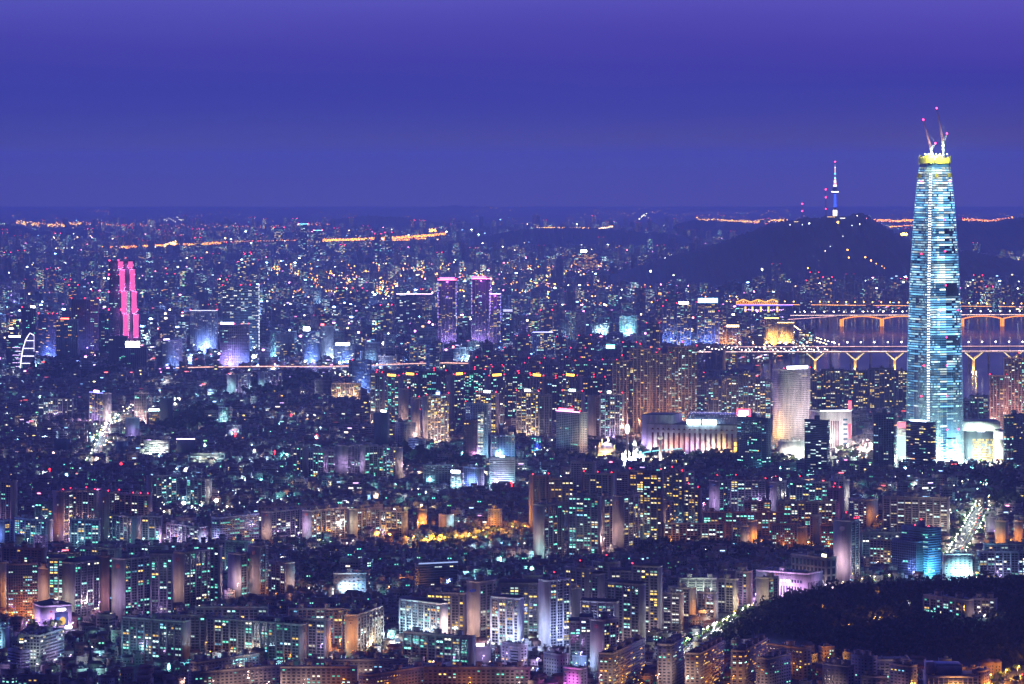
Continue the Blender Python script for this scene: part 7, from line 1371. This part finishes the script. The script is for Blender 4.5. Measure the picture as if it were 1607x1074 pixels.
# ---------------------------------------------------------------- the rest of the city: kinds built once, copied
SIGNS = [(1, .15, .2), (.3, .55, 1), (.2, 1, .6), (1, .75, .25), (1, .3, .75), (.8, .92, 1), (1, 1, .9), (.55, .4, 1), (1, 1, .9), (.8, .92, 1)]
def variant(kind, seed, fat=1.0):
    """arrays of one block in its own coordinates; fat widens window lights of far blocks"""
    global rng
    keep = rng; rng = np.random.default_rng(seed); r_ = random.Random(seed); g = G()
    if kind == 'house':
        w, d, h = r_.uniform(9, 15), r_.uniform(9, 13), r_.choice([6.5, 7, 9.5, 10, 12.5]); wall = r_.choice([(.30, .24, .21), (.26, .16, .13), (.38, .36, .35), (.34, .31, .28), (.22, .2, .2), (.42, .40, .40)]); rc = r_.choice([(.05, .08, .06), (.07, .07, .07), (.05, .06, .09), (.09, .06, .05)])
        g.box(-w / 2, w / 2, -d / 2, d / 2, -3, h, WALL, wall, ROOF, rc)
        if r_.random() < .3: g.gable(-w / 2 - .4, w / 2 + .4, -d / 2 - .4, d / 2 + .4, h + .02, h + 2.8, ROOF, r_.choice([(.10, .05, .04), (.05, .05, .07)]), 'x')
        else:
            for b_ in ((-w / 2, w / 2, -d / 2 - .15, -d / 2 + .15), (-w / 2 - .15, -w / 2 + .15, -d / 2 + .15, d / 2), (w / 2 - .15, w / 2 + .15, -d / 2 + .15, d / 2)): g.box(*b_, h - .5, h + .9, WALL, np.array(wall) * 1.1)
            hx = r_.uniform(-.2, .2) * w; g.box(hx - 2, hx + 2, -1.5, 2.5, h + .02, h + 2.8, WALL, np.array(wall) * .9, ROOF, rc)
            if r_.random() < .5: g.tube((hx + 3, 2, h), (hx + 3, 2, h + 2.2), .9, .9, 7, METAL, r_.choice([(.5, .35, .05), (.1, .15, .4), (.4, .4, .4)]))
        fh, bay, wf, hf, lp, pal, faces, st = 3.0, 3.0, .5, .48, .13, 'cool', ('front', 'right', 'left'), .8
    elif kind == 'shop':
        w, d, h = r_.uniform(13, 24), r_.uniform(12, 18), r_.uniform(13, 26); wall = r_.choice([(.42, .40, .42), (.28, .26, .28), (.5, .46, .45), (.2, .22, .28), (.35, .28, .25)])
        g.box(-w / 2, w / 2, -d / 2, d / 2, -3, h, WALL, wall, ROOF, (.06, .07, .07)); g.box(-2.5, 2.5, -1, 4, h + .02, h + 3.2, WALL, wall); 
        for b_ in ((-w / 2, w / 2, -d / 2 - .2, -d / 2 + .2), (w / 2 - .2, w / 2 + .2, -d / 2 + .2, d / 2), (-w / 2 - .2, -w / 2 + .2, -d / 2 + .2, d / 2)): g.box(*b_, h - .5, h + 1, WALL, np.array(wall) * 1.1)
        for k in range(r_.choice([0, 1, 1, 2])):
            c_ = r_.choice(SIGNS); zz_ = r_.uniform(3.2, h - 1); xx = r_.uniform(-.3, .3) * w; ww = r_.uniform(2, 5); g.box(xx - ww, xx + ww, -d / 2 - .6, -d / 2 - .3, zz_, zz_ + 1.2, LIT, (*c_, r_.uniform(1, 3.2)))
        fh, bay, wf, hf, lp, pal, faces, st = 3.5, 3.4, .8, .5, .11, 'white', ('front', 'right', 'left'), .8
    elif kind == 'apt':
        w, d, h = r_.uniform(34, 62), 13, r_.choice([36, 42, 45, 50, 58]); wall = r_.choice([(.36, .34, .36), (.42, .38, .37), (.3, .28, .3), (.45, .40, .36)])
        shell(g, 'plain', w, d, h, wall, (.06, .06, .06), 2.9, 3.8, 'hut', 2, False, 0)
        for k in range(max(1, int(w / 22))): x = -w / 2 + w * (k + .5) / max(1, int(w / 22)); g.box(x - 2.6, x + 2.6, -d / 2, -d / 2 + 6.5, h + .02, h + 4.8, WALL, wall); g.box(x - 1.6, x + 1.6, -d / 2 - .5, -d / 2, 0, h, WALL, np.array(wall) * 1.1)
        fh, bay, wf, hf, lp, pal, faces, st = 2.9, 4.2, .78, .55, r_.choice([.06, .12, .18, .22]), 'mix', ('front',), .8
    elif kind == 'tower':
        w, d, h = r_.uniform(24, 34), r_.uniform(18, 24), r_.uniform(70, 110); wall = r_.choice([(.34, .32, .35), (.22, .22, .28), (.40, .35, .33)])
        shell(g, 'plain', w, d, h, wall, (.06, .06, .06), 2.9, 3.8, 'hut', 1, False, 0); g.box(-4, 4, -4, 4, h + .02, h + 7, WALL, wall)
        for x in ((-w / 2 + .5, w / 2 - .5) if seed % 3 == 0 else ()): g.ball((x, -d / 2 + .5, h + 2.2), .8 * fat, LIT, (1, .03, .08, 6))
        fh, bay, wf, hf, lp, pal, faces, st = 3.0, 3.8, .75, .55, r_.choice([.08, .14, .2]), 'warm' if seed % 2 else 'mix', ('front', 'right', 'left'), .8
    else:
        w, d, h = r_.uniform(22, 40), r_.uniform(18, 30), r_.uniform(28, 75); wall = r_.choice([(.3, .32, .4), (.18, .2, .28), (.42, .42, .48), (.24, .24, .3), (.5, .48, .5)])
        shell(g, 'plain', w, d, h, wall, (.06, .06, .07), 3.8, 4, 'hut', 1, False, 0); g.box(-5, 5, -3, 5, h + .02, h + 5, WALL, wall)
        if r_.random() < .75: c_ = r_.choice(SIGNS); ww = r_.uniform(3, 9); xx = r_.uniform(-.2, .2) * w; g.box(xx - ww / 2, xx + ww / 2, -d / 2 - .5, -d / 2, h + 1.2, h + 1.2 + r_.uniform(2, 4.5), LIT, (*c_, r_.uniform(3, 9)))
        fh, bay, wf, hf, lp, pal, faces, st = 3.9, 4.0, .86, .5, r_.choice([.03, .06, .1, .2]), 'white' if seed % 3 else 'mix', ('front', 'right', 'left'), .8
    if fat > 1.2: lp, st, fat = min(.5, lp * 2.0), st * .5, 1.1
    fd = face_defs(w, d)
    for fn in faces:
        nb, nf, b_, f_, cx, cz, ww, wh = facade_grid(fd[fn][3], h - .6, fh, bay, wf, hf); u_ = (b_ // 2) * 97 + f_; ur = rng.random(u_.max() + 1)[u_]
        on = (ur < lp * 1.35) & (rng.random(len(cx)) < .75)
        if (~on).any() and fat < 1.3: g.quads(win_quads(fd[fn], cx[~on], cz[~on], ww, wh, .08), GLASS, (.03, .035, .05))
        if on.any(): k = on.sum(); un_ = u_[on] % 997; c_ = np.hstack([pick(pal, 997)[un_], (strength(997)[un_] * st * rng.uniform(.7, 1.15, k))[:, None]]); g.quads(win_quads(fd[fn], cx[on], cz[on], min(ww * .9 * fat, bay), min(wh * .85 * fat, fh), .12), LIT, c_)
    rng = keep
    return g, (w, d, h)
KINDS = ('house', 'shop', 'apt', 'tower', 'office')
VAR = {k: [variant(k, 100 * i + 7 * j + 3) for j in range({'house': 16, 'shop': 12, 'apt': 12, 'tower': 8, 'office': 14}[k])] for i, k in enumerate(KINDS)}
VARF = {k: [variant(k, 100 * i + 7 * j + 3, 1.4) for j in range({'house': 6, 'shop': 8, 'apt': 12, 'tower': 8, 'office': 10}[k])] for i, k in enumerate(KINDS)}
VME = {}
def vmesh(k, j):
    if (k, j) not in VME: VME[(k, j)] = VAR[k][j][0].me(k)
    return VME[(k, j)]
VARR = {False: {k: [v[0].arrays() for v in VAR[k]] for k in KINDS}, True: {k: [v[0].arrays() for v in VARF[k]] for k in KINDS}}
PARR = np.array(PROT)
def blocks_named(u, y, wpx, vtop, vbase):
    """would a block here stand in front of a named building?"""
    m = (PARR[:, 4] > y + 5) & (PARR[:, 0] < u + wpx / 2) & (PARR[:, 1] > u - wpx / 2) & (vtop < PARR[:, 3] - .12 * (PARR[:, 3] - PARR[:, 2])) & (vbase > PARR[:, 2])
    return bool(m.any())
def on_hill(u, y):
    for pts, D, half in HILLS:
        if abs(y - D) < half * .80 and pts[0][0] + 25 < u < pts[-1][0] - 25 and ridge_interp(pts, u) < VH + (CH - gz(D)) / D * F - 3: return True
    return False
def zone(u, v):
    """kind weights and spacing by place: (house, shop, apt, tower, office), spacing"""
    if v >= 1000: return (1, .05, 0, 0, 0), 16
    if v >= 930: return ((.95, .1, 0, 0, 0), 16) if (u < 420 or 400 < u < 840) else ((.9, .15, 0, 0, 0), 17)
    if v >= 840:
        if u < 415: return ((.4, .1, .15, 0, 0), 24)
        return (1, .09, .012, 0, 0), 16
    if v >= 760:
        if u < 240: return (.7, .2, .02, 0, 0), 20
        if u < 830: return (1, .14, .015, 0, 0), 16
        if u < 1300: return (.8, .1, .1, 0, 0), 26
        return (1, .3, .02, 0, 0), 18
    if v >= 690:
        if u > 1190: return (.85, .35, .04, 0, 0), 20
        return (1, .17, .01, 0, 0), 16.5
    if v >= 600:
        if u > 1190 and v < 690: return (.6, .7, .12, 0, 0), 34
        if u < 560: return (1, .24, .05, 0, .02), 19
        if u < 960: return (.15, .3, .30, .22, 0), 30
        if u < 1190: return (.1, .2, .5, .2, 0), 36
        return (.15, .5, .5, .05, .05), 32
    if v >= 560:
        if u < 740: return (.3, .7, .35, .02, .2), 30
        return (.1, .4, .75, .12, .1), 36
    if v >= 505:
        if u < 860: return (.1, .8, .25, .05, .38), 40
        return (.1, .7, .55, .08, .2), 40
    if v >= 430:
        if 400 < u < 1180: return (.7, .55, .14, .01, .09), 44
        return (.2, .6, .6, .05, .16), 56
    if v >= 375: return (.15, .6, .75, .12, .14), 105
    return (0, .4, .8, .2, .1), 230
LAB = {'house': ('low_house', 'house', [((.8, 1, 1.05), 'low flat roofed house'), ((1.15, .95, .85), 'low brownish house'), ((1, 1, 1), 'low dim house')]), 'shop': ('shop_building', 'shop building', [((1, 1, 1), 'mid height shop building'), ((1.2, 1, .9), 'pinkish mid height shop building')]),
       'apt': ('apartment_building', 'apartment building', [((1, 1, 1), 'apartment slab with scattered lit windows'), ((1.15, 1, .9), 'warm grey apartment slab with scattered lit windows')]), 'tower': ('apartment_tower', 'apartment tower', [((1, 1, 1), 'apartment tower with red roof lights')]), 'office': ('office_building', 'office building', [((1, 1, 1), 'office block among the city lights'), ((.8, .9, 1.2), 'bluish office block among the city lights')])}
def area(u, v):
    if v > 1000: return 'along the bottom edge of the view'
    if v > 930: return 'among the villas by the amber gable slab' if u < 900 else 'at the edge of the dark wood'
    if v > 840: return 'between the orange tree lane and the gridded towers' if 415 < u < 850 else ('between the dark gabled blocks' if u <= 415 else 'below the dark estate park')
    if v > 760: return 'behind the pink gabled towers' if u < 260 else ('in the low roofs behind the mauve slabs' if u < 830 else ('among the beige estate' if u < 1320 else 'beside the bright avenue'))
    if v > 690: return 'in the dark low roofs beyond the busy street foot' if u < 460 else ('around the middle apartment row' if u < 860 else ('before the amusement park' if u < 1190 else 'before the skyscraper plaza'))
    if v > 600: return 'around the busy street' if u < 560 else ('among the yellow windowed towers' if u < 960 else 'in the riverside estate')
    if v > 560: return 'just under the elevated highway' if u < 740 else 'beyond the crowned towers'
    if v > 505: return 'in the business district around the pink lit tower' if u < 860 else 'north of the elevated highway'
    return 'on the far slopes beyond the business district'
_nr = np.random.default_rng(77); _NP = _nr.uniform(0, 6.28, (6, 2)); _NF = _nr.uniform(.6, 2.2, (6, 2))
def clump(u, v):
    s_ = sum(math.sin(u * .035 * _NF[i, 0] * (1 + i * .5) + _NP[i, 0]) * math.sin(v * .09 * _NF[i, 1] * (1 + i * .5) + _NP[i, 1]) / (1 + i * .4) for i in range(6)); return min(1, max(0, .5 + .45 * s_))
cand = []
v = 1085.0; y = depth(1085)
while y < 33000:
    vv = VH + (CH - gz(y)) / y * F
    sp0 = 15 if vv > 600 else (26 if vv > 500 else (36 if vv > 430 else (80 if vv > 375 else 170)))
    x = X(-40, y)
    while x < X(1650, y):
        u = UC + x / y * F; wts, sp = zone(u, vv)
        if rng.random() < (sp0 / sp) ** 1.6:
            px, py = x + rng.uniform(-.35, .35) * sp0, y + rng.uniform(-.35, .35) * sp0; kk = rng.choice(5, p=np.array(wts) / sum(wts)); cand.append((py, px, KINDS[kk]))
        x += sp0
    y += sp0
cand.sort(); placed = []
for py, px, k in cand:
    z = ground_h(px, py); u, vb = px_of(px, py, z)
    if in_poly(u, vb, RIVER) or on_hill(u, py): continue
    if vb > 905 and u > 1105 and in_poly(u, vb, [(1100, 1020), (1196, 958), (1290, 932), (1400, 918), (1700, 912), (1700, 1058), (1420, 1046), (1272, 1030)]): continue
    far = py > 9500; pool = VARF if far else VAR; j = int(rng.integers(len(pool[k]))); w, d, h = pool[k][j][1]
    if not is_free(px, py, max(w, d) / 2 if py < 20000 else 20): continue
    s = F / py; vtop = vb - h * s
    if blocks_named(u, py, w * s, vtop, vb):
        if k == 'house' or py > 20000: continue
        k = 'house' if py < 9000 else 'shop'; j = int(rng.integers(len(pool[k]))); w, d, h = pool[k][j][1]; vtop = vb - h * s
        if blocks_named(u, py, w * s, vtop, vb): continue
    if 1120 < u < 1620 and 470 < vb < 505 and (VH + (CH - z - h) / py * F) < 470: pass
    a = rng.choice([0, .0, .35, -.35, .6, -.6]) + rng.normal(0, .08) if k in ('apt', 'house') else rng.normal(0, .25)
    if py < 20000: occ_rect(px, py, w, d, a, pad=.5)
    placed.append((k, j, px, py, z, a, w * s * h * s, u, vb, far))
by = {}
for p in placed: by.setdefault(p[0], []).append(p)
HERO_N = sum(1 for o in bpy.data.objects if o.parent is None and o.name.split('.')[0] == 'apartment_building')
LIM = {'house': 290, 'shop': 240, 'apt': max(40, 285 - HERO_N), 'tower': 200, 'office': 220}
stuff_name = {'house': 'low_houses_beyond', 'shop': 'shop_buildings_beyond', 'apt': 'apartment_blocks_beyond', 'tower': 'towers_beyond', 'office': 'office_blocks_beyond'}
for k, L_ in by.items():
    L_.sort(key=lambda p: -p[6]); nm, cat, tints = LAB[k]
    vis = [p for p in L_ if not p[9] and p[8] < 1082 and -10 < p[7] < 1617][:LIM[k]]; ids = set(map(id, vis))
    for p in vis:
        tint, txt = tints[int(rng.integers(len(tints)))]; f_ = rng.uniform(.8, 1.15); lab = f'{txt} {area(p[7], p[8])}'
        o = obj(nm, vmesh(k, p[1]), None, (p[2], p[3], p[4]), p[5], (tint[0] * f_, tint[1] * f_, tint[2] * f_, rng.uniform(.75, 1.2))); tag(o, lab, cat, lab)
    g = G(); 
    groups = {}
    for p in L_:
        if id(p) not in ids: groups.setdefault((p[9], p[1]), []).append(p)
    for (far, j), ps in groups.items():
        V, Q, T, qm, tm, qc, tc_ = VARR[far][k][j]; P = np.array([(p[2], p[3], p[4], p[5]) for p in ps]); c_, s_ = np.cos(P[:, 3])[:, None], np.sin(P[:, 3])[:, None]; n_ = len(P)
        VV = np.stack([V[None, :, 0] * c_ - V[None, :, 1] * s_ + P[:, 0:1], V[None, :, 0] * s_ + V[None, :, 1] * c_ + P[:, 1:2], np.broadcast_to(V[None, :, 2], (n_, len(V))) + P[:, 2:3]], 2)
        off = (np.arange(n_) * len(V))[:, None, None]; tn = np.repeat(rng.uniform(.7, 1.2, (n_, 1, 1)) * np.array((1, 1, 1, 1)), len(Q), 1)
        cl_ = np.array([clump(p[7], p[8]) for p in ps]); em = (1.5 if far else 1.0) * rng.choice([.12, .6, 1.2, 2.4], n_, p=[.3, .28, .26, .16]) * (.35 + 1.4 * cl_); hue = np.array([(1, .8, .55), (.8, .95, 1), (1, 1, .95), (1, .62, .3)])[rng.choice(4, n_, p=[.28, .36, .24, .12])]
        lm = np.concatenate([hue, em[:, None]], 1); isl = qm == LIT; tn[:, isl] = lm[:, None, :]
        g.V.append(VV.reshape(-1, 3)); n0 = g.n; g.n += n_ * len(V)
        if len(Q): g.Q.append((Q[None] + off).reshape(-1, 4) + n0); g.qm.append(np.tile(qm, n_)); g.qc.append((qc[None] * tn).reshape(-1, 4))
        if len(T): g.T.append((T[None] + off).reshape(-1, 3) + n0); g.tm.append(np.tile(tm, n_)); g.tc.append((tc_[None] * tn[:, :1]).reshape(-1, 4))
    if g.V: tag(obj(stuff_name[k], g), kind='stuff')
print('placed', {k: len(v_) for k, v_ in by.items()}, 'heroes', HERO_N)
# ---------------------------------------------------------------- lights nobody could count
OCT = np.array([(1, 0, 0), (0, 1, 0), (-1, 0, 0), (0, -1, 0), (0, 0, 1), (0, 0, -1)], float); OT = np.array([(0, 1, 4), (1, 2, 4), (2, 3, 4), (3, 0, 4), (1, 0, 5), (2, 1, 5), (3, 2, 5), (0, 3, 5)])
def dots(name, P, r_, col):
    P = np.asarray(P); n_ = len(P); V = (OCT[None] * np.asarray(r_).reshape(-1, 1, 1) + P[:, None]).reshape(-1, 3); T = (OT[None] + (np.arange(n_) * 6)[:, None, None]).reshape(-1, 3)
    g = G(); g.mesh(V, None, LIT, np.repeat(col, 8, 0), T); tag(obj(name, g), kind='stuff')
BIGGLOW = False; PAL['bluewhite'] = ([(.22, .42, 1), (.35, .75, 1), (.75, .88, 1), (.45, .3, 1)], [.35, .3, .2, .15])
P, R, C = [], [], []
def scatter(n_, u0, u1, v0, v1, pal, e0, e1, rpx, hmax=14, glow=0.0):
    cc = pick(pal, n_)
    for k in range(n_):
        u = rng.uniform(u0, u1); v = v0 + (v1 - v0) * rng.random()
        x, y, z = ground(u, v)
        if v < 600 and pal != 'orange' and (rng.random() < .5 or (160 < u < 226 and 400 < v < 600)): continue
        if in_poly(u, v, RIVER) or on_hill(u, y) or rng.random() > clump(u, v) * 1.5: continue
        P.append((x, y, z + rng.uniform(4, hmax))); R.append(rpx * y / F * rng.uniform(.5, 1.2)); C.append((*cc[k] ** 1.25, .62 * rng.uniform(e0, e1)))
        if rng.random() < glow: point(None, (x, y, z + 8), tuple(np.minimum(1, cc[k] * np.array((.75, .85, 1)) * .85 + np.array((.1, .12, .22)))), rng.uniform(6000, 20000) * (1 if v > 700 else (2 if not BIGGLOW else 12)), 1.0)  # unseen light added at some dots to brighten the walls around
scatter(900, -20, 1620, 335, 380, 'orange', .8, 4, .55, 40)
scatter(700, -20, 1620, 336, 400, 'mix', .6, 3.5, .5, 60)
scatter(900, -20, 1180, 380, 440, 'mix', .6, 4, .5, 40)
scatter(500, -20, 1180, 380, 440, 'orange', 1, 5, .5, 20)
scatter(2600, 410, 880, 424, 474, 'orange', 3, 10, 1.1, 38)
scatter(1100, 800, 1180, 410, 495, 'orange', 3, 12, .95, 34)
scatter(700, -20, 860, 430, 560, 'mix', 1, 6, .5, 20)
scatter(260, 850, 1180, 430, 560, 'mix', 1, 6, .5, 20)
scatter(200, -20, 830, 440, 575, 'white', 8, 18, 1.3, 36)
scatter(60, -20, 830, 470, 575, 'white', 10, 22, 2.6, 40)
BIGGLOW = True  # stronger blue lights added here to brighten the business district
scatter(480, -20, 840, 465, 590, 'bluewhite', 6, 16, 1.1, 40, .9)
scatter(60, 860, 1180, 490, 580, 'bluewhite', 5, 14, .9, 30, .6)
BIGGLOW = False
scatter(260, 1150, 1620, 425, 480, 'mix', 1, 6, .55, 26)
scatter(420, -20, 560, 590, 760, 'mix', 1.5, 8, .5, 12, .42)
scatter(320, 230, 860, 700, 800, 'cool', 1.5, 7, .5, 11, .42)
scatter(240, 1180, 1620, 735, 800, 'cool', 1.5, 7, .5, 11, .17)
scatter(160, 1180, 1600, 712, 738, 'white', 6, 16, .7, 9)
scatter(26, 152, 204, 655, 700, 'white', 6, 16, .9, 14)
scatter(70, 140, 215, 640, 712, 'mix', 4, 12, .9, 18)
scatter(90, 1488, 1606, 762, 815, 'white', 5, 16, .8, 12)
scatter(40, 1490, 1600, 764, 812, 'mix', 4, 12, .8, 12)
scatter(150, 850, 1130, 708, 738, 'mix', 4, 14, .6, 9)
scatter(120, 240, 420, 795, 815, 'white', 3, 12, .6, 8)
scatter(260, 415, 850, 850, 940, 'cool', 1, 5, .45, 9, .17)
scatter(160, 100, 620, 1005, 1074, 'cool', .8, 4, .4, 8, .17)
scatter(120, 1180, 1240, 510, 560, 'orange', 3, 9, .7, 12)
dots('city_lights', P, R, np.array(C))
# roads lined with orange lamps far away
P, R, C = [], [], []
def line(pts, D, step, col, e, rpx, jit=.4, rows=1):
    for (a, b) in zip(pts[:-1], pts[1:]):
        n_ = max(1, int(abs(b[0] - a[0]) / step))
        for k in range(n_):
            for q in range(rows):
                u = a[0] + (b[0] - a[0]) * (k + rng.random() * .8) / n_; v = a[1] + (b[1] - a[1]) * k / n_ + rng.normal(0, jit) + q * 1.6; DD = D * rng.uniform(.985, 1.015)
                P.append((X(u, DD), DD, Zp(v, DD))); R.append(rpx * DD / F * rng.uniform(.6, 1.25)); C.append((*col, e * rng.uniform(.5, 1.6)))
OL = (1, .30, .02)
line([(22, 350), (60, 352), (125, 350), (230, 354), (420, 356), (520, 350)], 31000, 4.0, OL, 2.4, .7, 1.0, 2)
line([(25, 348), (70, 354), (128, 351)], 30800, 1.6, (1, .5, .08), 4, .8, 1.6, 2)
line([(160, 388), (205, 387), (240, 384.5), (275, 384), (347, 380.5)], 21500, 1.5, OL, 3.6, .8, .5, 2)
line([(258, 384), (276, 381)], 21500, .8, (1, .62, .15), 6, 1.0, .8, 2)
line([(345, 380), (420, 378), (505, 376)], 21600, 2.6, OL, 2.2, .7, .6)
line([(505, 376.5), (560, 375), (620, 372.5), (670, 369), (700, 366)], 22500, 1.0, (1, .32, .02), 3.4, .9, .5, 2)
line([(600, 377), (640, 376.5), (668, 374)], 22300, 1.2, (1, .32, .02), 3.4, .9, .4, 1)
line([(673, 361), (685, 361)], 23000, .9, (1, .5, .06), 5, .9, 1.2, 2)
line([(1093, 344), (1130, 346), (1180, 347), (1235, 345), (1235, 348)], 30500, 1.7, (1, .45, .06), 4, .8, 1.0, 2)
line([(1150, 350), (1200, 352), (1225, 354)], 29800, 2.4, OL, 3, .7, 1.2, 2)
line([(1371, 345), (1400, 346), (1440, 345)], 30500, 1.4, OL, 4, .8, .5, 2)
line([(1395, 356), (1433, 354)], 26000, 1.4, OL, 4, .8, .4)
line([(1414, 367), (1424, 367)], 22600, .7, (1, .5, .08), 8, 1.1, .5, 2)
line([(1507, 344), (1555, 346), (1590, 341)], 30500, 1.7, OL, 4, .8, .8, 2)
line([(843, 357), (900, 358), (940, 359), (962, 355)], 24500, 1.8, (1, .45, .06), 3.4, .75, .5)
line([(940, 359), (962, 355.5)], 24400, 1.2, (1, .75, .4), 4, .8, .6)
line([(740, 330), (790, 326), (830, 334)], 45000, 7, (1, .5, .2), 2.0, .6, 3)
line([(140, 332), (175, 332.5)], 45000, 3, (1, .35, .3), 2.2, .6, .6)
line([(256, 344), (288, 345)], 36000, 2.0, (1, .95, .5), 3.2, .7, 1.6)
line([(900, 338), (1000, 333), (1080, 336), (1240, 334)], 38000, 5, (1, .5, .3), 1.8, .6, 3)
line([(1002, 342), (1016, 336)], 34000, 1.6, (1, .95, .6), 4, .8, 1.5)
line([(1380, 334), (1440, 336), (1500, 338), (1600, 336)], 40000, 7, (1, .6, .4), 1.8, .6, 2)
line([(1080, 550), (1140, 547), (1200, 548), (1300, 549)], depth(590), 4, (1, .85, .8), 7, .9, 2.0)
line([(1236, 516), (1256, 530), (1300, 547)], depth(524), 2.2, (1, .62, .25), 8, .9, 1.0, 2)
line([(1150, 486), (1230, 487)], depth(503), 2.4, (.8, .35, 1), 5, .8, .6)
line([(1250, 489), (1430, 489)], depth(500), 9, (1, .9, .8), 4, .7, .8)
line([(490, 589), (552, 582)], depth(592), 2.0, (.85, 1, .8), 3.2, 1.0, 1.2, 3)
line([(566, 471), (615, 468)], depth(475), 2.5, (1, .62, .4), 4, .8, .8)
dots('distant_road_lights', P, R, np.array(C))
# ---------------------------------------------------------------- haze
g = G(); g.box(-13000, 13000, -400, 66000, gz(66000) - 40, 612, WALL)
hz = bpy.data.materials.new('haze'); hz.use_nodes = True; n = hz.node_tree.nodes; n.clear(); o_ = n.new('ShaderNodeOutputMaterial'); pv = n.new('ShaderNodeVolumePrincipled')
pv.inputs['Color'].default_value = (*HAZE_COLOR, 1); pv.inputs['Density'].default_value = HAZE_DENSITY; pv.inputs['Anisotropy'].default_value = 0.3
hz.node_tree.links.new(pv.outputs[0], o_.inputs['Volume'])
me_ = g.me('haze'); me_.materials.clear(); me_.materials.append(hz); tag(obj('haze', me_), kind='stuff')
